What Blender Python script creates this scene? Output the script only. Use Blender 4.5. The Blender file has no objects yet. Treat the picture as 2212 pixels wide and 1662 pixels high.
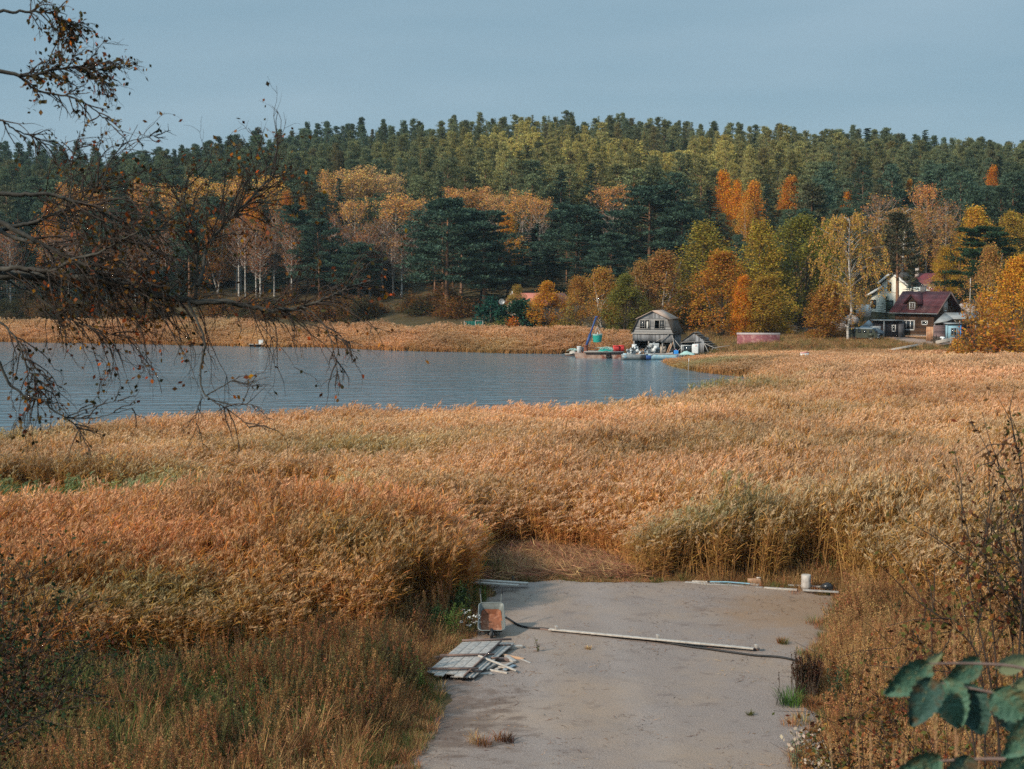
import bpy, math, random
import numpy as np
from mathutils import Vector, Matrix

# ------------------------------------------------------------------ camera, world, sun, exposure
SC = bpy.context.scene
COL = SC.collection
R = math.radians
F_PX = 1422.0                      # focal length in pixels of a 1024 wide frame
CAM_Z = 9.5
PITCH = math.atan(106.3 / F_PX)
cd = bpy.data.cameras.new('camera')
cam = bpy.data.objects.new('camera', cd)
COL.objects.link(cam)
cam.location = (0, 0, CAM_Z)
cam.rotation_euler = (R(90) - PITCH, 0, 0)
cd.sensor_width = 36.0
cd.lens = F_PX * 36.0 / 1024.0
cd.clip_start = 0.1
cd.clip_end = 6000
cd.dof.use_dof = True
cd.dof.focus_distance = 70.0
cd.dof.aperture_fstop = 7.0
SC.camera = cam

SUN_EL, SUN_AZ = 31.0, 232.0        # azimuth clockwise from +Y: behind the camera and to its left
w = bpy.data.worlds.new('World')
SC.world = w
w.use_nodes = True
nt = w.node_tree
nt.nodes.clear()
wo = nt.nodes.new('ShaderNodeOutputWorld')
bg = nt.nodes.new('ShaderNodeBackground')
sky = nt.nodes.new('ShaderNodeTexSky')
sky.sky_type = 'NISHITA'
sky.sun_disc = False
sky.sun_elevation = R(SUN_EL)
sky.sun_rotation = R(SUN_AZ)
sky.air_density = 1.0
sky.dust_density = 0.6
sky.ozone_density = 2.0
tc = nt.nodes.new('ShaderNodeTexCoord')
mp = nt.nodes.new('ShaderNodeMapping')
mp.inputs['Scale'].default_value = (1.2, 1.2, 7.0)
mp.inputs['Rotation'].default_value = (0, R(4), 0)
nz = nt.nodes.new('ShaderNodeTexNoise')
nz.inputs['Scale'].default_value = 1.7
nz.inputs['Detail'].default_value = 4.0
rp = nt.nodes.new('ShaderNodeValToRGB')
rp.color_ramp.elements[0].position = 0.35
rp.color_ramp.elements[0].color = (2.35, 3.8, 4.8, 1)
rp.color_ramp.elements[1].position = 0.68
rp.color_ramp.elements[1].color = (3.3, 4.65, 5.6, 1)
mx = nt.nodes.new('ShaderNodeMix')
mx.data_type = 'RGBA'
mx.inputs['Factor'].default_value = 0.9
L = nt.links.new
L(tc.outputs['Generated'], mp.inputs['Vector'])
L(mp.outputs['Vector'], nz.inputs['Vector'])
L(nz.outputs['Fac'], rp.inputs['Fac'])
L(sky.outputs['Color'], mx.inputs['A'])
sxyz = nt.nodes.new('ShaderNodeSeparateXYZ')
L(tc.outputs['Generated'], sxyz.inputs[0])
zr = nt.nodes.new('ShaderNodeMapRange')      # an overcast sky is brighter overhead than near the horizon
zr.inputs['From Min'].default_value = 0.2
zr.inputs['From Max'].default_value = 0.9
zr.inputs['To Min'].default_value = 1.0
zr.inputs['To Max'].default_value = 2.3
L(sxyz.outputs['Z'], zr.inputs['Value'])
vm = nt.nodes.new('ShaderNodeVectorMath')
vm.operation = 'SCALE'
L(rp.outputs['Color'], vm.inputs[0])
L(zr.outputs[0], vm.inputs['Scale'])
L(vm.outputs[0], mx.inputs['B'])
L(mx.outputs['Result'], bg.inputs['Color'])
bg.inputs['Strength'].default_value = 0.1
L(bg.outputs['Background'], wo.inputs['Surface'])

sd = bpy.data.lights.new('sun', 'SUN')
sd.energy = 4.9
sd.angle = R(4.0)
sd.color = (1.0, 0.88, 0.72)
sun = bpy.data.objects.new('sun', sd)
COL.objects.link(sun)
sv = Vector((math.sin(R(SUN_AZ)) * math.cos(R(SUN_EL)), math.cos(R(SUN_AZ)) * math.cos(R(SUN_EL)), math.sin(R(SUN_EL))))
sun.rotation_euler = sv.to_track_quat('Z', 'Y').to_euler()
sun.location = (-60, -60, 60)

SC.view_settings.view_transform = 'Standard'
SC.view_settings.look = 'None'
SC.view_settings.gamma = 1.0
SC.view_settings.exposure = 0.0
SC.view_settings.use_curve_mapping = False
SC.render.engine = 'CYCLES'
SC.cycles.max_bounces = 5
SC.cycles.diffuse_bounces = 2
SC.cycles.glossy_bounces = 2
SC.cycles.transmission_bounces = 2
SC.cycles.transparent_max_bounces = 4
SC.cycles.use_adaptive_sampling = True
SC.cycles.adaptive_threshold = 0.015
SC.cycles.use_denoising = False
SC.cycles.sample_clamp_indirect = 3.0
SC.cycles.caustics_reflective = False
SC.cycles.caustics_refractive = False

# ------------------------------------------------------------------ helpers
K = 2212.0 / 1024.0                 # photograph was measured on a 2212 wide view
sP, cP = math.sin(PITCH), math.cos(PITCH)

def ray(x, y):
    a = (x / K - 512.0) / F_PX
    b = (384.5 - y / K) / F_PX
    return np.array([a, cP + b * sP, -sP + b * cP])

def W(x, y, d):
    r = ray(x, y)
    return np.array([0, 0, CAM_Z]) + r * (d / r[1])

def G(x, y, z=0.0):
    r = ray(x, y)
    return np.array([0, 0, CAM_Z]) + r * ((z - CAM_Z) / r[2])

def proj(p):
    v = np.array(p, float) - np.array([0, 0, CAM_Z])
    f = v[1] * cP - v[2] * sP
    u = v[1] * sP + v[2] * cP
    return ((512 + F_PX * v[0] / f) * K, (384.5 - F_PX * u / f) * K, f)

def fnoise(x, y, s=1.0, seed=0):
    x = np.asarray(x, float) * s
    y = np.asarray(y, float) * s
    k = seed * 1.7
    return (np.sin(x * 1.1 + 1.3 * np.sin(y * 0.7 + k) + k) + np.sin(y * 1.3 + 1.1 * np.sin(x * 0.9 - k) - k * 0.6)
            + 0.6 * np.sin(x * 2.3 - y * 1.9 + k) + 0.5 * np.sin(x * 3.1 + y * 2.7 - k * 2)) / 3.1

def inpoly(px, py, poly):
    px = np.asarray(px, float)
    py = np.asarray(py, float)
    r = np.zeros(px.shape, bool)
    n = len(poly)
    for i in range(n):
        x1, y1 = poly[i]
        x2, y2 = poly[(i + 1) % n]
        if y1 == y2:
            continue
        c = ((y1 > py) != (y2 > py)) & (px < (x2 - x1) * (py - y1) / (y2 - y1) + x1)
        r ^= c
    return r

def sdpoly(px, py, poly):           # negative inside
    px = np.asarray(px, float)
    py = np.asarray(py, float)
    d = np.full(px.shape, 1e9)
    n = len(poly)
    for i in range(n):
        x1, y1 = poly[i]
        x2, y2 = poly[(i + 1) % n]
        ex, ey = x2 - x1, y2 - y1
        t = np.clip(((px - x1) * ex + (py - y1) * ey) / (ex * ex + ey * ey + 1e-9), 0, 1)
        d = np.minimum(d, np.hypot(px - x1 - t * ex, py - y1 - t * ey))
    return np.where(inpoly(px, py, poly), -d, d)

class Geo:
    def __init__(s):
        s.V, s.F, s.n = [], [], 0
    def add(s, V, F, m=0):
        V = np.asarray(V, float).reshape(-1, 3)
        F = np.asarray(F, int)
        s.V.append(V)
        s.F.append((F + s.n, m))
        s.n += len(V)
    def mesh(s, name, mats, smooth=False):
        me = bpy.data.meshes.new(name)
        V = np.concatenate(s.V)
        me.vertices.add(len(V))
        me.vertices.foreach_set('co', V.astype(np.float32).ravel())
        loops = np.concatenate([f.ravel() for f, m in s.F])
        cnt = np.concatenate([np.full(len(f), f.shape[1]) for f, m in s.F])
        mi = np.concatenate([np.full(len(f), m) for f, m in s.F])
        st = np.concatenate([[0], np.cumsum(cnt)[:-1]])
        me.loops.add(len(loops))
        me.loops.foreach_set('vertex_index', loops.astype(np.int32))
        me.polygons.add(len(cnt))
        me.polygons.foreach_set('loop_start', st.astype(np.int32))
        me.polygons.foreach_set('loop_total', cnt.astype(np.int32))
        me.polygons.foreach_set('material_index', mi.astype(np.int32))
        if smooth:
            me.polygons.foreach_set('use_smooth', np.ones(len(cnt), bool))
        for m in (mats if isinstance(mats, (list, tuple)) else [mats]):
            me.materials.append(m)
        me.update(calc_edges=True)
        me.validate()
        return me

def link(name, data, parent=None):
    o = bpy.data.objects.new(name, data)
    COL.objects.link(o)
    if parent is not None:
        o.parent = parent
    return o

def tag(o, label=None, cat=None, group=None, kind=None):
    if label: o['label'] = label
    if cat: o['category'] = cat
    if group: o['group'] = group
    if kind: o['kind'] = kind
    return o

def thing(name, label, cat, loc=(0, 0, 0), rz=0.0, group=None):
    o = link(name, None)
    o.empty_display_size = 0.3
    o.location = tuple(float(v) for v in loc)
    o.rotation_euler = (0, 0, rz)
    return tag(o, label, cat, group)

def part(name, g, mats, parent=None, smooth=False, bevel=0.0):
    o = link(name, g.mesh(name, mats, smooth), parent)
    if bevel:
        b = o.modifiers.new('bevel', 'BEVEL')
        b.width = bevel
        b.segments = 2
        b.limit_method = 'ANGLE'
    return o

BOXF = [[0, 1, 3, 2], [4, 6, 7, 5], [0, 4, 5, 1], [2, 3, 7, 6], [0, 2, 6, 4], [1, 5, 7, 3]]

def obox(g, c, ax, ay, az, m=0):     # centre and three half-axis vectors
    c, ax, ay, az = (np.array(v, float) for v in (c, ax, ay, az))
    V = [c + i * ax + j * ay + k * az for i in (-1, 1) for j in (-1, 1) for k in (-1, 1)]
    F = np.array(BOXF)
    if np.dot(np.cross(ax, ay), az) < 0:
        F = F[:, ::-1]
    g.add(V, F, m)

def box(g, c, s, m=0, rz=0.0):
    co, si = math.cos(rz), math.sin(rz)
    obox(g, c, (s[0] / 2 * co, s[0] / 2 * si, 0), (-s[1] / 2 * si, s[1] / 2 * co, 0), (0, 0, s[2] / 2), m)

def bar(g, a, b, wd, th, m=0, up=(0, 0, 1)):   # beam from a to b
    a, b = np.array(a, float), np.array(b, float)
    d = (b - a) / 2
    l = np.linalg.norm(d) + 1e-9
    s = np.cross(d / l, np.array(up, float))
    if np.linalg.norm(s) < 1e-3:
        s = np.cross(d / l, np.array([1.0, 0, 0]))
    s /= np.linalg.norm(s)
    u = np.cross(s, d / l)
    obox(g, (a + b) / 2, d, s * wd / 2, u * th / 2, m)

def tube(g, P, r, sides=5, m=0, cap=True):
    P = np.asarray(P, float)
    n = len(P)
    r = np.broadcast_to(np.asarray(r, float), (n,)) if np.ndim(r) < 2 else r
    T = np.gradient(P, axis=0)
    T /= np.linalg.norm(T, axis=1, keepdims=True) + 1e-9
    ref = np.array([0, 0, 1.0]) if abs(T[:, 2]).mean() < 0.8 else np.array([1.0, 0, 0])
    A = np.cross(T, ref)
    A /= np.linalg.norm(A, axis=1, keepdims=True) + 1e-9
    B = np.cross(T, A)
    th = np.arange(sides) * 2 * np.pi / sides
    V = P[:, None, :] + r[:, None, None] * (np.cos(th)[None, :, None] * A[:, None, :] + np.sin(th)[None, :, None] * B[:, None, :])
    i = np.arange(n - 1)[:, None] * sides
    j = np.arange(sides)[None, :]
    j2 = (j + 1) % sides
    F = np.stack([i + j, i + j2, i + sides + j2, i + sides + j], -1).reshape(-1, 4)
    g.add(V.reshape(-1, 3), F, m)
    if cap and sides > 2:
        g.add(V[0], [list(range(sides))[::-1]], m)
        g.add(V[-1], [list(range(sides))], m)

def lathe(g, prof, sides=16, c=(0, 0, 0), m=0):
    th = np.arange(sides) * 2 * np.pi / sides
    V = np.array([[c[0] + r * math.cos(t), c[1] + r * math.sin(t), c[2] + z] for r, z in prof for t in th])
    n = len(prof)
    i = np.arange(n - 1)[:, None] * sides
    j = np.arange(sides)[None, :]
    j2 = (j + 1) % sides
    g.add(V, np.stack([i + j, i + j2, i + sides + j2, i + sides + j], -1).reshape(-1, 4), m)

def prism(g, poly, o, ux, uz, n, depth, m=0):  # polygon in plane (ux,uz) pushed back along -n by depth
    o, ux, uz, n = (np.array(v, float) for v in (o, ux, uz, n))
    A = np.array([o + p[0] * ux + p[1] * uz for p in poly])
    B = A - n * depth
    k = len(poly)
    g.add(A, [list(range(k))], m)
    g.add(B, [list(range(k))[::-1]], m)
    for i in range(k):
        j = (i + 1) % k
        g.add([A[i], B[i], B[j], A[j]], [[0, 1, 2, 3]], m)

def cards(g, C, U, Vv, m=0):         # rhombus leaves: centre, half-length, half-width
    C, U, Vv = (np.asarray(a, float) for a in (C, U, Vv))
    n = len(C)
    V = np.stack([C - U, C + Vv, C + U, C - Vv], 1).reshape(-1, 3)
    F = np.arange(n * 4).reshape(n, 4)
    g.add(V, F, m)

def rdir(rg, n, up=0.0):
    v = rg.normal(size=(n, 3))
    v[:, 2] += up
    return v / (np.linalg.norm(v, axis=1, keepdims=True) + 1e-9)

def leafset(g, C, rg, ln, wd, up=0.0, m=0, dirs=None):
    n = len(C)
    U = rdir(rg, n, up) if dirs is None else dirs + 0.5 * rdir(rg, n)
    U /= np.linalg.norm(U, axis=1, keepdims=True) + 1e-9
    Vv = np.cross(U, rdir(rg, n))
    Vv /= np.linalg.norm(Vv, axis=1, keepdims=True) + 1e-9
    s = rg.uniform(0.7, 1.25, n)[:, None]
    cards(g, C, U * ln * s / 2, Vv * wd * s / 2, m)

# ------------------------------------------------------------------ materials
def nodes(name):
    m = bpy.data.materials.new(name)
    m.use_nodes = True
    t = m.node_tree
    t.nodes.clear()
    o = t.nodes.new('ShaderNodeOutputMaterial')
    return m, t, o, t.links.new

def mat(name, c1, c2=None, scale=4.0, rough=0.8, stretch=(1, 1, 1), bump=0.0, metal=0.0, c3=None, s3=1.0, spec=0.3, detail=6.0):
    m, t, o, l = nodes(name)
    p = t.nodes.new('ShaderNodeBsdfPrincipled')
    p.inputs['Roughness'].default_value = rough
    p.inputs['Metallic'].default_value = metal
    p.inputs['Specular IOR Level'].default_value = spec
    l(p.outputs[0], o.inputs['Surface'])
    if c2 is None:
        c2 = tuple(v * 0.75 for v in c1)
    tcn = t.nodes.new('ShaderNodeTexCoord')
    mpn = t.nodes.new('ShaderNodeMapping')
    mpn.inputs['Scale'].default_value = stretch
    l(tcn.outputs['Object'], mpn.inputs['Vector'])
    n = t.nodes.new('ShaderNodeTexNoise')
    n.inputs['Scale'].default_value = scale
    n.inputs['Detail'].default_value = detail
    n.inputs['Roughness'].default_value = 0.65
    l(mpn.outputs[0], n.inputs['Vector'])
    r = t.nodes.new('ShaderNodeValToRGB')
    r.color_ramp.elements[0].position = 0.34
    r.color_ramp.elements[1].position = 0.66
    r.color_ramp.elements[0].color = (*c2, 1)
    r.color_ramp.elements[1].color = (*c1, 1)
    l(n.outputs['Fac'], r.inputs['Fac'])
    src = r.outputs['Color']
    if c3 is not None:
        n3 = t.nodes.new('ShaderNodeTexNoise')
        n3.inputs['Scale'].default_value = s3
        n3.inputs['Detail'].default_value = 5.0
        l(tcn.outputs['Object'], n3.inputs['Vector'])
        r3 = t.nodes.new('ShaderNodeValToRGB')
        r3.color_ramp.elements[0].position = 0.5
        r3.color_ramp.elements[1].position = 0.66
        l(n3.outputs['Fac'], r3.inputs['Fac'])
        x = t.nodes.new('ShaderNodeMix')
        x.data_type = 'RGBA'
        l(r3.outputs['Color'], x.inputs['Factor'])
        l(src, x.inputs['A'])
        x.inputs['B'].default_value = (*c3, 1)
        src = x.outputs['Result']
    l(src, p.inputs['Base Color'])
    if bump:
        b = t.nodes.new('ShaderNodeBump')
        b.inputs['Strength'].default_value = bump
        b.inputs['Distance'].default_value = 0.03
        l(n.outputs['Fac'], b.inputs['Height'])
        l(b.outputs[0], p.inputs['Normal'])
    return m

def planks(name, c1, c2, pitch=0.15, axis=2, rough=0.85):    # boards of the given pitch stacked along an axis
    m, t, o, l = nodes(name)
    p = t.nodes.new('ShaderNodeBsdfPrincipled')
    p.inputs['Roughness'].default_value = rough
    p.inputs['Specular IOR Level'].default_value = 0.2
    l(p.outputs[0], o.inputs['Surface'])
    tcn = t.nodes.new('ShaderNodeTexCoord')
    sx = t.nodes.new('ShaderNodeSeparateXYZ')
    l(tcn.outputs['Object'], sx.inputs[0])
    dv = t.nodes.new('ShaderNodeMath'); dv.operation = 'DIVIDE'; dv.inputs[1].default_value = pitch
    if axis == 2:
        l(sx.outputs[2], dv.inputs[0])
    else:
        ad = t.nodes.new('ShaderNodeMath'); ad.operation = 'ADD'
        l(sx.outputs[0], ad.inputs[0]); l(sx.outputs[1], ad.inputs[1]); l(ad.outputs[0], dv.inputs[0])
    fl = t.nodes.new('ShaderNodeMath'); fl.operation = 'FLOOR'
    l(dv.outputs[0], fl.inputs[0])
    fr = t.nodes.new('ShaderNodeMath'); fr.operation = 'FRACT'
    l(dv.outputs[0], fr.inputs[0])
    wn = t.nodes.new('ShaderNodeTexWhiteNoise'); wn.noise_dimensions = '1D'
    l(fl.outputs[0], wn.inputs['W'])
    mpn = t.nodes.new('ShaderNodeMapping')
    mpn.inputs['Scale'].default_value = (2, 2, 14) if axis == 2 else (14, 14, 1.5)
    l(tcn.outputs['Object'], mpn.inputs['Vector'])
    n = t.nodes.new('ShaderNodeTexNoise'); n.inputs['Scale'].default_value = 1.6; n.inputs['Detail'].default_value = 6
    l(mpn.outputs[0], n.inputs['Vector'])
    av = t.nodes.new('ShaderNodeMath'); av.operation = 'ADD'
    l(wn.outputs['Value'], av.inputs[0]); l(n.outputs['Fac'], av.inputs[1])
    hf = t.nodes.new('ShaderNodeMath'); hf.operation = 'MULTIPLY'; hf.inputs[1].default_value = 0.5
    l(av.outputs[0], hf.inputs[0])
    r = t.nodes.new('ShaderNodeValToRGB')
    r.color_ramp.elements[0].position = 0.25; r.color_ramp.elements[1].position = 0.75
    r.color_ramp.elements[0].color = (*c2, 1); r.color_ramp.elements[1].color = (*c1, 1)
    l(hf.outputs[0], r.inputs['Fac'])
    gp = t.nodes.new('ShaderNodeMath'); gp.operation = 'GREATER_THAN'; gp.inputs[1].default_value = 0.1
    l(fr.outputs[0], gp.inputs[0])
    b = t.nodes.new('ShaderNodeBump'); b.inputs['Strength'].default_value = 0.8; b.inputs['Distance'].default_value = 0.03
    l(gp.outputs[0], b.inputs['Height']); l(b.outputs[0], p.inputs['Normal'])
    l(r.outputs['Color'], p.inputs['Base Color'])
    return m

def leafmat(name, mode, base=(0.1, 0.1, 0.05), var=0.45, trans=0.3, hue=0.03):
    """mode 'object': colour from the object's own colour; 'fixed': from base; 'tint': from the points it stands on"""
    m, t, o, l = nodes(name)
    geo = t.nodes.new('ShaderNodeNewGeometry')
    hsv = t.nodes.new('ShaderNodeHueSaturation')
    mr = t.nodes.new('ShaderNodeMapRange')
    mr.inputs['To Min'].default_value = 1 - var
    mr.inputs['To Max'].default_value = 1 + var
    l(geo.outputs['Random Per Island'], mr.inputs['Value'])
    l(mr.outputs[0], hsv.inputs['Value'])
    wn = t.nodes.new('ShaderNodeTexWhiteNoise'); wn.noise_dimensions = '1D'
    l(geo.outputs['Random Per Island'], wn.inputs['W'])
    mh = t.nodes.new('ShaderNodeMapRange')
    mh.inputs['To Min'].default_value = 0.5 - hue
    mh.inputs['To Max'].default_value = 0.5 + hue
    l(wn.outputs['Value'], mh.inputs['Value'])
    l(mh.outputs[0], hsv.inputs['Hue'])
    if mode == 'object':
        oi = t.nodes.new('ShaderNodeObjectInfo')
        l(oi.outputs['Color'], hsv.inputs['Color'])
    elif mode == 'fixed':
        hsv.inputs['Color'].default_value = (*base, 1)
    else:
        at = t.nodes.new('ShaderNodeAttribute')
        at.attribute_type = 'INSTANCER'
        at.attribute_name = 'tint'
        ml = t.nodes.new('ShaderNodeMix'); ml.data_type = 'RGBA'; ml.blend_type = 'MULTIPLY'
        ml.inputs['Factor'].default_value = 1.0
        l(at.outputs['Color'], ml.inputs['A'])
        ml.inputs['B'].default_value = (*base, 1)
        l(ml.outputs['Result'], hsv.inputs['Color'])
    d = t.nodes.new('ShaderNodeBsdfDiffuse')
    tr = t.nodes.new('ShaderNodeBsdfTranslucent')
    ms = t.nodes.new('ShaderNodeMixShader')
    ms.inputs[0].default_value = trans
    l(hsv.outputs[0], d.inputs['Color']); l(hsv.outputs[0], tr.inputs['Color'])
    l(d.outputs[0], ms.inputs[1]); l(tr.outputs[0], ms.inputs[2])
    l(ms.outputs[0], o.inputs['Surface'])
    return m

M = {}
M['foliage'] = leafmat('autumn foliage', 'object', var=0.45, trans=0.42, hue=0.03)
M['needles'] = leafmat('conifer needles', 'object', var=0.45, trans=0.15, hue=0.03)
M['far_needles'] = leafmat('far conifer needles', 'tint', base=(1, 1, 1), var=0.32, trans=0.2, hue=0.03)
M['bark'] = mat('grey brown bark', (0.10, 0.075, 0.055), (0.05, 0.038, 0.03), 3, 0.9, (4, 4, 0.6), 0.4)
M['pine_bark'] = mat('orange pine bark', (0.30, 0.15, 0.08), (0.13, 0.085, 0.06), 1.2, 0.9, (3, 3, 0.5), 0.3)
M['birch_bark'] = mat('white birch bark', (0.62, 0.58, 0.52), (0.06, 0.05, 0.045), 2.2, 0.8, (1, 1, 2.2), 0.2)
M['aspen_bark'] = mat('pale aspen bark', (0.42, 0.36, 0.30), (0.20, 0.17, 0.14), 2, 0.85, (2, 2, 0.7), 0.2)
M['twig'] = mat('pinkish bare twigs', (0.33, 0.215, 0.165), (0.20, 0.13, 0.10), 2, 0.9)
M['weathered'] = planks('weathered grey boards', (0.36, 0.35, 0.34), (0.13, 0.125, 0.125), 0.16, 2)
M['weathered_v'] = planks('weathered grey upright boards', (0.31, 0.31, 0.32), (0.13, 0.13, 0.135), 0.17, 0)
M['old_board'] = mat('silver grey old board', (0.40, 0.37, 0.34), (0.21, 0.19, 0.175), 2.0, 0.85, (6, 6, 6), 0.3)
M['pale_board'] = mat('pale bleached board', (0.50, 0.445, 0.39), (0.30, 0.26, 0.225), 3.0, 0.8, (4, 4, 4), 0.3)
M['batten'] = mat('reddish old batten', (0.22, 0.15, 0.125), (0.12, 0.08, 0.07), 5, 0.85, (1, 1, 1), 0.3)
M['white_paint'] = mat('white paint', (0.78, 0.77, 0.74), (0.60, 0.58, 0.55), 3, 0.6)
M['white_plastic'] = mat('white plastic', (0.72, 0.74, 0.74), (0.55, 0.57, 0.57), 2, 0.5)
M['cream'] = mat('cream render', (0.88, 0.85, 0.74), (0.76, 0.72, 0.60), 1.5, 0.85, (1, 1, 1), 0.1)
M['log_brown'] = planks('dark brown cladding', (0.115, 0.062, 0.036), (0.05, 0.028, 0.018), 0.2, 2)
M['shed_dark'] = planks('near black shed cladding', (0.06, 0.05, 0.055), (0.025, 0.022, 0.026), 0.18, 2)
M['mauve'] = planks('mauve weathered fence boards', (0.22, 0.15, 0.15), (0.11, 0.078, 0.085), 0.22, 2)
M['maroon_tile'] = planks('maroon metal tile', (0.125, 0.040, 0.044), (0.07, 0.022, 0.026), 0.28, 2, 0.5)
M['maroon'] = mat('dark red metal roof', (0.17, 0.035, 0.04), (0.10, 0.022, 0.026), 1.0, 0.5)
M['orange_roof'] = mat('salmon red roof', (0.52, 0.19, 0.13), (0.40, 0.13, 0.09), 4, 0.75)
M['old_red'] = mat('faded red roofing', (0.26, 0.085, 0.085), (0.15, 0.045, 0.05), 1.2, 0.7, (6, 6, 0.8), 0.2, c3=(0.32, 0.16, 0.14), s3=2.5)
M['grey_roof'] = mat('grey sheet roof', (0.27, 0.29, 0.30), (0.17, 0.19, 0.20), 0.8, 0.55)
M['rust_roof'] = mat('rust stained tin roof', (0.50, 0.39, 0.32), (0.30, 0.18, 0.12), 1.3, 0.65, (1, 3, 1), 0.1)
M['felt'] = mat('brown roofing felt', (0.095, 0.078, 0.064), (0.05, 0.041, 0.034), 0.9, 0.9, (2, 2, 2))
M['black_and_shade'] = mat('dark interior', (0.012, 0.011, 0.011), (0.006, 0.006, 0.006), 2, 0.95)  # plain black parts, and interior shade painted as black
M['glass'] = mat('dark window glass', (0.035, 0.045, 0.055), (0.02, 0.026, 0.03), 1, 0.08, spec=0.6)
M['curtain'] = mat('white curtain', (0.66, 0.66, 0.63), (0.5, 0.5, 0.48), 3, 0.9)
M['brick'] = mat('pale chimney brick', (0.46, 0.40, 0.36), (0.30, 0.25, 0.22), 6, 0.9)
M['sky_blue'] = mat('faded sky blue boards', (0.27, 0.46, 0.55), (0.17, 0.31, 0.40), 2.5, 0.7, (1, 1, 3))
M['boat_blue'] = mat('pale blue boat paint', (0.33, 0.53, 0.62), (0.21, 0.36, 0.44), 2.5, 0.5, c3=(0.45, 0.48, 0.48), s3=3)
M['bright_blue'] = mat('bright blue paint', (0.03, 0.28, 0.75), (0.03, 0.20, 0.55), 3, 0.5)
M['crane_blue'] = mat('deep blue crane paint', (0.025, 0.075, 0.24), (0.02, 0.05, 0.15), 2, 0.5)
M['rust'] = mat('rusty red hull', (0.26, 0.085, 0.05), (0.13, 0.05, 0.035), 3, 0.8, c3=(0.42, 0.33, 0.28), s3=1.6)
M['hull_tan'] = mat('scuffed tan hull', (0.44, 0.32, 0.26), (0.27, 0.17, 0.13), 2, 0.75, c3=(0.3, 0.09, 0.05), s3=1.2)
M['red_plastic'] = mat('red plastic', (0.66, 0.055, 0.05), (0.52, 0.04, 0.04), 2, 0.5)
M['teal'] = mat('teal netting', (0.02, 0.33, 0.27), (0.015, 0.20, 0.17), 8, 0.8)
M['pale_teal'] = mat('bleached netting', (0.45, 0.58, 0.54), (0.22, 0.42, 0.38), 6, 0.9)
M['metal'] = mat('dull grey metal', (0.33, 0.34, 0.34), (0.20, 0.21, 0.21), 6, 0.5, metal=0.4)
M['pale_metal'] = mat('pale grey machinery', (0.52, 0.54, 0.54), (0.33, 0.35, 0.35), 5, 0.55)
M['galv'] = mat('galvanised tray', (0.21, 0.23, 0.22), (0.13, 0.145, 0.14), 8, 0.55, metal=0.3)
M['tray_rust'] = mat('rusted tray floor', (0.27, 0.10, 0.05), (0.16, 0.06, 0.033), 14, 0.9, c3=(0.33, 0.16, 0.10), s3=9)
M['rubber'] = mat('black rubber', (0.018, 0.018, 0.019), (0.01, 0.01, 0.011), 5, 0.55)
M['black_bag'] = mat('black plastic bag', (0.03, 0.032, 0.036), (0.016, 0.017, 0.02), 8, 0.35)
M['olive_van'] = mat('dark olive paint', (0.052, 0.060, 0.042), (0.036, 0.042, 0.030), 1.5, 0.45)
M['tarp'] = mat('blue grey tarpaulin', (0.22, 0.28, 0.33), (0.15, 0.195, 0.235), 2, 0.7)
M['rock'] = mat('pale granite', (0.40, 0.35, 0.33), (0.23, 0.20, 0.19), 1.4, 0.9, (1, 1, 1), 0.5)
M['rust_door'] = mat('flaking orange door', (0.58, 0.36, 0.22), (0.42, 0.17, 0.075), 2.2, 0.8, (1, 1, 1))
M['green_net'] = mat('dark green netting', (0.014, 0.12, 0.095), (0.008, 0.07, 0.055), 3, 0.9)
M['fresh_wood'] = mat('fresh sawn wood', (0.50, 0.31, 0.19), (0.36, 0.20, 0.12), 4, 0.8, (1, 1, 1))
M['cap_white'] = mat('whitish ridge cap', (0.46, 0.41, 0.40), (0.25, 0.19, 0.19), 5, 0.7, (4, 1, 1))
# ------------------------------------------------------------------ terrain
def xat(xD, d):
    return W(xD, 601, d)[0]

LAKE = [tuple(G(x, y)[:2]) for x, y in [(-400, 736), (-200, 737), (0, 738), (150, 741), (300, 743), (420, 746), (540, 748), (620, 750), (700, 749.5), (780, 754), (850, 757),
        (920, 759), (1000, 760), (1100, 763), (1240, 764), (1300, 766), (1380, 768), (1440, 776), (1458, 788), (1490, 797), (1520, 803), (1580, 810), (1640, 815)]]
LAKE += [(xat(1660, 126), 126), (xat(1670, 112), 112), (xat(1640, 100), 100), (xat(1560, 93), 93), (xat(1500, 88), 88), (xat(1465, 86), 86), (xat(1400, 84), 84), (xat(1300, 83), 83), (xat(1150, 82.5), 82.5),
         (xat(1000, 82), 82), (xat(800, 81), 81), (xat(600, 79), 79), (xat(420, 76.5), 76.5), (xat(250, 73.5), 73.5), (xat(160, 70), 70), (xat(0, 66.5), 66.5), (xat(-300, 62), 62), (xat(-800, 56), 56), (-160, 60), (-160, 220)]
LOT = [tuple(G(x, y, 0.7)[:2]) for x, y in [(1042, 1260), (1100, 1261), (1160, 1261), (1300, 1262), (1480, 1262), (1650, 1270), (1822, 1279), (1828, 1310), (1812, 1345), (1790, 1385),
        (1765, 1420), (1758, 1470), (1768, 1530), (1810, 1552), (1790, 1590), (1748, 1625), (1752, 1662), (1765, 1790),
        (825, 1790), (848, 1662), (895, 1600), (915, 1540), (925, 1490), (950, 1430), (1000, 1375), (1012, 1330), (1035, 1285)]]
PZ = np.interp
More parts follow.
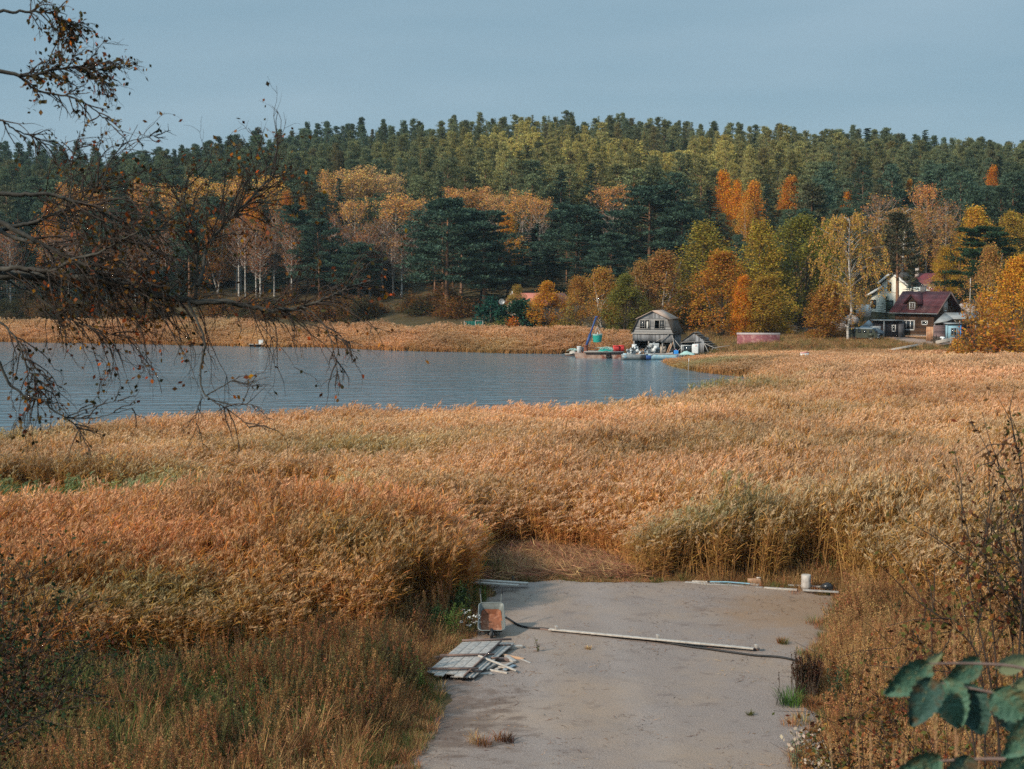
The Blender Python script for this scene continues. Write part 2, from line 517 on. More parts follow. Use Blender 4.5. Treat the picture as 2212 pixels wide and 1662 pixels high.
def ground(x, y):
    x = np.asarray(x, float)
    y = np.asarray(y, float)
    sh = PZ(x, [-120, -72, -54, -26, -6, 60], [32, 28, 21, 12, 0, 0])
    yy = y - sh
    far = PZ(yy, [150, 165, 183, 200, 214, 250, 300, 350, 420, 480, 700, 3000], [0.35, 0.5, 1.35, 2.0, 4.2, 10.2, 18.5, 27, 38.5, 41, 34, 30])
    amp = PZ(x, [-400, -152, -112, -78, -50, -10, 30, 110, 150, 400], [0.80, 0.86, 0.80, 0.97, 1.0, 1.0, 0.98, 0.88, 0.82, 0.8])
    hill = np.clip((yy - 214) / 150, 0, 1)
    far = far * (1 - hill + hill * amp)
    far = far + fnoise(x, y, 0.03, 3) * 1.6 * hill + fnoise(x, y, 0.15, 2) * 0.25 * np.clip((yy - 200) / 20, 0, 1)
    far = far + 0.75 * np.clip((y - 158) / 10, 0, 1) * np.clip((196 - y) / 12, 0, 1) * PZ(x, [24, 34, 80, 95], [0, 1, 1, 0])
    near = PZ(y, [-60, -20, 0, 2, 10, 18, 22, 24, 39, 41.5, 44, 150], [14, 10, 7.9, 7.7, 4.6, 1.9, 0.85, 0.7, 0.7, 0.66, 0.32, 0.3])
    side = PZ(x, [-40, -14, -6, 7, 14, 40], [1.0, 1.0, 0, 0, 1, 1])
    near = near - 0.3 * side * np.clip((y - 31) / 6, 0, 1) * np.clip((44 - y) / 5, 0, 1)
    near = near + fnoise(x, y, 0.5, 1) * 0.12 * np.clip((24 - y) / 6, 0, 1)
    z = np.where(y > 150, far, near)
    d = sdpoly(x, y, LAKE)
    k = np.clip(d / 9.0, 0, 1)
    z = np.where(d < 0, np.maximum(-1.6, d * 0.25) - 0.02, z * k + 0.04 * (1 - k))
    return z

def grid_mesh(name, X, Y, zf, m, smooth=True):
    gx, gy = np.meshgrid(X, Y)
    Z = zf(gx.ravel(), gy.ravel())
    V = np.stack([gx.ravel(), gy.ravel(), Z], 1)
    nx, ny = len(X), len(Y)
    i = np.arange(ny - 1)[:, None] * nx
    j = np.arange(nx - 1)[None, :]
    F = np.stack([i + j, i + j + 1, i + nx + j + 1, i + nx + j], -1).reshape(-1, 4)
    g = Geo()
    g.add(V, F)
    return g.mesh(name, m, smooth)

def steps(*segs):
    out = []
    for a, b, s in segs:
        out.append(np.arange(a, b, s))
    return np.concatenate(out + [[segs[-1][1]]])

# forest floor, dry meadow and earth by height and noise
gm, gt, go, gl = nodes('ground earth and litter')
gp_ = gt.nodes.new('ShaderNodeBsdfPrincipled')
gp_.inputs['Roughness'].default_value = 0.95
gp_.inputs['Specular IOR Level'].default_value = 0.1
gl(gp_.outputs[0], go.inputs['Surface'])
gge = gt.nodes.new('ShaderNodeNewGeometry')
gn1 = gt.nodes.new('ShaderNodeTexNoise'); gn1.inputs['Scale'].default_value = 0.35; gn1.inputs['Detail'].default_value = 8
gn2 = gt.nodes.new('ShaderNodeTexNoise'); gn2.inputs['Scale'].default_value = 3.0; gn2.inputs['Detail'].default_value = 6
gl(gge.outputs['Position'], gn1.inputs['Vector']); gl(gge.outputs['Position'], gn2.inputs['Vector'])
gr = gt.nodes.new('ShaderNodeValToRGB')
gr.color_ramp.elements[0].position = 0.36; gr.color_ramp.elements[0].color = (0.055, 0.036, 0.021, 1)
gr.color_ramp.elements[1].position = 0.66; gr.color_ramp.elements[1].color = (0.12, 0.07, 0.033, 1)
e = gr.color_ramp.elements.new(0.5); e.color = (0.07, 0.055, 0.026, 1)
gad = gt.nodes.new('ShaderNodeMix'); gad.data_type = 'FLOAT'; gad.inputs['Factor'].default_value = 0.4
gl(gn1.outputs['Fac'], gad.inputs['A']); gl(gn2.outputs['Fac'], gad.inputs['B'])
gl(gad.outputs['Result'], gr.inputs['Fac']); gl(gr.outputs['Color'], gp_.inputs['Base Color'])
gb = gt.nodes.new('ShaderNodeBump'); gb.inputs['Strength'].default_value = 0.6; gb.inputs['Distance'].default_value = 0.1
gl(gn2.outputs['Fac'], gb.inputs['Height']); gl(gb.outputs[0], gp_.inputs['Normal'])

TX = steps((-2500, -200, 230), (-200, -60, 5), (-60, 60, 0.9), (60, 200, 5), (200, 2500, 230))
TY = steps((-60, -6, 3), (-6, 100, 0.8), (100, 240, 2.0), (240, 560, 8), (560, 3200, 220))
tag(link('ground', grid_mesh('ground', TX, TY, ground, gm)), kind='structure')

# lake
wm, wt, wo_, wl = nodes('lake water')
wp = wt.nodes.new('ShaderNodeBsdfPrincipled')
wp.inputs['Base Color'].default_value = (0.10, 0.155, 0.185, 1)
wp.inputs['Roughness'].default_value = 0.16
wp.inputs['IOR'].default_value = 1.33
wp.inputs['Specular IOR Level'].default_value = 0.5
wl(wp.outputs[0], wo_.inputs['Surface'])
wg = wt.nodes.new('ShaderNodeNewGeometry')
wm1 = wt.nodes.new('ShaderNodeMapping'); wm1.inputs['Scale'].default_value = (0.30, 1.0, 1.0)
wm1.inputs['Rotation'].default_value = (0, 0, R(5))
wn1 = wt.nodes.new('ShaderNodeTexNoise'); wn1.inputs['Scale'].default_value = 0.55; wn1.inputs['Detail'].default_value = 3.0; wn1.inputs['Roughness'].default_value = 0.6
wl(wg.outputs['Position'], wm1.inputs['Vector']); wl(wm1.outputs[0], wn1.inputs['Vector'])
wb = wt.nodes.new('ShaderNodeBump'); wb.inputs['Strength'].default_value = 1.0; wb.inputs['Distance'].default_value = 0.34
wn2 = wt.nodes.new('ShaderNodeTexNoise'); wn2.inputs['Scale'].default_value = 0.035; wn2.inputs['Detail'].default_value = 3.0
wl(wm1.outputs[0], wn2.inputs['Vector'])
wr2 = wt.nodes.new('ShaderNodeMapRange'); wr2.inputs['From Min'].default_value = 0.35; wr2.inputs['From Max'].default_value = 0.65
wr2.inputs['To Min'].default_value = 0.45; wr2.inputs['To Max'].default_value = 1.0
wl(wn2.outputs['Fac'], wr2.inputs['Value']); wl(wr2.outputs[0], wb.inputs['Strength'])
wl(wn1.outputs['Fac'], wb.inputs['Height']); wl(wb.outputs[0], wp.inputs['Normal'])
g = Geo()
g.add([(-900, 40, 0), (140, 40, 0), (140, 330, 0), (-900, 330, 0)], [[0, 1, 2, 3]])
tag(link('lake_water', g.mesh('lake_water', wm)), kind='structure')

# gravel yard sheet
gx = np.arange(-9, 12, 0.14); gy = np.arange(21, 43.5, 0.14)
mxg, myg = np.meshgrid(gx, gy)
dd = sdpoly(mxg.ravel(), myg.ravel(), LOT) + 0.38 * fnoise(mxg.ravel(), myg.ravel(), 1.5, 5) + 0.16 * fnoise(mxg.ravel(), myg.ravel(), 5.0, 2) + 0.08 * fnoise(mxg.ravel(), myg.ravel(), 13.0, 2)
def lotz(x, y):
    x = np.asarray(x, float); y = np.asarray(y, float)
    return ground(x, y) + 0.035 + 0.03 * fnoise(x, y, 0.6, 4) + 0.012 * fnoise(x, y, 2.6, 7) + 0.10 * np.exp(-((y - 40.5 - 0.3 * fnoise(x, y, 0.5, 9)) / 1.3) ** 2)
Zl = lotz(mxg.ravel(), myg.ravel()) - 0.07 * np.clip((dd + 0.35) / 0.35, 0, 1)
ins = (dd < 0.0).reshape(mxg.shape)
nxg = len(gx)
fi, fj = np.nonzero(ins[:-1, :-1] & ins[1:, :-1] & ins[:-1, 1:] & ins[1:, 1:])
b0 = fi * nxg + fj
g = Geo()
g.add(np.stack([mxg.ravel(), myg.ravel(), Zl], 1), np.stack([b0, b0 + 1, b0 + nxg + 1, b0 + nxg], 1))
lm, lt, lo, ll = nodes('packed gravel')
lp = lt.nodes.new('ShaderNodeBsdfPrincipled'); lp.inputs['Roughness'].default_value = 0.95; lp.inputs['Specular IOR Level'].default_value = 0.15
ll(lp.outputs[0], lo.inputs['Surface'])
lg = lt.nodes.new('ShaderNodeNewGeometry')
def lnoise(sc, det, stretch=None):
    n = lt.nodes.new('ShaderNodeTexNoise'); n.inputs['Scale'].default_value = sc; n.inputs['Detail'].default_value = det; n.inputs['Roughness'].default_value = 0.65
    if stretch:
        q = lt.nodes.new('ShaderNodeMapping'); q.inputs['Scale'].default_value = stretch
        ll(lg.outputs['Position'], q.inputs['Vector']); ll(q.outputs[0], n.inputs['Vector'])
    else:
        ll(lg.outputs['Position'], n.inputs['Vector'])
    return n.outputs['Fac']
def lramp(src, a, ca, b_, cb):
    r = lt.nodes.new('ShaderNodeValToRGB')
    r.color_ramp.elements[0].position = a; r.color_ramp.elements[0].color = (*ca, 1)
    r.color_ramp.elements[1].position = b_; r.color_ramp.elements[1].color = (*cb, 1)
    ll(src, r.inputs['Fac'])
    return r.outputs['Color']
def lmix(f, a, b_):
    x = lt.nodes.new('ShaderNodeMix'); x.data_type = 'RGBA'
    ll(f, x.inputs['Factor']); ll(a, x.inputs['A'])
    if isinstance(b_, tuple): x.inputs['B'].default_value = (*b_, 1)
    else: ll(b_, x.inputs['B'])
    return x.outputs['Result']
base = lramp(lnoise(38, 4), 0.3, (0.150, 0.117, 0.102), 0.7, (0.315, 0.253, 0.222))
base = lmix(lramp(lnoise(0.28, 5), 0.44, (0, 0, 0), 0.66, (0.8, 0.8, 0.8)), base, (0.30, 0.215, 0.155))
base = lmix(lramp(lnoise(1.1, 8, (1, 1.6, 1)), 0.56, (0, 0, 0), 0.70, (0.6, 0.6, 0.6)), base, (0.135, 0.098, 0.085))
base = lmix(lramp(lnoise(7.0, 6, (0.5, 1.5, 1)), 0.62, (0, 0, 0), 0.72, (0.7, 0.7, 0.7)), base, (0.12, 0.075, 0.05))
lsx = lt.nodes.new('ShaderNodeVectorMath'); lsx.operation = 'DISTANCE'; lsx.inputs[1].default_value = (8.6, 36.8, 0.75)
ll(lg.outputs['Position'], lsx.inputs[0])
lad = lt.nodes.new('ShaderNodeMath'); lad.operation = 'MULTIPLY_ADD'; lad.inputs[1].default_value = 5.0; ll(lnoise(0.9, 5), lad.inputs[0]); ll(lsx.outputs['Value'], lad.inputs[2])
lmr = lt.nodes.new('ShaderNodeMapRange'); lmr.inputs['From Min'].default_value = 4.2; lmr.inputs['From Max'].default_value = 6.6; lmr.inputs['To Min'].default_value = 0.75; lmr.inputs['To Max'].default_value = 0.0
ll(lad.outputs[0], lmr.inputs['Value'])
base = lmix(lmr.outputs[0], base, (0.25, 0.15, 0.085))
lsy = lt.nodes.new('ShaderNodeVectorMath'); lsy.operation = 'DISTANCE'; lsy.inputs[1].default_value = (-2.6, 28.0, 0.75)
ll(lg.outputs['Position'], lsy.inputs[0])
lay = lt.nodes.new('ShaderNodeMath'); lay.operation = 'MULTIPLY_ADD'; lay.inputs[1].default_value = 9.0; ll(lnoise(1.6, 7, (1, 1.7, 1)), lay.inputs[0]); ll(lsy.outputs['Value'], lay.inputs[2])
lmy = lt.nodes.new('ShaderNodeMapRange'); lmy.inputs['From Min'].default_value = 6.2; lmy.inputs['From Max'].default_value = 7.6; lmy.inputs['To Min'].default_value = 0.8; lmy.inputs['To Max'].default_value = 0.0
ll(lay.outputs[0], lmy.inputs['Value'])
base = lmix(lmy.outputs[0], base, (0.125, 0.085, 0.066))
lpx = lt.nodes.new('ShaderNodeSeparateXYZ'); ll(lg.outputs['Position'], lpx.inputs[0])
for tx in (0.7, 2.5):                # worn wheel tracks running down the yard
    m1 = lt.nodes.new('ShaderNodeMath'); m1.operation = 'MULTIPLY_ADD'; m1.inputs[1].default_value = 2.4; m1.inputs[2].default_value = -tx - 1.2
    ll(lnoise(0.35, 3), m1.inputs[0])
    m2 = lt.nodes.new('ShaderNodeMath'); m2.operation = 'ADD'; ll(lpx.outputs[0], m2.inputs[0]); ll(m1.outputs[0], m2.inputs[1])
    m3 = lt.nodes.new('ShaderNodeMath'); m3.operation = 'ABSOLUTE'; ll(m2.outputs[0], m3.inputs[0])
    m4 = lt.nodes.new('ShaderNodeMapRange'); m4.inputs['From Min'].default_value = 0.1; m4.inputs['From Max'].default_value = 0.6; m4.inputs['To Min'].default_value = 0.15; m4.inputs['To Max'].default_value = 0.0
    ll(m3.outputs[0], m4.inputs['Value'])
    base = lmix(m4.outputs[0], base, (0.36, 0.31, 0.285))
ll(base, lp.inputs['Base Color'])
lb = lt.nodes.new('ShaderNodeBump'); lb.inputs['Strength'].default_value = 0.7; lb.inputs['Distance'].default_value = 0.03
ll(lnoise(30, 6), lb.inputs['Height']); ll(lb.outputs[0], lp.inputs['Normal'])
tag(link('gravel_yard', g.mesh('gravel_yard', lm, True)), kind='structure')
GRAVEL = lm

# dirt track and yard beside the houses
def strip(name, pts, width, m, lift=0.05):
    g = Geo()
    P = np.array(pts, float)
    V = []
    for i in range(len(P)):
        t = P[min(i + 1, len(P) - 1)] - P[max(i - 1, 0)]
        n_ = np.array([-t[1], t[0]]) / np.hypot(*t)
        for k in np.linspace(-1, 1, 7):
            q = P[i] + n_ * k * width[i] / 2
            V.append((q[0], q[1], float(ground(q[0], q[1])) + lift - 0.06 * abs(k) ** 3))
    n7 = 7
    F = [[i * n7 + j, i * n7 + j + 1, (i + 1) * n7 + j + 1, (i + 1) * n7 + j] for i in range(len(P) - 1) for j in range(6)]
    g.add(V, F)
    return tag(link(name, g.mesh(name, m, True)), kind='structure')
dirt = mat('brown dirt', (0.34, 0.24, 0.19), (0.21, 0.145, 0.115), 0.7, 0.95, bump=0.3)
trk = [(xat(1700, 204), 204), (xat(1760, 201), 201), (xat(1820, 196), 196), (xat(1870, 188), 188), (xat(1930, 180), 180), (xat(1990, 173), 173), (xat(2050, 170), 170)]
tk = np.array([(PZ(t, range(len(trk)), [p[0] for p in trk]), PZ(t, range(len(trk)), [p[1] for p in trk])) for t in np.linspace(0, len(trk) - 1, 40)])
strip('dirt_track', tk, np.interp(np.linspace(0, 1, 40), [0, .5, .7, 1], [2.2, 3.2, 6.5, 7.0]), dirt, 0.12)

# ------------------------------------------------------------------ scattered ground cover (reeds, grass, straw): one object each
def clump_collection(name, meshes):
    c = bpy.data.collections.new(name)
    for i, me in enumerate(meshes):
        o = bpy.data.objects.new('%s_clump_%02d' % (name, i), me)
        c.objects.link(o)
    return c

def scatter(name, label, cat, P, rot, scl, tint, coll, ncl, rg):
    me = bpy.data.meshes.new(name)
    n = len(P)
    me.vertices.add(n)
    me.vertices.foreach_set('co', np.asarray(P, np.float32).ravel())
    for nm, ty, key, arr in (('rot', 'FLOAT_VECTOR', 'vector', rot), ('scl', 'FLOAT_VECTOR', 'vector', scl), ('tint', 'FLOAT_COLOR', 'color', tint)):
        a = me.attributes.new(nm, ty, 'POINT')
        a.data.foreach_set(key, np.asarray(arr, np.float32).ravel())
    a = me.attributes.new('idx', 'INT', 'POINT')
    a.data.foreach_set('value', rg.integers(0, ncl, n).astype(np.int32))
    me.update()
    o = link(name, me)
    ng = bpy.data.node_groups.new(name + '_nodes', 'GeometryNodeTree')
    ng.interface.new_socket('Geometry', in_out='INPUT', socket_type='NodeSocketGeometry')
    ng.interface.new_socket('Geometry', in_out='OUTPUT', socket_type='NodeSocketGeometry')
    N = ng.nodes.new
    gi, gout = N('NodeGroupInput'), N('NodeGroupOutput')
    ip = N('GeometryNodeInstanceOnPoints')
    ci = N('GeometryNodeCollectionInfo')
    ci.inputs['Collection'].default_value = coll
    ci.inputs['Separate Children'].default_value = True
    ci.inputs['Reset Children'].default_value = True
    ng.links.new(gi.outputs[0], ip.inputs['Points'])
    ng.links.new(ci.outputs[0], ip.inputs['Instance'])
    ip.inputs['Pick Instance'].default_value = True
    for nm, ty, sock in (('idx', 'INT', 'Instance Index'), ('rot', 'FLOAT_VECTOR', 'Rotation'), ('scl', 'FLOAT_VECTOR', 'Scale')):
        na = N('GeometryNodeInputNamedAttribute')
        na.data_type = ty
        na.inputs['Name'].default_value = nm
        ng.links.new([s for s in na.outputs if s.enabled][0], ip.inputs[sock])
    ng.links.new(ip.outputs[0], gout.inputs[0])
    md = o.modifiers.new('scatter', 'NODES')
    md.node_group = ng
    return tag(o, label, cat, kind='stuff')

M['reed_stem'] = leafmat('reed stem', 'tint', (0.52, 0.285, 0.125), 0.3, 0.1, 0.01)
M['reed_leaf'] = leafmat('reed leaf', 'tint', (0.56, 0.295, 0.105), 0.5, 0.3, 0.02)
M['reed_plume'] = leafmat('reed plume', 'tint', (0.64, 0.45, 0.30), 0.25, 0.3, 0.01)
M['grass'] = leafmat('grass blade', 'tint', (1, 1, 1), 0.45, 0.25, 0.025)

def reed_clump(seed, n, rad, thick=1.0, leaves=8, h0=2.1, h1=2.8, plume=True):
    rg = np.random.default_rng(seed)
    g = Geo()
    lean0 = np.array([0.2, 0.03])
    for i in range(n):
        a, rr = rg.uniform(0, 6.28), rad * math.sqrt(rg.uniform())
        h = rg.uniform(h0, h1)
        b = np.array([rr * math.cos(a), rr * math.sin(a), -0.05])
        ln = rg.normal(0, 0.16, 2) + lean0 * rg.uniform(0, 0.6)
        ts = np.linspace(0, 1, 4)
        P = np.stack([b[0] + ln[0] * ts ** 2 * h * 0.35, b[1] + ln[1] * ts ** 2 * h * 0.35, b[2] + h * ts], 1)
        tube(g, P, np.array([0.009, 0.008, 0.007, 0.005]) * thick, 3, 0, False)
        for k in range(leaves):
            t = rg.uniform(0.22, 0.97)
            o = np.array([np.interp(t, ts, P[:, c]) for c in range(3)])
            az = rg.uniform(0, 6.28) if rg.uniform() < 0.5 else rg.normal(0.1, 0.8)
            L_ = rg.uniform(0.25, 0.48)
            wd = rg.uniform(0.008, 0.015) * (0.6 + 0.4 * thick)
            dx = np.array([math.cos(az), math.sin(az), 0])
            rise = rg.uniform(0.5, 1.6)
            p1 = o + dx * L_ * 0.5 + np.array([0, 0, rise * L_ * 0.5])
            p2 = p1 + dx * L_ * 0.5 + np.array([0, 0, (rise - rg.uniform(0.2, 1.3)) * L_ * 0.5])
            sd_ = np.cross(dx, [0, 0, 1]) * wd + np.array([0, 0, rg.normal(0, 0.5) * wd])
            g.add([o - sd_ * .5, o + sd_ * .5, p1 + sd_, p1 - sd_, p2], [[0, 1, 2, 3]], 1)
            g.add([p1 - sd_, p1 + sd_, p2], [[0, 1, 2]], 1)
        if plume and rg.uniform() < 0.75:
            tip = P[-1]
            m_ = 13
            dr = np.array([1.0, 0.15, 0]) * rg.uniform(0.3, 1.0) + np.array([*rg.normal(0, 0.3, 2), 0])
            s = rg.uniform(0.0, 1.0, m_)
            L_ = rg.uniform(0.2, 0.33)
            C = tip + np.stack([dr[0] * s ** 1.5 * L_ * .7, dr[1] * s ** 1.5 * L_ * .7, L_ * (s - 0.25 - 0.45 * s * s)], 1)
            C += rg.normal(0, 0.022, C.shape)
            dirs = np.tile(dr * 0.45 + np.array([0, 0, 0.7]), (m_, 1))
            leafset(g, C, rg, 0.15, 0.028 * (0.5 + 0.5 * thick), m=2, dirs=dirs)
    return g.mesh('reed_clump', [M['reed_stem'], M['reed_leaf'], M['reed_plume']])

reeds_near = clump_collection('reed', [reed_clump(s, 11, 0.42, 1.0, 12) for s in range(8)])
reeds_far = clump_collection('far_reed', [reed_clump(50 + s, 12, 0.6, 2.4, 4) for s in range(5)])
STRAW = [tuple(G(x, y, 0.3)[:2]) for x, y in [(1035, 1300), (1010, 1225), (1050, 1193), (1150, 1190), (1280, 1200), (1350, 1222), (1370, 1262), (1370, 1300)]]

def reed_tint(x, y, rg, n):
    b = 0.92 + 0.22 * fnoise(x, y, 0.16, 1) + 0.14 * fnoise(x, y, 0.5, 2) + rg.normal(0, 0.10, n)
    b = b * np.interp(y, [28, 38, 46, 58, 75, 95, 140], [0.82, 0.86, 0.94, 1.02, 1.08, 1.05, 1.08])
    gr = np.clip(0.22 * fnoise(x, y, 0.11, 4) + 0.16 * fnoise(x, y, 0.4, 6) - 0.02, 0, 0.5)
    def spot(cx, cy, rx, ry, v):
        return v * np.exp(-((x - cx) / rx) ** 2 - ((y - cy) / ry) ** 2)
    gr = gr + spot(5.6, 42.0, 2.2, 0.7, 0.45) + spot(-17, 51, 8.0, 3.8, 0.95) + spot(-9.0, 49.5, 2.6, 2.6, 1.0) + spot(-7, 62, 7, 3, 0.4) + spot(10, 58, 9, 3, 0.3) + spot(-1.2, 43.8, 0.7, 0.8, 0.8)
    gr = gr + spot(xat(1540, 92), 92.5, 5, 2.5, 0.85) + spot(xat(1560, 148), 150, 8, 6, 0.5) + spot(-27, 66, 9, 4, 0.5) + spot(-4, 36.5, 3.0, 3.0, 0.45) + spot(-9, 32.5, 3.6, 1.6, 0.6)
    gr = np.clip(gr, 0, 1)[:, None]
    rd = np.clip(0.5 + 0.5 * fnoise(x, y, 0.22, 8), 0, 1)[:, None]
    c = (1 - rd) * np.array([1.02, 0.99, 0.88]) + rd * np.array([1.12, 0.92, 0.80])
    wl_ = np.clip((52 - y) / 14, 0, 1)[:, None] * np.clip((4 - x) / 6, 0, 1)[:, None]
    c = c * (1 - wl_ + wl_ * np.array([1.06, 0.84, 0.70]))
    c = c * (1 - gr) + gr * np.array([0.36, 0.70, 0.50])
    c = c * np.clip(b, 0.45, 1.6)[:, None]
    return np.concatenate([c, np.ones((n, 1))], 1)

def reed_points(rg, n, x0, x1, y0, y1, keep):
    x = rg.uniform(x0, x1, n)
    y = rg.uniform(y0, y1, n)
    k = keep(x, y) & (np.abs(x) < 0.395 * y + 4)
    return x[k], y[k]

def reed_field(name, label, rg, x, y, coll, ncl, sc=1.0, hf=None):
    n = len(x)
    z = ground(x, y)
    hs = sc * (0.90 + 0.20 * fnoise(x, y, 0.2, 3) + 0.13 * fnoise(x, y, 0.7, 5) + rg.normal(0, 0.10, n))
    if hf is not None:
        hs = hs * hf(x, y)
    rot = np.stack([rg.normal(0, 0.06, n) + 0.08 * fnoise(x, y, 0.6, 21), rg.normal(0.05, 0.06, n) + 0.09 * fnoise(x, y, 0.5, 17), rg.normal(0, 0.8, n)], 1)
    scl = np.stack([np.full(n, sc), np.full(n, sc), hs], 1)
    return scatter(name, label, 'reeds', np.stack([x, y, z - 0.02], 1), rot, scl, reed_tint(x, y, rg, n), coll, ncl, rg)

rg = np.random.default_rng(11)
GREENPATCH = (-9.0, 53.5)
def front_edge(x):                  # reeds begin beyond this distance
    return np.interp(x, [-20, -12, -6.0, -3.5, -2.6, 9.5, 10.2, 11.5, 14, 20], [29.6, 30.0, 31.2, 33.4, 36.0, 41.6, 37.6, 34.0, 32.0, 31.5])
def keep_near(x, y):
    d = sdpoly(x, y, LAKE)
    ok = (d > -1.2 + 0.8 * fnoise(x, y, 0.8, 3)) & (y > front_edge(x) + 0.5 * fnoise(x, y, 0.9, 2)) & ~inpoly(x, y, LOT)
    ok &= sdpoly(x, y, STRAW) > 0.3 * fnoise(x, y, 1.5, 4)
    ok &= sdpoly(x, y, LOT) > 0.45
    ok &= ((x - GREENPATCH[0]) / 2.6) ** 2 + ((y - GREENPATCH[1]) / 2.4) ** 2 > 1
    ok &= ((x + 18.5) / 5.0) ** 2 + ((y - 53.3) / 1.5) ** 2 > 1 + 0.3 * fnoise(x, y, 1.2, 1)
    return ok
x, y = reed_points(rg, 62000, -42, 42, 29, 96, keep_near)
def near_h(x, y):
    ramp = np.interp(y - front_edge(x), [0, 2.0, 5.0], [0.56, 0.78, 1.0])
    dip = 1 - 0.5 * np.exp(-((x + 17.5) / 5.5) ** 2 - ((y - 49) / 3.0) ** 2) - 0.5 * np.exp(-((x + 9) / 2.6) ** 2 - ((y - 49.5) / 2.6) ** 2)
    ramp = ramp * dip
    dip = np.interp(sdpoly(x, y, STRAW), [0.2, 1.0, 2.4], [0.62, 0.84, 1.0])
    side = np.clip(np.maximum(-x - 2.6, x - 9.6) / 1.2, 0, 1)
    return dip * (1 - side + side * ramp) * np.interp(sdpoly(x, y, LOT), [0.3, 2.0], [0.72, 1.0]) * np.interp(x, [-30, -14, -4, 4, 11, 16], [0.86, 0.86, 0.94, 0.95, 1.05, 1.08]) * np.interp(y, [45, 65, 95], [1.0, 0.86, 0.82])
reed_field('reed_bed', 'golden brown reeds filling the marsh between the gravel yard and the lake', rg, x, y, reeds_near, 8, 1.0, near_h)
def keep_right(x, y):
    d = sdpoly(x, y, LAKE)
    dd_ = [p for p in tk]
    dt = np.min(np.stack([np.hypot(x - p[0], y - p[1]) for p in dd_[::3]]), 0)
    lim = np.interp(x, [10, 28, 34, 44, 52, 60, 75], [164, 165, 163, 163, 164, 161, 158])
    return (d > -0.6) & (y < lim + 1.5 * fnoise(x, y, 0.4, 6)) & (dt > 4.5)
x, y = reed_points(rg, 44000, 6, 76, 95, 170, keep_right)
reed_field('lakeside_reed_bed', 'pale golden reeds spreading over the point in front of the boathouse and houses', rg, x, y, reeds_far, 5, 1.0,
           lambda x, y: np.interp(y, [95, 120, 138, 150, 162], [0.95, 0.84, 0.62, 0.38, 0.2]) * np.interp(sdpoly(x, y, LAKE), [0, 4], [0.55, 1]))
def keep_far(x, y):
    d = sdpoly(x, y, LAKE)
    return (d > -0.5) & (d < 9.5 + 3 * fnoise(x, y, 0.15, 2)) & (y > 163) & (x < xat(1372, 177) + 0.8 * fnoise(x, y, 1.0, 3)) & ~((x > xat(1350, 175)) & (y < 173.5)) & ~((x > xat(1225, 172)) & (d < 1.0))
x, y = reed_points(rg, 60000, -95, 24, 163, 245, keep_far)
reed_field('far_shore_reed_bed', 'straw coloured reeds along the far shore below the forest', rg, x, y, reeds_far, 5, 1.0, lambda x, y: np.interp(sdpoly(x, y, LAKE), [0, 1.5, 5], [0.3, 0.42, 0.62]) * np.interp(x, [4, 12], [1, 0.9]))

# grass and weeds
def grass_clump(seed, n, rad, h0, h1, wd, droop=0.6, heads=0):
    rg = np.random.default_rng(seed)
    g = Geo()
    for i in range(n):
        a, rr = rg.uniform(0, 6.28), rad * math.sqrt(rg.uniform())
        o = np.array([rr * math.cos(a), rr * math.sin(a), -0.02])
        h = rg.uniform(h0, h1)
        az = a + rg.normal(0, 0.9)
        dx = np.array([math.cos(az), math.sin(az), 0])
        sp = rg.uniform(0.15, 0.9) * droop
        ts = np.array([0, 0.4, 0.75, 1.0])
        P = o + dx * (ts ** 1.7 * h * sp)[:, None] + np.array([0, 0, 1]) * (h * (ts - 0.45 * sp * ts ** 3))[:, None]
        s = np.cross(dx, [0, 0, 1]) + rg.normal(0, 0.3, 3)
        wv = wd * rg.uniform(0.6, 1.3) * np.array([0.8, 1.0, 0.7, 0.12])
        V = np.concatenate([P - s * wv[:, None] / 2, P + s * wv[:, None] / 2])
        g.add(V, [[0, 1, 5, 4], [1, 2, 6, 5], [2, 3, 7, 6]])
        if heads and rg.uniform() < heads:
            C = P[-1] + (rg.uniform(-0.14, 0.02, 10)[:, None]) * (dx * 0.5 + np.array([0, 0, 0.8])) + rg.normal(0, 0.008, (10, 3))
            leafset(g, C, rg, 0.04, 0.012, up=1.0)
    return g.mesh('grass_clump', M['grass'])
def herb_clump(seed, n, h0, h1, leaf, rad=0.2):
    rg = np.random.default_rng(seed)
    g = Geo()
    for i in range(n):
        a, rr = rg.uniform(0, 6.28), rad * math.sqrt(rg.uniform())
        h = rg.uniform(h0, h1)
        b = np.array([rr * math.cos(a), rr * math.sin(a), -0.03])
        e_ = b + np.array([rg.normal(0, 0.12) * h, rg.normal(0, 0.12) * h, h])
        tube(g, [b, (b + e_) / 2 + rg.normal(0, 0.02, 3), e_], [0.006, 0.005, 0.003], 3, 0, False)
        k = int(h / leaf * 5)
        t = rg.uniform(0.15, 1.0, k)
        C = b + (e_ - b) * t[:, None] + rdir(rg, k) * leaf * 0.8
        leafset(g, C, rg, leaf, leaf * 0.38, up=0.3)
    return g.mesh('herb_clump', M['grass'])
dry_grass = clump_collection('dry_grass', [grass_clump(100 + s, 46, 0.22, 0.35, 1.0, 0.008, 0.75, 0.22) for s in range(7)])
short_grass = clump_collection('short_grass', [grass_clump(130 + s, 60, 0.2, 0.12, 0.34, 0.007, 0.9) for s in range(5)])
herbs = clump_collection('herb', [herb_clump(160 + s, 7, 0.35, 0.95, 0.07) for s in range(6)])

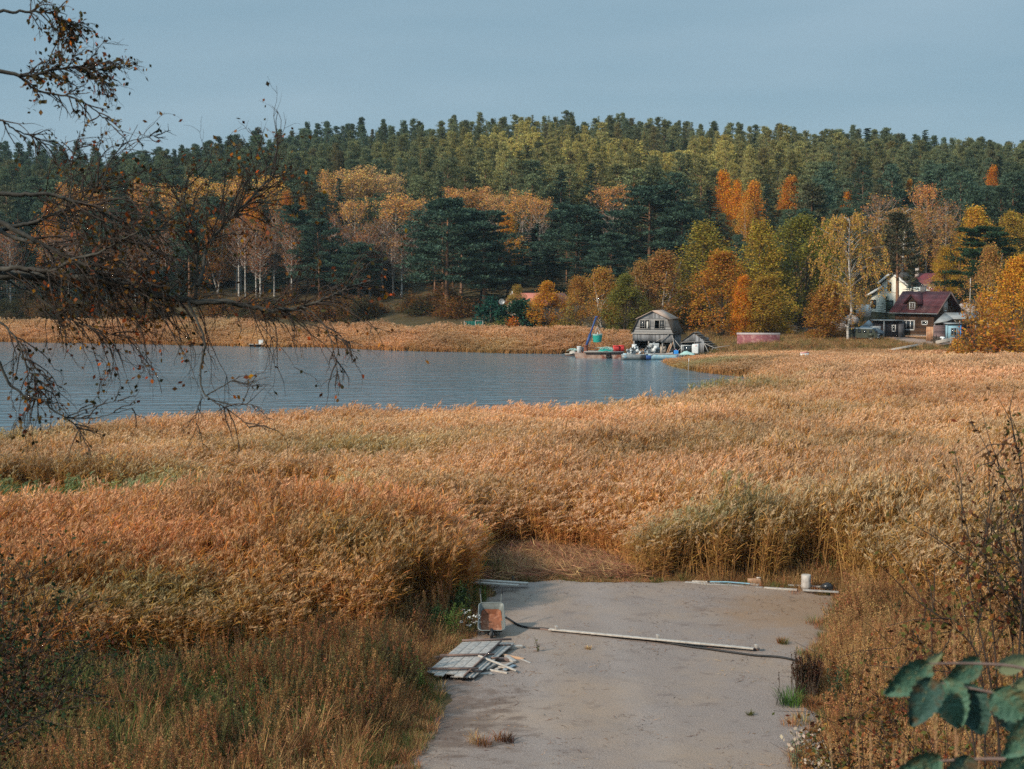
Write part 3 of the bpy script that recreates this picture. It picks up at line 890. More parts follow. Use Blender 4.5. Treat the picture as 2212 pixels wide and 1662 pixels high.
def pick_tint(rg, n, pal, wts, x=None, y=None, var=0.15):
    pal = np.array(pal)
    i = rg.choice(len(pal), n, p=np.array(wts) / sum(wts))
    c = pal[i] * np.clip(rg.normal(1, var, n), 0.5, 1.6)[:, None]
    return np.concatenate([c, np.ones((n, 1))], 1)
def cover(name, label, cat, rg, x, y, coll, ncl, s0, s1, tint, lift=0.0, wild=0.12):
    n = len(x)
    s = rg.uniform(s0, s1, n)
    rot = np.stack([rg.normal(0, wild, n), rg.normal(0, wild, n), rg.uniform(0, 6.28, n)], 1)
    z = ground(x, y) + lift
    return scatter(name, label, cat, np.stack([x, y, z], 1), rot, np.stack([s, s, s], 1), tint, coll, ncl, rg)
TAN, RUST_, OLV, GRN, DKG = (0.40, 0.235, 0.105), (0.33, 0.145, 0.065), (0.17, 0.15, 0.055), (0.085, 0.125, 0.035), (0.04, 0.075, 0.03)

def keep_bank(x, y):
    return ~((y < 26.5) & (x > -2.2) & (x < 5.2)) & (sdpoly(x, y, LOT) > 0.15 * fnoise(x, y, 2.0, 3)) & (y < front_edge(x) + 1.5) & (np.abs(x) < 0.42 * y + 6)
n = 36000
x, y = rg.uniform(-19, 22, n), rg.uniform(13, 41, n)
k = keep_bank(x, y)
x, y = x[k], y[k]
k = rg.uniform(size=len(x)) < np.interp(y, [15, 20, 24], [0.3, 0.5, 0.75]) * np.where((x < -3) & (fnoise(x, y, 0.8, 13) < 0.15), 0.45, 1.0)
x, y = x[k], y[k]
gf = 0.5 + 0.5 * fnoise(x, y, 0.45, 2)
lf = np.clip((-x - 2) / 6, 0, 1)
gsel = rg.uniform(size=len(x)) < (0.10 + (0.25 + 0.55 * gf) * lf) * np.interp(y, [15, 30, 34], [1, 1, 0.5])
ta = pick_tint(rg, len(x), [TAN, RUST_, (0.30, 0.18, 0.075)], [3, 3, 2])
tb = pick_tint(rg, len(x), [OLV, GRN, DKG], [3, 3, 2])
tt = np.where(gsel[:, None], tb, ta)
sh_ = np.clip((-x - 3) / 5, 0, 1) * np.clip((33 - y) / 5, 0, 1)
tt[:, :3] *= (1 - 0.12 * sh_)[:, None]  # painted shade: grass tint darkened towards the near left corner
near_lot = np.interp(sdpoly(x, y, LOT), [0, 1.6], [0.42, 1.0])
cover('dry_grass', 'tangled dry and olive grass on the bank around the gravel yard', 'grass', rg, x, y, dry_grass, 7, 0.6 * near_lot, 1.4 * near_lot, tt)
n = 9500
x, y = rg.uniform(-16, 19, n), rg.uniform(15, 40, n)
k = keep_bank(x, y) & (fnoise(x, y, 0.55, 6) + 0.4 * fnoise(x, y, 1.7, 2) + 0.9 * np.exp(-((x + 9) / 4.5) ** 2 - ((y - 29.8) / 1.8) ** 2) > 0.2)
x, y = x[k], y[k]
tt = pick_tint(rg, len(x), [DKG, GRN, (0.05, 0.07, 0.04), RUST_, (0.22, 0.13, 0.05), (0.10, 0.055, 0.035)], [3, 2, 2, 2, 2, 2])
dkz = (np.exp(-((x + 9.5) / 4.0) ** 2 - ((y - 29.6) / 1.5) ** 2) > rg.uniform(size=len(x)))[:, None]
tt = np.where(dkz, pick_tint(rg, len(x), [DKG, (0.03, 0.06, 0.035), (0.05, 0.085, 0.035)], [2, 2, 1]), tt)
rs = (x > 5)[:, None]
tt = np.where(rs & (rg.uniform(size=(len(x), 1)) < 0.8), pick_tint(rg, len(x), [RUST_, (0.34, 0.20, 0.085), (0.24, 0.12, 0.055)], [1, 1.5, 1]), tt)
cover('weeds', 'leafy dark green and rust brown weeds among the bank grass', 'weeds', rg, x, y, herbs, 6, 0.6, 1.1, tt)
# tall rust brown weeds with fine leaves
fine = clump_collection('rust_weed', [herb_clump(180 + s, 9, 0.6, 1.35, 0.035, 0.26) for s in range(5)])
n = 6500
x, y = rg.uniform(-16, 16, n), rg.uniform(20, 37, n)
k = keep_bank(x, y) & (fnoise(x, y, 0.6, 14) + 0.5 * fnoise(x, y, 1.9, 3) > np.where(x < 0, 0.05, -0.25)) & (sdpoly(x, y, LOT) > 0.5)
x, y = x[k], y[k]
tf_ = pick_tint(rg, len(x), [(0.40, 0.23, 0.10), (0.34, 0.165, 0.07), (0.22, 0.11, 0.05)], [3, 2, 2])
RS_ = (x > 4)[:, None]
cover('rust_weeds', 'tall rust brown feathery weeds on both banks of the yard', 'weeds', rg, x, y, fine, 5, 0.65, 1.15,
      np.where(RS_, tf_, pick_tint(rg, len(x), [(0.27, 0.115, 0.048), (0.16, 0.080, 0.042), (0.36, 0.20, 0.085), (0.075, 0.062, 0.032), (0.13, 0.11, 0.045)], [3, 3, 3, 1.5, 2])), 0.0, 0.16)
# short grass: rim of the yard, the green patch in the marsh, the meadow at the houses
n = 16000
x, y = rg.uniform(-9, 12, n), rg.uniform(24, 43, n)
sdl = sdpoly(x, y, LOT)
k = (sdl > -0.3 - 1.3 * np.clip(fnoise(x, y, 1.1, 7), 0, 1) * (rg.uniform(size=n) < 0.3)) & (sdl < 0.9)
x, y = x[k], y[k]
xs, ys = rg.normal(GREENPATCH[0], 1.5, 700), rg.normal(GREENPATCH[1], 1.4, 700)
xm, ym = rg.uniform(24, 75, 9000), rg.uniform(158, 206, 9000)
dt = np.min(np.stack([np.hypot(xm - p[0], ym - p[1]) for p in tk[::3]]), 0)
km = (dt > 2.6) & ~((np.abs(xm - xat(1640, 174)) < 3.2) & (ym > 174) & (ym < 178)) & (sdpoly(xm, ym, LAKE) > 3)
xm, ym = xm[km], ym[km]
tt = np.concatenate([pick_tint(rg, len(x), [TAN, RUST_, OLV, GRN], [3, 3, 2, 1.5]), pick_tint(rg, 700, [(0.13, 0.22, 0.045), (0.18, 0.24, 0.06)], [1, 1]),
                     pick_tint(rg, len(xm), [TAN, (0.33, 0.20, 0.08), (0.13, 0.13, 0.045), (0.30, 0.13, 0.05)], [3, 3, 2, 1])])
zs = np.concatenate([np.ones(len(x)) * 0.8, np.ones(700) * 2.4, np.ones(len(xm)) * 2.2])
x, y = np.concatenate([x, xs, xm]), np.concatenate([y, ys, ym])
n = len(x)
s = zs * rg.uniform(0.6, 1.2, n)
scatter('short_grass', 'short tufted grass at the rim of the yard, in a green marsh patch and around the houses', 'grass',
        np.stack([x, y, ground(x, y) + 0.02], 1), np.stack([rg.normal(0, .1, n), rg.normal(0, .1, n), rg.uniform(0, 6.28, n)], 1), np.stack([s, s, s], 1), tt, short_grass, 5, rg)
# flattened straw behind the yard and loose bits on the gravel
def straw_bits(seed, n, rad, l0, l1, wd, lift):
    rg = np.random.default_rng(seed)
    g = Geo()
    C = np.stack([rg.uniform(-rad, rad, n), rg.uniform(-rad, rad, n), rg.uniform(0.0, lift, n)], 1)
    U = rg.normal(size=(n, 3)) * np.array([1.3, 1, 0.25])
    U /= np.linalg.norm(U, axis=1, keepdims=True)
    Vv = np.cross(U, rdir(rg, n, 1.5))
    cards(g, C, U * rg.uniform(l0, l1, n)[:, None] / 2, Vv * wd, 0)
    return g.mesh('straw_bits', M['grass'])
straw = clump_collection('straw', [straw_bits(200 + s, 60, 0.5, 0.25, 1.1, 0.009, 0.28) for s in range(5)])
litter = clump_collection('litter', [straw_bits(220 + s, 7, 0.3, 0.03, 0.22, 0.006, 0.02) for s in range(6)])
n = 6000
x, y = rg.uniform(-4, 9, n), rg.uniform(41, 50, n)
k = sdpoly(x, y, STRAW) < 0.5
x, y = x[k][:1500], y[k][:1500]
xg, yg = rg.uniform(-23, -13.5, 380), rg.normal(53.2, 0.9, 380)
x, y = np.concatenate([x, xg]), np.concatenate([y, yg])
cover('flattened_straw', 'flattened reed straw lying behind the gravel yard', 'straw', rg, x, y, straw, 5, 0.7, 1.1,
      pick_tint(rg, len(x), [(0.46, 0.26, 0.13), (0.34, 0.155, 0.085), (0.19, 0.085, 0.055)], [3, 2.5, 1.5]), 0.02, 0.05)
n = 2600
x, y = rg.uniform(-8, 11, n), rg.uniform(23, 42, n)
k = (sdpoly(x, y, LOT) < -0.1) & (rg.uniform(size=n) < np.clip(0.35 + 0.6 * fnoise(x, y, 0.7, 9) + np.where(x < -1.5, 0.3, 0), 0.05, 1))
x, y = x[k], y[k]
n = len(x)
scatter('straw_litter', 'loose straw, twigs and leaf scraps scattered on the gravel', 'litter', np.stack([x, y, lotz(x, y) + 0.004], 1),
        np.stack([0 * x, 0 * x, rg.uniform(0, 6.28, n)], 1), np.ones((n, 3)) * rg.uniform(0.6, 1.3, (n, 1)),
        pick_tint(rg, n, [(0.10, 0.06, 0.045), (0.20, 0.11, 0.06), (0.35, 0.23, 0.13)], [4, 3, 1]), litter, 6, rg)
# ------------------------------------------------------------------ trees
def pine_parts(seed, H=18.0, spread=0.2, cb=0.42, flat=0.55, dens=1.0, cw=0.12, cl=0.44, nl=44):
    rg = np.random.default_rng(seed)
    t, g = Geo(), Geo()
    zs = np.linspace(0, H * 0.97, 9)
    ln = rg.normal(0, 0.012, 2) * H
    px = lambda z: np.array([ln[0] * (z / H) ** 2, ln[1] * (z / H) ** 2, z])
    tube(t, [px(z) for z in zs], np.interp(zs, [0, H * 0.1, H], [0.26, 0.2, 0.03]) * H / 18, 7)
    z0 = H * cb
    for i in range(5):               # dead stubs below the crown
        z = rg.uniform(0.6 * cb, cb) * H
        a = rg.uniform(0, 6.28)
        L_ = rg.uniform(0.6, 1.8)
        tube(t, [px(z), px(z) + np.array([math.cos(a) * L_, math.sin(a) * L_, rg.uniform(-0.4, 0.3)])], [0.04, 0.015], 3, 0, False)
    for i in range(nl):
        f = (i + rg.uniform()) / nl
        z = z0 + (H - z0) * f
        prof = (1 - f) ** flat * (0.6 + 0.4 * min(1, f * 5 + 0.3))
        L_ = H * spread * prof * rg.uniform(0.65, 1.15) + 0.25
        a = i * 2.4 + rg.normal(0, 0.35)
        up = -0.05 + 0.75 * f + rg.normal(0, 0.12)
        d = np.array([math.cos(a), math.sin(a), up])
        b = px(z)
        tube(t, [b, b + d * L_ * 0.5, b + d * L_ * 0.92 + np.array([0, 0, 0.08 * L_])], [0.05, 0.035, 0.012], 3, 0, False)
        for q in range(max(2, int(4 * dens))):
            s = rg.uniform(0.42, 1.0) if q else 1.0
            c = b + d * L_ * s + np.array([rg.normal(0, .22), rg.normal(0, .22), 0.06 * L_ * s])
            rc = (0.5 + 0.24 * L_ / 3) * rg.uniform(0.8, 1.25)
            n = int(25 * dens)
            off = rdir(rg, n) * (rg.uniform(0.3, 1, (n, 1)) ** 0.5) * np.array([rc, rc, rc * 0.5])
            dirs = off / rc + np.array([0, 0, 0.75])
            leafset(g, c + off, rg, cl, cw, dirs=dirs)
    return t, g

def spruce_parts(seed, H=18.0, wid=0.15, nl=85):
    rg = np.random.default_rng(seed)
    t, g = Geo(), Geo()
    tube(t, [(0, 0, 0), (0, 0, H * 0.5), (0, 0, H)], [0.22, 0.14, 0.02], 6)
    for i in range(nl):
        f = (i + 0.5) / nl
        z = H * (0.08 + 0.92 * f)
        L_ = H * wid * (1 - f) ** 0.85 * rg.uniform(0.75, 1.15) + 0.12
        a = i * 2.4 + rg.normal(0, 0.3)
        d = np.array([math.cos(a), math.sin(a), -0.32 + 0.5 * f])
        n = int(14 + 30 * (1 - f))
        s = rg.uniform(0.15, 1.0, n)
        C = np.array([0, 0, z]) + d * (L_ * s)[:, None] + np.stack([rg.normal(0, .16, n), rg.normal(0, .16, n), -0.05 - rg.uniform(0, .3, n) * (1 - f) + 0.12 * s ** 2 * L_], 1)
        dirs = np.tile(d * 0.9 + np.array([0, 0, -0.35]), (n, 1)) + rg.normal(0, 0.45, (n, 3))
        leafset(g, C, rg, 0.5, 0.16, dirs=dirs)
    return t, g

def fan_parts(seed, H=15.0, wid=0.22, leaf_from=0.55, nleaf=2600, cb=0.3, narrow=1.0, ls=0.26):
    """slender autumn aspen: bare ascending twigs below, leaves towards the top"""
    rg = np.random.default_rng(seed)
    t, b_, g = Geo(), Geo(), Geo()
    ln = rg.normal(0, 0.02, 2) * H
    px = lambda z: np.array([ln[0] * (z / H), ln[1] * (z / H), z])
    tube(t, [px(z) for z in np.linspace(0, H * 0.96, 7)], np.linspace(0.16, 0.02, 7) * H / 15, 6)
    tips = []
    nl = 34
    for i in range(nl):
        f = (i + rg.uniform()) / nl
        z = H * (cb + (0.93 - cb) * f)
        a = i * 2.4 + rg.normal(0, .3)
        R_ = H * wid * narrow * math.sin(min(1.0, 0.25 + 0.85 * f) * math.pi * 0.82) * rg.uniform(0.6, 1.1)
        rise = R_ * rg.uniform(1.1, 1.9)
        e_ = px(z) + np.array([math.cos(a) * R_, math.sin(a) * R_, min(rise, H * 1.02 - z)])
        m_ = (px(z) + e_) / 2 + np.array([math.cos(a), math.sin(a), -0.4]) * R_ * 0.16
        tube(t, [px(z), m_, e_], [0.055, 0.04, 0.015], 3, 0, False)
        for q in range(9):
            s = rg.uniform(0.25, 1.0)
            o = px(z) * (1 - s) ** 2 + 2 * s * (1 - s) * m_ + s * s * e_
            dv = rdir(rg, 1, 1.3)[0] * rg.uniform(0.5, 1.5)
            tube(b_, [o, o + dv * 0.6 + rg.normal(0, .06, 3), o + dv], [0.022, 0.016, 0.008], 3, 0, False)
            tips.append(o + dv * 0.5)
            tips.append(o + dv)
    tips = np.array(tips)
    wz = np.clip((tips[:, 2] / H - leaf_from) / 0.2, 0.02, 1) ** 1.5
    i = rg.choice(len(tips), nleaf, p=wz / wz.sum())
    C = tips[i] + rg.normal(0, 0.24, (nleaf, 3))
    leafset(g, C, rg, ls, ls * 0.62)
    return t, b_, g

def oval_parts(seed, H=14.0, wid=0.26, nclump=85, per=60, cb=0.12, ls=0.27, pointed=0.8, stems=3):
    """leafy alder, aspen or willow with an uneven oval crown"""
    rg = np.random.default_rng(seed)
    t, g = Geo(), Geo()
    for s in range(stems):
        e_ = np.array([rg.normal(0, 0.08) * H, rg.normal(0, 0.08) * H, H * rg.uniform(0.75, 0.95)])
        b0 = np.array([rg.normal(0, 0.12), rg.normal(0, 0.12), 0])
        tube(t, [b0, b0 * 0.5 + e_ * 0.4 + rg.normal(0, .15, 3), e_], [0.13, 0.085, 0.02], 5)
    for i in range(nclump):
        f = rg.uniform() ** 0.85
        z = H * (cb + (1 - cb) * f)
        prof = (math.sin(math.pi * (0.12 + 0.88 * f) ** 0.8) ** 0.75) if f < 0.97 else 0.2
        prof = max(prof, 0.2) * (1 - 0.22 * pointed * f)
        a = rg.uniform(0, 6.28)
        rr = H * wid * prof * math.sqrt(rg.uniform(0.1, 1)) * (1 + 0.22 * math.sin(3 * a + seed) + 0.15 * math.sin(5 * z / H * 3 + seed))
        c = np.array([rr * math.cos(a), rr * math.sin(a), z])
        if i % 3 == 0:
            tube(t, [np.array([0, 0, max(0.3, z - rr * 1.3)]), c * np.array([.6, .6, 1]) - np.array([0, 0, rr * 0.35]), c], [0.045, 0.03, 0.01], 3, 0, False)
        rc = H * 0.062 * rg.uniform(0.6, 1.35)
        off = rdir(rg, per) * (rg.uniform(0.05, 1, (per, 1)) ** 0.45) * np.array([rc * 0.95, rc * 0.95, rc * 1.5])
        leafset(g, c + off, rg, ls * 0.88, ls * 0.56)
    return t, g

def weeping_parts(seed, H=15.0, wid=0.27, ns=190, cb=0.25):
    rg = np.random.default_rng(seed)
    t, b_, g = Geo(), Geo(), Geo()
    zs = np.linspace(0, H * 0.9, 9)
    sw = np.cumsum(rg.normal(0, 0.12, 9)); sw[:2] = 0
    pts = np.stack([sw - 0.5 * zs / H, 0 * zs, zs], 1)
    tube(t, pts, np.linspace(0.17, 0.03, 9), 7)
    for i in range(ns):
        f = rg.uniform(0.0, 1)
        z = H * (cb + (0.93 - cb) * f)
        a = rg.uniform(0, 6.28)
        R_ = H * wid * math.sin(math.pi * (0.22 + 0.70 * f)) * rg.uniform(0.35, 1.1)
        o = np.array([np.interp(z, zs, pts[:, c]) for c in range(3)])
        e_ = o + np.array([math.cos(a) * R_, math.sin(a) * R_, R_ * rg.uniform(0.4, 0.9)])
        if i % 3 == 0:
            tube(t, [o, (o + e_) / 2 + np.array([0, 0, 0.15 * R_]), e_], [0.03, 0.022, 0.01], 3, 0, False)
        hang = rg.uniform(0.8, 3.2) * (0.6 + 0.5 * (1 - f))
        pt = [e_, e_ + np.array([math.cos(a) * .3, math.sin(a) * .3, -hang * 0.4]), e_ + np.array([math.cos(a) * .36 + rg.normal(0, .1), math.sin(a) * .36, -hang])]
        tube(b_, pt, [0.015, 0.011, 0.007], 3, 0, False)
        n = int(18 + hang * 17)
        s = rg.uniform(0, 1, n)
        C = np.stack([np.interp(s, [0, .4, 1], [p[k] for p in pt]) for k in range(3)], 1) + rg.normal(0, 0.13, (n, 3))
        leafset(g, C, rg, 0.2, 0.12, up=-0.6)
    return t, b_, g

def shrub_parts(seed, H=3.0, wid=0.6, n=1500, ls=0.2):
    rg = np.random.default_rng(seed)
    t, g = Geo(), Geo()
    for i in range(9):
        a = rg.uniform(0, 6.28)
        e_ = np.array([math.cos(a) * wid * H * 0.5 * rg.uniform(.3, 1), math.sin(a) * wid * H * .5, H * rg.uniform(0.6, 0.95)])
        tube(t, [(0, 0, 0), e_ * np.array([.35, .35, .5]), e_], [0.05, 0.035, 0.01], 3, 0, False)
    u = rdir(rg, n)
    u[:, 2] = np.abs(u[:, 2]) if True else u[:, 2]
    a = np.arctan2(u[:, 1], u[:, 0])
    r = rg.uniform(0.2, 1, n) ** 0.5 * (1 + 0.25 * np.sin(4 * a + seed) + 0.2 * np.sin(7 * u[:, 2] + seed))
    C = u * r[:, None] * np.array([wid * H * 0.55, wid * H * 0.55, H * 0.93])
    C[:, 2] += 0.05 * H
    leafset(g, C, rg, ls, ls * 0.6)
    return t, g

def juniper_parts(seed, H=4.0, wid=0.45, n=1900):
    rg = np.random.default_rng(seed)
    t, g = Geo(), Geo()
    tube(t, [(0, 0, 0), (0, 0, H * 0.8)], [0.08, 0.02], 5)
    tips = []
    for i in range(26):
        a, f = rg.uniform(0, 6.28), rg.uniform() ** 0.7
        rr = wid * H * 0.5 * (1 - f) ** 0.55 * rg.uniform(0.5, 1.05)
        tips.append((rr * math.cos(a), rr * math.sin(a), H * (0.06 + 0.86 * f)))
    tips = np.array(tips)
    i = rg.integers(0, 26, n)
    off = rg.normal(0, 1, (n, 3)) * np.array([0.16, 0.16, 0.30]) * (H / 4)
    dirs = np.tile([0, 0, 1.0], (n, 1)) + off * 1.4
    leafset(g, tips[i] + off, rg, 0.3, 0.11, dirs=dirs)
    return t, g

PROTO = {}
def reg(key, parts, trunk_m, leaf_m):
    """parts: (trunk, leaves) or (trunk, twigs, leaves)"""
    tr = parts[0].mesh(key + '_trunk', M[trunk_m])
    tw, gl_ = None, parts[-1]
    if len(parts) == 3:              # bare twigs belong to the crown
        off = gl_.n
        gl_.V += parts[1].V
        gl_.F += [(F + off, 1) for F, _ in parts[1].F]
        gl_.n += parts[1].n
    lf = gl_.mesh(key + '_crown', [M[leaf_m], M['twig']])
    H_ = max(v.co.z for v in tr.vertices)
    top = max(H_, max(v.co.z for v in lf.vertices))
    wd = np.percentile(np.abs([v.co.x for v in lf.vertices]), 90) * 2
    PROTO[key] = (tr, tw, lf, top, wd)

for i in range(6):
    reg('pine%d' % i, pine_parts(300 + i, 18, [.17, .145, .18, .16, .15, .17][i], [.40, .48, .34, .45, .3, .4][i], [.65, .85, .6, .95, .55, .75][i]), 'pine_bark', 'needles')
for i in range(3):
    reg('bigpine%d' % i, pine_parts(320 + i, 18, [.24, .25, .22][i], [.28, .2, .3][i], [.45, .5, .42][i], 1.5, 0.14, 0.44, 60), 'pine_bark', 'needles')
for i in range(3):
    reg('spruce%d' % i, spruce_parts(340 + i, 18, [.15, .17, .13][i]), 'bark', 'needles')
for i in range(4):
    reg('aspen%d' % i, fan_parts(360 + i, 15, [.2, .23, .17, .2][i], [.58, .62, .5, .45][i], [2200, 1900, 2400, 2600][i]), 'aspen_bark', 'foliage')
for i in range(2):
    reg('bare%d' % i, fan_parts(380 + i, 15, .18, 0.7, 350), 'aspen_bark', 'foliage')
for i in range(3):
    reg('slim_birch%d' % i, fan_parts(390 + i, 14, .12, 0.35, 900, 0.35), 'birch_bark', 'foliage')
for i in range(4):
    reg('alder%d' % i, oval_parts(400 + i, 14, [.27, .24, .3, .22][i], 130, 95, [.1, .08, .14, .06][i], pointed=[.8, 1, .6, 1.1][i]), 'bark', 'foliage')
for i in range(2):
    reg('orange_birch%d' % i, oval_parts(420 + i, 13, [.25, .2][i], 100, 80, .2, 0.24, 0.9, 2), 'birch_bark', 'foliage')
reg('weeping0', weeping_parts(430), 'birch_bark', 'foliage')
reg('weeping1', weeping_parts(431, 15, 0.3, 210), 'birch_bark', 'foliage')
for i in range(3):
    reg('shrub%d' % i, shrub_parts(440 + i, 3, [.7, .9, .6][i]), 'bark', 'foliage')
for i in range(2):
    reg('juniper%d' % i, juniper_parts(450 + i, 4, [.6, .45][i]), 'bark', 'needles')

TREES = []
def tree(key, name, label, cat, x, y, H, width=None, col=(0.1, 0.1, 0.05), group=None, rz=None, sink=0.1, rg=None, z=None):
    tr, tw, lf, top, wd = PROTO[key]
    sz = H / top
    sx = sz if width is None else width / wd
    zz = float(ground(x, y)) if z is None else z
    r = thing(name, label, cat, (x, y, zz - sink), random.uniform(0, 6.28) if rz is None else rz, group)
    r.scale = (sx, sx, sz)
    t = link('trunk', tr, r)
    if tw is not None:
        link('twigs', tw, r)
    c = link('crown', lf, r)
    c.color = (*col, 1)
    TREES.append((x, y, H, sx * wd))
    return r

random.seed(5)
KEEP = []                            # (x0, x1, ytop, ybottom, d): windows of the view that scattered trees leave clear
def placed(key, name, label, cat, xD, topD, d, wD, col, group=None, keep=None, rz=None, thin=0.0):
    """a tree seen at xD in the photograph, its top at topD, standing d metres away"""
    x = xat(xD, d)
    zt = W(xD, topD, d)[2]
    H = zt - float(ground(x, d)) + 0.1
    width = wD / K * d / F_PX
    if M['foliage'].name in [m.name for m in PROTO[key][2].materials]:
        col = np.array(col) * np.array((1.45, 1.5, 1.35))
        if key.startswith('aspen'):
            col = col * 0.6 + np.array((0.66, 0.40, 0.17)) * 0.4
        col = tuple(col)
    if key.startswith('alder') and d < 210:
        wD = wD * 1.18
    r = tree(key, name, label, cat, x, d, H, width, col, group, rz)
    KEEP.append((xD - wD * 0.5, xD + wD * 0.5, topD - 6, topD + (keep if keep else 60), d))
    return r

YEL, ORG, TANL, BRN, OLI, DOL, YOL = (0.50, 0.25, 0.035), (0.45, 0.165, 0.022), (0.45, 0.25, 0.085), (0.25, 0.115, 0.03), (0.17, 0.145, 0.03), (0.075, 0.085, 0.025), (0.29, 0.19, 0.03)
DKPINE, MIDPINE, LITPINE, SPR = (0.055, 0.094, 0.066), (0.085, 0.125, 0.062), (0.38, 0.31, 0.095), (0.032, 0.058, 0.042)  # lit tint carries painted sunlight, dark tint painted shade

# --- the mixed trees behind the boathouse and the houses
P_ = placed
P_('orange_birch1', 'birch_tree', 'thin brown birch standing just behind the boathouse', 'tree', 1432, 535, 196, 90, (0.27, 0.13, 0.045), keep=190)
P_('alder1', 'alder_tree', 'tall olive topped tree behind the gap between the boathouse and its broken shed', 'tree', 1518, 470, 204, 128, (0.20, 0.145, 0.03), keep=120)
P_('alder0', 'aspen_tree', 'broad orange brown tree behind the broken shed', 'tree', 1560, 535, 188, 125, (0.31, 0.135, 0.025), keep=190)
P_('alder3', 'aspen_tree', 'narrow bright orange young tree beside the faded red store', 'tree', 1606, 590, 184, 42, (0.45, 0.17, 0.02), keep=140)
P_('alder1', 'alder_tree', 'tall yellow olive tree rising over the faded red store', 'tree', 1640, 466, 196, 108, (0.25, 0.165, 0.03), keep=230)
P_('alder3', 'alder_tree', 'yellow brown tree with leaves down to the ground behind the faded red store', 'tree', 1656, 590, 183, 84, (0.27, 0.16, 0.03), keep=130)
P_('alder2', 'alder_tree', 'large dark olive green tree in the middle of the mixed trees', 'tree', 1728, 456, 202, 128, (0.14, 0.118, 0.025), keep=230)
P_('alder1', 'alder_tree', 'slim olive yellow tree between the dark olive tree and the weeping birch', 'tree', 1782, 470, 206, 70, (0.20, 0.155, 0.032), keep=150)
P_('weeping0', 'weeping_birch', 'yellow brown weeping birch with a white trunk beside the olive van', 'tree', 1834, 452, 175, 128, (0.36, 0.20, 0.05), keep=270, rz=0.4)
P_('alder3', 'rowan_tree', 'low rust brown tree on the meadow under the weeping birch', 'tree', 1792, 610, 178, 80, (0.27, 0.125, 0.03), keep=90)
P_('weeping1', 'weeping_birch', 'broad brown birch crown behind the tall bare pine trunk', 'tree', 1950, 440, 232, 165, (0.30, 0.155, 0.05), keep=180)
P_('aspen3', 'aspen_tree', 'flame orange leaning tree top above the broad brown birch', 'tree', 2000, 388, 246, 56, (0.45, 0.15, 0.025), keep=80)
P_('bare0', 'birch_tree', 'bare white limbed birch above the weeping birch', 'tree', 1893, 402, 240, 62, (0.33, 0.15, 0.05), keep=90)
P_('bare1', 'birch_tree', 'bare grey birch near the yellow trees on the slope', 'tree', 2044, 428, 240, 50, (0.30, 0.14, 0.05), keep=100)
P_('alder1', 'aspen_tree', 'young ochre tree above the dark red mansard roof', 'tree', 2040, 525, 214, 52, (0.33, 0.185, 0.03), keep=120)
P_('alder0', 'aspen_tree', 'golden tree high on the slope behind the flat topped pine', 'tree', 2104, 440, 232, 96, (0.40, 0.22, 0.035), keep=90)
P_('alder2', 'aspen_tree', 'ochre tree beside the golden tree at the edge of the wood', 'tree', 2185, 450, 236, 80, (0.29, 0.18, 0.035), keep=80)
P_('bigpine1', 'pine_tree', 'dark flat topped pine standing above the thin pale pole', 'tree', 2128, 486, 205, 130, (0.03, 0.062, 0.03), keep=70)
P_('alder0', 'aspen_tree', 'big bright golden orange tree at the end of the house row', 'tree', 2198, 545, 158, 108, (0.43, 0.20, 0.028), keep=230)
P_('orange_birch0', 'birch_tree', 'pale brown birch behind the big golden orange tree', 'tree', 2140, 520, 172, 70, (0.30, 0.155, 0.05), keep=200)
P_('shrub1', 'willow_shrub', 'wide rust brown shrub between the blue shed and the golden orange tree', 'shrub', 2114, 628, 158, 74, (0.26, 0.115, 0.03), keep=140)
P_('shrub0', 'willow_shrub', 'low orange shrub in the reeds below the blue shed', 'shrub', 2072, 712, 152, 40, (0.34, 0.16, 0.03), keep=60)
P_('shrub2', 'willow_shrub', 'rust brown shrub under the golden orange tree', 'shrub', 2166, 676, 150, 84, (0.30, 0.125, 0.025), keep=100)
# tall bare pine in front of the white house
P_('pine1', 'pine_tree', 'tall pine with a long bare orange trunk in front of the white house', 'tree', 1940, 455, 196, 74, (0.075, 0.07, 0.04), keep=200)
P_('spruce1', 'spruce_tree', 'dark spruce between the white house and the dark red mansard house', 'tree', 1971, 568, 203, 46, SPR, keep=90)
P_('spruce0', 'spruce_tree', 'small dark spruce against the white house wall', 'tree', 1916, 640, 206, 36, (0.035, 0.06, 0.035), keep=40)
# --- shrubs and small trees round the orange roofed cottage
P_('juniper0', 'juniper_bush', 'dark blue green juniper below the grey satellite dish', 'bush', 1060, 636, 201, 66, (0.018, 0.062, 0.045), keep=70)
P_('juniper1', 'juniper_bush', 'tall dark green juniper hiding the middle of the orange roofed cottage', 'bush', 1126, 638, 200, 62, (0.022, 0.06, 0.035), keep=70)
P_('juniper1', 'juniper_bush', 'smaller dark juniper beside the ochre bush at the cottage', 'bush', 1158, 664, 199, 42, (0.022, 0.068, 0.045), keep=50)
P_('alder1', 'larch_tree', 'yellowing pointed tree against the cottage gable', 'tree', 1118, 612, 204, 46, (0.27, 0.17, 0.05), keep=50)
P_('alder3', 'maple_tree', 'bright ochre bush in front of the orange roof', 'tree', 1183, 604, 198, 54, (0.40, 0.18, 0.025), keep=110)
P_('shrub2', 'maple_shrub', 'small flame orange shrub between the junipers', 'shrub', 1106, 682, 196, 26, (0.47, 0.14, 0.02), keep=40)
P_('shrub0', 'willow_shrub', 'rounded olive green shrub in front of the junipers', 'shrub', 1083, 682, 195, 48, (0.10, 0.10, 0.03), keep=40)
P_('shrub1', 'willow_shrub', 'arching straw coloured shrub beside the green net fence', 'shrub', 1062, 694, 197, 40, (0.36, 0.23, 0.085), keep=30)
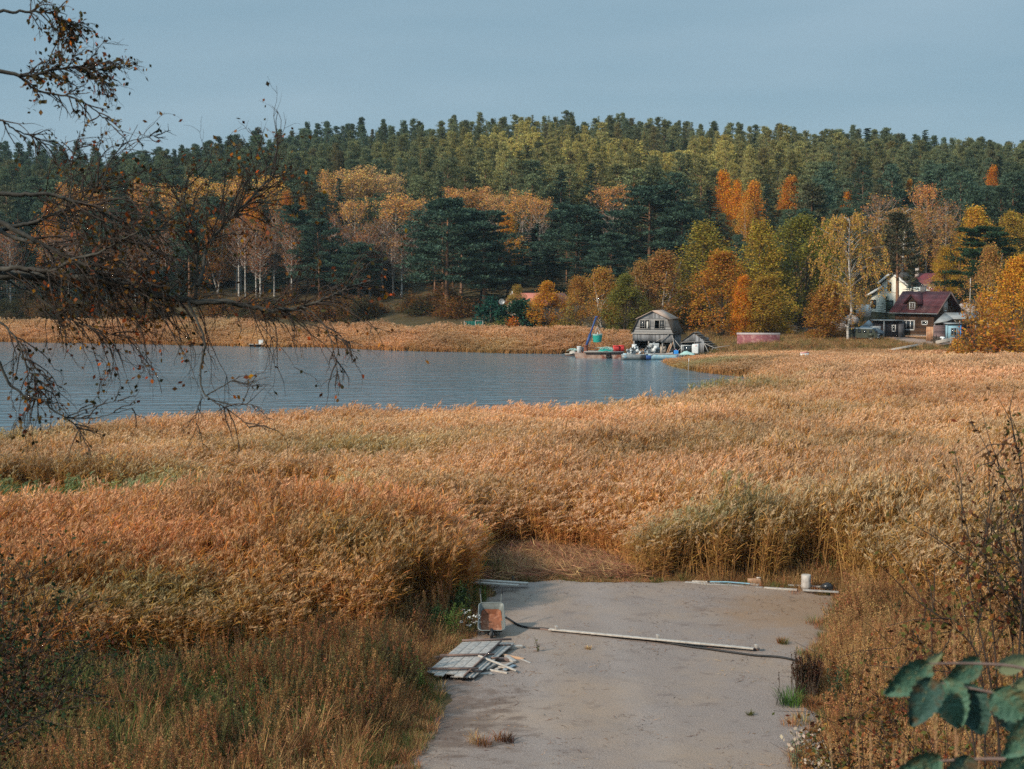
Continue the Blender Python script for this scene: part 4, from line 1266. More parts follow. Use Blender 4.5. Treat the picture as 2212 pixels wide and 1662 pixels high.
P_('shrub0', 'willow_shrub', 'brown shrub at the edge of the reeds below the ochre bush', 'shrub', 1196, 694, 195, 54, (0.22, 0.12, 0.035), keep=30)
for i, (xx, tt_, ww, kk, cc, lb) in enumerate([
        (1252, 592, 58, 'orange_birch1', (0.29, 0.14, 0.04), 'slim brown birch nearest the crane in the thicket'),
        (1300, 572, 76, 'orange_birch0', (0.33, 0.165, 0.04), 'tallest ochre birch of the thicket behind the crane'),
        (1352, 588, 62, 'alder3', (0.14, 0.125, 0.03), 'dark olive tree in the thicket beside the boathouse'),
        (1326, 618, 46, 'orange_birch1', (0.38, 0.16, 0.025), 'bright orange young birch low in the thicket'),
        (1386, 556, 64, 'orange_birch0', (0.27, 0.145, 0.05), 'pale brown birch just above the boathouse roof'),
        (1228, 640, 44, 'shrub0', (0.17, 0.115, 0.035), 'dull brown bush at the foot of the thicket')]):
    P_(kk, 'birch_tree' if 'birch' in kk else ('shrub' if 'shrub' in kk else 'alder_tree'), lb, 'shrub' if 'shrub' in kk else 'tree', xx, tt_, 199 - (i % 3) * 3, ww, cc, keep=100)
# --- orange and yellow aspens inside the forest
for i, (xx, tt_, d, ww, kk, cc, kp, lb) in enumerate([
        (757, 360, 292, 70, 'aspen2', (0.46, 0.26, 0.075), 60, 'pale yellow aspen left of the yellow group high in the forest'),
        (800, 355, 296, 66, 'aspen2', (0.44, 0.27, 0.10), 55, 'tallest tan yellow aspen in the group high in the forest'),
        (842, 364, 294, 58, 'aspen1', (0.42, 0.25, 0.09), 50, 'thin tan aspen at the end of the yellow group high in the forest'),
        (713, 364, 288, 44, 'aspen2', (0.48, 0.24, 0.05), 45, 'small bright yellow aspen beside the dark narrow spruce'),
        (768, 420, 262, 58, 'aspen1', (0.45, 0.20, 0.04), 110, 'orange topped aspen with bare pink twigs below the dark narrow spruce'),
        (852, 410, 258, 78, 'aspen0', (0.47, 0.21, 0.045), 120, 'large orange topped aspen with a pale bare trunk beside the two dark front pines'),
        (905, 418, 262, 56, 'aspen1', (0.44, 0.20, 0.05), 90, 'orange aspen half hidden behind the dark front pine'),
        (850, 500, 236, 60, 'bare0', (0.42, 0.21, 0.08), 170, 'bare pinkish aspen with a long white trunk at the forest edge'),
        (985, 402, 268, 56, 'aspen2', (0.48, 0.20, 0.035), 40, 'orange aspen peeping over the two dark front pines'),
        (1030, 400, 270, 70, 'aspen2', (0.45, 0.22, 0.065), 45, 'wide tan orange aspen above the second dark front pine'),
        (1075, 410, 266, 54, 'aspen1', (0.42, 0.22, 0.08), 80, 'thin half bare aspen behind the second dark front pine'),
        (1130, 404, 258, 60, 'aspen0', (0.46, 0.20, 0.04), 180, 'orange topped aspen with twin white trunks near the front pines'),
        (1165, 416, 254, 56, 'aspen1', (0.45, 0.19, 0.04), 200, 'round headed orange aspen over a fan of bare twigs'),
        (1096, 455, 246, 48, 'orange_birch1', (0.42, 0.19, 0.03), 50, 'small golden birch low between the front pines'),
        (1326, 388, 262, 84, 'aspen1', (0.40, 0.155, 0.035), 130, 'dome shaped russet aspen with bare grey branches'),
        (1560, 364, 280, 44, 'alder3', (0.47, 0.185, 0.022), 90, 'pointed bright orange tree among the dark spruces'),
        (1590, 384, 276, 40, 'alder1', (0.46, 0.18, 0.022), 70, 'bright orange tree beside the pointed orange tree'),
        (1626, 386, 274, 60, 'alder0', (0.45, 0.19, 0.03), 80, 'rounded bright orange tree in the orange group'),
        (1612, 430, 260, 46, 'orange_birch0', (0.42, 0.20, 0.04), 70, 'ochre tree lowest of the orange group'),
        (1706, 376, 282, 46, 'alder3', (0.38, 0.15, 0.025), 70, 'leaning russet tree above the dark olive tree'),
        (1828, 406, 276, 32, 'alder3', (0.44, 0.17, 0.02), 36, 'tiny orange tree in the dark pines above the weeping birch'),
        (1960, 384, 300, 22, 'alder3', (0.42, 0.18, 0.025), 22, 'little orange tree top just above the flame orange tree'),
        (2140, 354, 300, 32, 'alder3', (0.40, 0.14, 0.02), 40, 'single orange tree high in the dark pines over the golden tree'),
        (580, 374, 280, 58, 'aspen2', (0.52, 0.27, 0.035), 50, 'bright yellow aspen crown above the overhanging birch limb'),
        (545, 412, 268, 54, 'orange_birch0', (0.42, 0.16, 0.025), 150, 'tall deep orange birch behind the overhanging twigs'),
        (505, 378, 276, 46, 'aspen2', (0.50, 0.23, 0.03), 40, 'yellow orange aspen crown beside the bright yellow one'),
        (437, 377, 280, 56, 'aspen2', (0.52, 0.27, 0.035), 40, 'wide flat yellow aspen crown on the dark forest'),
        (370, 393, 272, 44, 'aspen2', (0.51, 0.25, 0.04), 40, 'small round golden aspen crown behind the birch twigs'),
        (310, 386, 276, 46, 'aspen2', (0.46, 0.19, 0.03), 40, 'orange aspen crown seen through thin birch twigs'),
        (205, 398, 272, 54, 'aspen1', (0.46, 0.18, 0.025), 50, 'orange crown farthest along the wood behind the birch'),
        (150, 392, 274, 50, 'aspen2', (0.44, 0.17, 0.025), 50, 'rusty orange crown close to the end of the wood'),
        (110, 430, 262, 46, 'orange_birch1', (0.38, 0.15, 0.03), 120, 'tall russet birch behind the birch limbs'),
        (620, 405, 270, 36, 'orange_birch1', (0.36, 0.14, 0.03), 40, 'small dull red tree beside the bright yellow crown'),
        (655, 418, 268, 24, 'orange_birch1', (0.36, 0.15, 0.03), 40, 'narrow brown orange tree among dark pines'),
        (470, 470, 250, 60, 'orange_birch1', (0.34, 0.14, 0.035), 100, 'dull orange birch low behind the overhanging twigs')]):
    P_(kk, 'aspen_tree' if 'aspen' in kk or 'alder' in kk or 'bare' in kk else 'birch_tree', lb, 'tree', xx, tt_, d, ww, cc, keep=kp)
# --- dark spruces and the large pines of the forest edge
for xx, tt_, d, ww, lb in [(735, 384, 280, 38, 'narrow black spruce in front of the yellow aspens'), (1212, 366, 262, 74, 'broad dark spruce beside the round headed orange aspen'),
        (1276, 352, 264, 60, 'pointed dark spruce beside the russet aspen'), (1654, 396, 268, 52, 'dark spruce behind the rounded orange tree'),
        (1532, 410, 262, 60, 'dark spruce in front of the pointed orange tree'), (1868, 276, 400, 46, 'dark spruce tip standing tallest on the skyline over the weeping birch'),
        (1992, 280, 402, 40, 'broad spruce tip on the skyline over the flame orange tree'), (1450, 300, 372, 40, 'olive spruce near the skyline above the boathouse'), (500, 295, 398, 32, 'lone pointed spruce tip on the skyline above the yellow crowns')]:
    P_('spruce%d' % (int(xx) % 3), 'spruce_tree', lb, 'tree', xx, tt_, d, ww, SPR if d < 300 else (0.05, 0.075, 0.045), keep=120 if d < 300 else 22)
for xx, tt_, d, ww, kk, kp, lb in [(965, 424, 217, 150, 'bigpine0', 240, 'huge dark pine at the forest edge, broadest of the front row'),
        (1045, 452, 221, 130, 'bigpine1', 190, 'dark pine with a thick bare grey trunk beside the huge pine'),
        (1245, 436, 232, 120, 'bigpine2', 160, 'dark pine with twisted bare low branches above the thicket'),
        (1318, 500, 222, 80, 'bigpine0', 60, 'shorter pine showing an orange trunk above the thicket'),
        (1402, 398, 236, 150, 'bigpine1', 150, 'massive dark pine above the boathouse'),
        (1470, 440, 232, 90, 'bigpine2', 100, 'dark pine leaning beside the massive pine above the boathouse'),
        (690, 470, 236, 90, 'bigpine0', 180, 'dark pine at the far shore behind the branch tips'),
        (775, 520, 232, 80, 'bigpine2', 140, 'medium dark pine beside the bare pinkish aspen'),
        (560, 290, 404, 50, 'pine2', 50, 'large round pine standing out on the skyline'),
        (640, 440, 244, 80, 'bigpine1', 120, 'dark pine above the far jetty')]:
    P_(kk, 'pine_tree', lb, 'tree', xx, tt_, d, ww, DKPINE if d < 300 else MIDPINE, keep=kp if d < 300 else 26)  # shade on the front row is put into the dark needle colour

# --- slim birches with white stems along the far shore, seen under the overhanging branch
rg = np.random.default_rng(21)
for i in range(34):
    xD = rg.uniform(10, 800) if i < 26 else rg.uniform(520, 900)
    d = 228 + rg.uniform(0, 16) + float(PZ(xat(xD, 225), [-120, -72, -26, 0], [20, 14, 4, -6]))
    x = xat(xD, d)
    tree('slim_birch%d' % (i % 3), 'birch_tree', 'slim white stemmed birch with sparse rusty leaves on the far shore', 'tree', x, d, rg.uniform(10, 15), rg.uniform(2.2, 3.6),
         tuple(np.array((0.34, 0.14, 0.04)) * rg.uniform(0.6, 1.2)), 'slim birches along the far shore')
# brown undergrowth shrubs at the foot of the forest
for i in range(86):
    xD = rg.uniform(-10, 1010) if i < 76 else rg.uniform(1400, 1850)
    d = (210 + rg.uniform(0, 18) + float(PZ(xat(xD, 225), [-120, -72, -26, 0], [26, 20, 7, -3]))) if i < 76 else rg.uniform(204, 212)
    x = xat(xD, d)
    cc = [(0.17, 0.085, 0.03), (0.11, 0.07, 0.03), (0.22, 0.10, 0.03), (0.07, 0.065, 0.03)][i % 4]
    tree('shrub%d' % (i % 3), 'shrub', 'dull brown shrub in the undergrowth at the foot of the forest', 'shrub', x, d, rg.uniform(1.6, 4.0), rg.uniform(2.6, 4.6), cc, 'shrubs at the foot of the forest')

# young dark spruces in the shade below the big trees
for i in range(90):
    xD = rg.uniform(-20, 1030) if i < 55 else rg.uniform(1030, 1500)
    d = rg.uniform(232, 262) if i < 55 else rg.uniform(222, 262)
    d += float(PZ(xat(xD, 235), [-120, -72, -26, 0], [14, 10, 4, 0]))
    x = xat(xD, d)
    tree('spruce%d' % (i % 3), 'young_spruce', 'young dark spruce in the shade under the tall forest trees', 'tree', x, d, rg.uniform(5, 9.5), rg.uniform(3.0, 4.6), tuple(np.array(SPR) * rg.uniform(.6, 1.1)), 'young spruces under the forest')

# --- the rest of the forest: three hundred nearest pines as things, then one mass of far conifers
occ = {}
for (x, y, H, wd) in TREES:
    occ.setdefault((int(x // 8), int(y // 8)), []).append((x, y))
cand = []
for iy, yy in enumerate(np.arange(222, 452, 4.7)):
    for xx in np.arange(-0.40 * yy - 6, 0.40 * yy + 6, 4.7):
        x = xx + rg.uniform(-2.1, 2.1) + (iy % 2) * 2.5
        y = yy + rg.uniform(-2.1, 2.1)
        y += float(PZ(x, [-120, -72, -54, -26, -6, 60, 75, 120], [26, 22, 16, 6, -3, 0, 6, 10])) * max(0, 1 - (yy - 222) / 150)
        cand.append((x, y))
cand.sort(key=lambda c: c[1])
npine = nspr = 0
far = []
shade = lambda x, y: float(np.clip(0.5 + 0.5 * fnoise(x, y, 0.045, 12) + rg.normal(0, 0.22), 0, 1))
for x, y in cand:
    if any((x - a) ** 2 + (y - b) ** 2 < 7 for i in (-1, 0, 1) for j in (-1, 0, 1) for a, b in occ.get((int(x // 8) + i, int(y // 8) + j), ())):
        continue
    if rg.uniform() < 0.06:
        continue
    gz = float(ground(x, y))
    H = rg.uniform(13.5, 19.0) if y < 330 else rg.uniform(12, 19.5)
    xD, tD, _ = proj((x, y, gz + H))
    _, bD, _ = proj((x, y, gz))
    wD = 4.2 / y * F_PX * K
    if xD < -60 or xD > 2272:
        continue
    hid = False
    for (x0, x1, y0, y1, d) in KEEP:
        if y < d + 1 and xD + wD * 0.42 > x0 and xD - wD * 0.42 < x1 and tD < y1 and bD > y0:
            # a shorter tree may still stand below the window
            Hn = (W(xD, y1 + 4, y)[2] - gz)
            if Hn > 4.5:
                H = min(H, Hn)
                tD = proj((x, y, gz + H))[1]
            else:
                hid = True
                break
    if hid:
        continue
    if 1045 < xD < 1225 and y < 226 or xD > 1840 and y < 236:
        continue
    sp = rg.uniform() < 0.12
    # sunlight painted into needle colour: yellower mid slope, blue green at edge and crest
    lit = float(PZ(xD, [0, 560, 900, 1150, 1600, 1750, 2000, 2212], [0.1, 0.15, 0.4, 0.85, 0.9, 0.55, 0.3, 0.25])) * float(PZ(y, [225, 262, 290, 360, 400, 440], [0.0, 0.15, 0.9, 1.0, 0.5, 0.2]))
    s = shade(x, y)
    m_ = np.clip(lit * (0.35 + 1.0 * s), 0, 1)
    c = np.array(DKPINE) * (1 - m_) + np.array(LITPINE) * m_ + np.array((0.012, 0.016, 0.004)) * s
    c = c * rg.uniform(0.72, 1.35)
    if rg.uniform() < 0.06:
        c = c * 0.6 + np.array((0.10, 0.06, 0.02)) * 0.6
    if sp and nspr < 60:
        nspr += 1
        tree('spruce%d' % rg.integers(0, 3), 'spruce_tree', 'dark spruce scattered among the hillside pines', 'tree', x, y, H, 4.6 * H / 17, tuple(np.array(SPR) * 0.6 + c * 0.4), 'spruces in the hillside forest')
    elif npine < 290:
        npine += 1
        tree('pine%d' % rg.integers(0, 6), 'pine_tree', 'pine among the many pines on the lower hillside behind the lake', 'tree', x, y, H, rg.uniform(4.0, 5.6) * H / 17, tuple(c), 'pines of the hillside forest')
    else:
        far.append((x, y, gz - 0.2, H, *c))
far = np.array(far)
far_meshes = []
for i in range(6):
    t, gg = pine_parts(500 + i, 18, [.17, .14, .165, .15, .13, .17][i], [.32, .4, .25, .35, .3, .3][i], [.75, .95, .65, 1.0, .8, .6][i], 1.0, 0.12, 0.5, 46) if i < 5 else spruce_parts(505, 18, 0.17, 60)
    k = Geo()
    for gq, mi in ((t, 0), (gg, 1)):
        for V, (F, _) in zip(gq.V, gq.F):
            pass
        off = k.n
        k.V += gq.V
        k.F += [(F + off, mi) for F, _ in gq.F]
        k.n += gq.n
    far_meshes.append(k.mesh('conifer', [M['pine_bark'], M['far_needles']]))
fc = clump_collection('far_conifer', far_meshes)
n = len(far)
ws = rg.uniform(0.75, 1.12, n) * far[:, 3] / 18
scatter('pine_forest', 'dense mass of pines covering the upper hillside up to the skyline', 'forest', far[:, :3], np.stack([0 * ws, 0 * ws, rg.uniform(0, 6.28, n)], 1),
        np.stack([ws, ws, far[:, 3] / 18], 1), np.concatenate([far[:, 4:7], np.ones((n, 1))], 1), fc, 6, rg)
print('trees', len(TREES), 'pines', npine, 'spruces', nspr, 'far', n)
# ------------------------------------------------------------------ buildings
def V3(*a): return np.array(a, float)
def place_thing(name, label, cat, xD, d, rz=0.0, z=None, group=None):
    x = xat(xD, d)
    zz = float(ground(x, d)) if z is None else z
    return thing(name, label, cat, (x, d, zz), rz, group)

def window(parent, c, ux, n, w_, h_, mull=1, rails=0, fr='white_paint', t=0.07, glass='glass', name='window', label=None):
    """frame mesh with its pane as a sub-part; c centre on the wall, ux along the wall, n outward"""
    c, ux, n = V3(*c), V3(*ux), V3(*n)
    uz = V3(0, 0, 1)
    g = Geo()
    hh, hw, dd_ = h_ / 2, w_ / 2, 0.05
    o = c + n * 0.03
    for s in (-1, 1):
        obox(g, o + ux * s * (hw - t / 2), ux * t / 2, n * dd_, uz * hh)
        obox(g, o + uz * s * (hh - t / 2), ux * (hw - t), n * dd_ * 0.96, uz * t / 2)
    for i in range(mull):
        q = -hw + w_ * (i + 1) / (mull + 1)
        obox(g, o + ux * q, ux * t * 0.36, n * dd_ * 0.9, uz * (hh - t))
    for i in range(rails):
        q = -hh + h_ * (i + 1) / (rails + 1)
        obox(g, o + uz * q, ux * (hw - t), n * dd_ * 0.8, uz * t * 0.22)
    f = part(name, g, M[fr], parent)
    if label: f['label'] = label
    p = Geo()
    obox(p, c + n * 0.012, ux * (hw - t * .8), n * 0.012, uz * (hh - t * .8))
    part('pane', p, M[glass], f)
    return f

X, Y, Z = V3(1, 0, 0), V3(0, 1, 0), V3(0, 0, 1)

# --- grey gambrel boathouse on the shore -------------------------------------------------
bh = place_thing('boathouse', 'weathered grey two storey boathouse with a gambrel roof and broken windows at the water edge', 'boathouse', 1411, 172.5, R(-20), 0.35)
wb_, hb = 2.5, 1.0
def gam(s=1.0):                       # gable outline from x,z of the upper storey
    return [(-2.5 * s, 2.45), (2.5 * s, 2.45), (1.72 * s, 4.3), (0, 5.15), (-1.72 * s, 4.3)]
D_ = 4.6
g = Geo()
# upper gable: three horizontal bands around two window holes, vertical boards at the top
x0 = lambda z: 2.5 - (z - 2.45) * (0.78 / 1.85)
def band(z0, z1, xa=None, xb=None):
    a0, a1 = (-x0(z0), -x0(z1)) if xa is None else (xa, xa)
    b0, b1 = (x0(z0), x0(z1)) if xb is None else (xb, xb)
    prism(g, [(a0, z0), (b0, z0), (b1, z1), (a1, z1)], (0, 0, 0), X, Z, -Y, 0.08)
band(2.45, 3.02)
band(3.02, 4.08, None, -1.62); band(3.02, 4.08, -0.34, 0.22); band(3.02, 4.08, 1.46, None)
band(4.08, 4.3)
prism(g, [(-2.5, 2.45), (2.5, 2.45), (1.72, 4.3), (0, 5.15), (-1.72, 4.3)], (0, D_, 0), X, Z, Y, 0.08)
part('wall', g, M['weathered'], bh)
g = Geo()
prism(g, [(-1.74, 4.303), (1.74, 4.303), (0, 5.15)], (0, -0.03, 0), X, Z, -Y, 0.06)
part('gable_boards', g, M['weathered_v'], bh)
# open boards of the lower storey: apron, posts, side walls
g = Geo()
random.seed(3)
for i in range(29):
    xx = -2.42 + i * 0.168
    zb = 1.58 - 0.0003 * i * i + random.uniform(-0.05, 0.04)
    box(g, (xx, -0.06, (zb + 2.4) / 2), (0.155, 0.03, 2.4 - zb))
part('apron', g, M['weathered_v'], bh)
g = Geo()
obox(g, (0, -0.12, 2.46), X * 2.62, Y * 0.07, Z * 0.07)
part('beam', g, M['old_board'], bh)
for xx, lean in ((-2.38, 0.12), (-0.5, 0.0), (1.2, 0.03), (2.3, -0.04)):
    g = Geo()
    bar(g, (xx + lean, 0.02, -0.25), (xx, 0.02, 2.4), 0.14, 0.14)
    part('post', g, M['old_board'], bh)
g = Geo()
for s, z1 in ((-1, 2.42), (1, 2.42)):
    for i in range(22):
        yy = 0.25 + i * 0.2
        if s == 1 and i < 6:
            continue
        box(g, (s * 2.4, yy, 1.1), (0.04, 0.19, 2.64 - random.uniform(0, .12)))
box(g, (0, D_ - 0.15, 1.15), (4.7, 0.06, 2.5))
part('side_wall', g, M['weathered_v'], bh)
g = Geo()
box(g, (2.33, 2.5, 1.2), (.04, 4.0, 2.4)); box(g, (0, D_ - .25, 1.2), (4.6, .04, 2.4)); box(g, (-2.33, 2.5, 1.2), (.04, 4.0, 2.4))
part('shade_lining', g, M['black_and_shade'], bh)  # black boards added to paint the open interior as unlit
g = Geo()
box(g, (0, 2.4, 2.5), (4.7, 4.1, 0.08))
part('loft_floor', g, M['felt'], bh)
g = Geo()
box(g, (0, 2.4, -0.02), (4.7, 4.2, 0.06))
part('floor', g, M['black_and_shade'], bh)
def slab(g, a, b, y0, y1, th):        # roof slab between two section points
    a, b = V3(a[0], 0, a[1]), V3(b[0], 0, b[1])
    d = b - a
    n = np.cross(d, Y); n /= np.linalg.norm(n)
    obox(g, (a + b) / 2 + Y * (y0 + y1) / 2 + n * th / 2 * (1 if n[2] > 0 else -1), d / 2, Y * (y1 - y0) / 2, n * th / 2)
g = Geo()
slab(g, (2.06, 4.17), (-0.02, 5.19), -0.3, D_ + 0.25, 0.07)
slab(g, (-2.06, 4.17), (0.02, 5.19), -0.3, D_ + 0.25, 0.07)
rf = part('roof', g, M['rust_roof'], bh)
g = Geo()
slab(g, (2.66, 2.38), (1.78, 4.29), -0.2, D_ + 0.15, 0.06)
slab(g, (-2.66, 2.38), (-1.78, 4.29), -0.2, D_ + 0.15, 0.06)
part('roof_flank', g, M['felt'], bh)
for cx, brk in ((-0.98, 0), (0.84, 1)):
    g = Geo()
    for s in (-1, 1):
        box(g, (cx + s * 0.62, -0.03, 3.55), (0.06, 0.14, 1.1))
        box(g, (cx, -0.03, 3.55 + s * 0.53), (1.2, 0.13, 0.06))
    box(g, (cx, -0.03, 3.55), (0.06, 0.12, 1.04))
    sidex = -1 if brk == 0 else 1
    sx_ = cx + sidex * 0.3
    box(g, (sx_, -0.04, 3.55), (0.03, 0.05, 1.02))
    for q in (3.3, 3.62, 3.85):
        box(g, (sx_, -0.045, q), (0.5, 0.04, 0.03))
    f = part('window', g, M['old_board'], bh)
    p = Geo()
    box(p, (sx_, -0.005, 3.6), (0.52, 0.012, 0.86))
    part('pane', p, M['glass'], f)
    c_ = Geo()
    if brk == 0:
        box(c_, (cx + 0.28, 0.12, 3.5), (0.22, 0.03, 0.95))
    else:
        box(c_, (cx + 0.24, 0.10, 3.2), (0.48, 0.03, 0.36))
        box(c_, (cx + 0.53, 0.09, 3.52), (0.09, 0.03, 1.0))
    part('curtain', c_, M['curtain'], f)
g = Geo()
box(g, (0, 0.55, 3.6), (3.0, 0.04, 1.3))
part('inner_partition', g, M['black_and_shade'], bh)
for a, b, w2, mm in (((2.2, -0.2, 2.5), (0.1, -0.75, 1.25), .11, 'pale_board'), ((2.45, -0.12, 2.3), (3.0, -0.55, 0.1), .13, 'old_board'),
                 ((2.55, 0.1, 1.9), (4.2, -0.3, 0.1), .1, 'old_board'), ((2.0, -0.3, 0.1), (2.5, 0.15, 1.5), .2, 'fresh_wood'), ((1.7, 0.0, 0.0), (2.35, 0.5, 1.9), .2, 'fresh_wood'), ((2.9, -0.5, 0.1), (3.7, 0.2, 1.0), .1, 'old_board')):
    g = Geo()
    bar(g, a, b, w2, 0.05)
    part('loose_board', g, M[mm], bh)
t = place_thing('cupboard', 'pale empty cupboard standing inside the open boathouse front', 'cupboard', 1434.5, 172.9, R(-20), 0.37)
g = Geo()
box(g, (0, 0, 0.42), (0.75, 0.45, 0.84)); box(g, (0.05, -.02, 1.5), (0.3, 0.3, 0.5))
for q in (0.25, 0.5):
    box(g, (0, -0.228, q), (0.7, 0.01, 0.02))
part('cabinet_body', g, M['pale_board'], t)
g = Geo(); box(g, (0, 0, 1.02), (0.8, 0.5, 0.06)); box(g, (-.3, 0, .92), (.06, .4, .16)); box(g, (.3, 0, .92), (.06, .4, .16)); box(g, (0.05, -.02, 1.15), (0.2, 0.2, 0.22))
part('cabinet_top', g, M['old_board'], t)

# --- broken shed beside the boathouse ------------------------------------------------------
sh = place_thing('broken_shed', 'collapsing grey board shed with its roof slumped to the ground beside the boathouse', 'shed', 1498, 172, R(-18), 0.45)
g = Geo()
for i in range(16):
    xx = -1.42 + i * 0.182
    zt = 2.42 - abs(xx - 0.1) * 0.72
    z0_ = 0.0 if xx > 0.25 or xx < -1.3 else 1.38
    box(g, (xx, 0, (z0_ + zt) / 2), (0.168, 0.035, zt - z0_ + random.uniform(-.03, .03)))
part('wall', g, M['weathered_v'], sh)
g = Geo()
for i in range(14):
    box(g, (-1.42, 0.2 + i * 0.2, 0.65), (0.04, 0.18, 1.3)); 
    if i > 3: box(g, (1.42, 0.2 + i * 0.2, 0.7), (0.04, 0.18, 1.2), 0)
box(g, (0, 2.9, 0.9), (2.8, 0.05, 1.8))
part('side_wall', g, M['weathered_v'], sh)
g = Geo()
slab(g, (-1.75, 1.12), (0.1, 2.5), -0.15, 3.0, 0.06)
slab(g, (2.0, 0.95), (0.1, 2.5), 0.35, 3.0, 0.06)
part('roof', g, M['felt'], sh)
for k in range(7):
    g = Geo()
    a = (0.15 + k * 0.33, 0.0 + k * 0.05, 2.5 - k * 0.27)
    bar(g, a, (a[0] + 0.5, 2.2, a[2] - 0.05), 0.24, 0.03)
    part('roof_board', g, M['old_board'], sh)
for a, b in (((1.35, 0.05, 1.25), (2.0, -0.3, 0.1)), ((1.5, -0.1, 1.2), (3.4, -0.2, 0.35)), ((2.1, -0.3, 0.0), (2.5, 0.3, 0.75)), ((1.6, 0.3, 1.1), (2.9, 0.1, 0.5)), ((-1.5, -0.1, 1.3), (1.0, -0.12, 1.42)), ((0.2, -.05, 0), (0.2, -.05, 1.4)), ((2.6, .4, .7), (4.4, .9, .95))):
    g = Geo()
    bar(g, a, b, 0.11, 0.06)
    part('loose_rafter', g, M['old_board'], sh)
t = place_thing('glazed_frame', 'pale frame with a dark panel leaning before the broken shed', 'frame', 1485, 170.4, R(-16), 0.5)
g = Geo()
for s in (-1, 1):
    box(g, (s * 0.64, 0, 0.5), (0.06, 0.06, 1.0)); box(g, (0, 0, 0.5 + s * 0.47), (1.22, 0.055, 0.06))
box(g, (-0.45, 0, 0.5), (0.04, 0.05, 0.9))
f = part('frame_rails', g, M['white_plastic'], t)
g = Geo(); box(g, (0.08, 0.03, 0.5), (1.0, 0.02, 0.86)); part('pane', g, M['glass'], t)
t = place_thing('freezer', 'white chest freezer standing on end in front of the broken shed', 'freezer', 1504, 169.6, R(-16), 0.55)
g = Geo(); box(g, (0, 0, 0.55), (0.72, 0.55, 1.1)); part('cabinet', g, M['white_plastic'], t, bevel=0.03)
g = Geo(); box(g, (0, -0.3, 0.55), (0.70, 0.05, 1.06)); part('door', g, M['white_plastic'], t, bevel=0.015)
g = Geo(); box(g, (0.1, -0.33, 0.92), (0.3, 0.012, 0.1)); part('sticker', g, mat('pink faded sticker', (0.7, 0.42, 0.40)), t)

# --- faded red store -------------------------------------------------------------------------
t = place_thing('low_store', 'low windowless store with a faded red roof reaching the ground and a whitish ridge', 'store', 1640, 176, R(-10), 1.1)
hl, hr_, wr = 2.6, 1.6, 1.0
g = Geo()
for s in (-1, 1):
    obox(g, (0, s * wr / 2, hr_ / 2), X * hl, V3(0, -s * wr / 2, hr_ / 2), np.cross(X, V3(0, -s * wr / 2, hr_ / 2) / 0.94) * 0.03)
part('roof', g, M['old_red'], t)
g = Geo()
for s in (-1, 1):
    prism(g, [(-0.92, 0), (0.92, 0), (0, 1.48)], (s * (hl - 0.1), 0, 0), Y, Z, X * s, 0.06)
part('gable_wall', g, M['grey_roof'], t)
g = Geo()
for s in (-1, 1):
    obox(g, (0, s * 0.06, hr_ - 0.06), X * (hl + 0.06), V3(0, -s * 0.07, 0.11), V3(0, s * .02, .015))
part('ridge_cap', g, M['cap_white'], t)

# --- brown house -------------------------------------------------------------------------------
ang = R(-49)
co, si = math.cos(ang), math.sin(ang)
DH = 178.0
corner = V3(xat(2020, DH), DH, 2.4)
bhs = thing('brown_house', 'dark brown timber house with a maroon tiled roof and a small dormer', 'house', corner, ang)
# local: the front wall lies on y=0 from x=-LW..0, the gable runs back along +y to GW
LW, GW, HE, HR = 5.7, 4.9, 3.05, 5.25
g = Geo()
prism(g, [(-LW, 0), (0, 0), (0, HE), (-LW, HE)], (0, 0, 0), X, Z, -Y, 0.12)
prism(g, [(-LW, 0), (0, 0), (0, HE), (-LW, HE)], (0, GW, 0), X, Z, Y, 0.12)
for xx, nn in ((0.002, X), (-LW - 0.002, -X)):
    prism(g, [(0.0, 0), (GW, 0), (GW, HE), (GW / 2, HR), (0, HE)], (xx, 0, 0), Y, Z, nn, 0.12)
part('wall', g, M['log_brown'], bhs)
ov = 0.5
sl = (HR - HE) / (GW / 2)
g = Geo()
for s in (-1, 1):
    yb = GW / 2 + s * (GW / 2 + ov)
    zb = HE - ov * sl
    a, b = V3(0, yb, zb + 0.12), V3(0, GW / 2, HR + 0.12)
    d = b - a
    n = np.cross(X, d) * s; n /= np.linalg.norm(n)
    obox(g, (a + b) / 2 + X * (-LW / 2 + 0.1), X * (LW / 2 + 0.65), d / 2, n * 0.07)
rf = part('roof', g, M['maroon_tile'], bhs)
g = Geo(); obox(g, (-3.3, GW / 2 + 0.1, HR + 0.35), X * 0.28, Y * 0.25, Z * 0.45); obox(g, (-3.3, GW / 2 + 0.1, HR + 0.83), X * 0.33, Y * 0.3, Z * 0.05)
part('chimney', g, M['brick'], rf)
for s in (-1, 1):                     # barge boards on the gable
    g = Geo()
    yb = GW / 2 + s * (GW / 2 + ov)
    bar(g, (0.77, yb, HE - ov * sl + 0.06), (0.77, GW / 2, HR + 0.06), 0.06, 0.22, up=(0, 0, 1))
    part('barge_board', g, M['batten'], bhs)
g = Geo(); obox(g, (-LW / 2 + 0.1, -ov - 0.06, HE - ov * sl + 0.06), X * (LW / 2 + 0.65), Y * 0.06, Z * 0.06)
part('gutter', g, M['metal'], bhs)
window(bhs, (-3.7, 0, 1.15), X, -Y, 1.85, 1.3, 2, 0, t=0.13)
window(bhs, (-1.34, 0, 1.5), X, -Y, 0.9, 0.55, 0, 0, t=0.12)
window(bhs, (0, GW / 2 - 0.05, HE + 0.5), Y, X, 0.85, 1.25, 1, 0, t=0.12, glass='curtain')
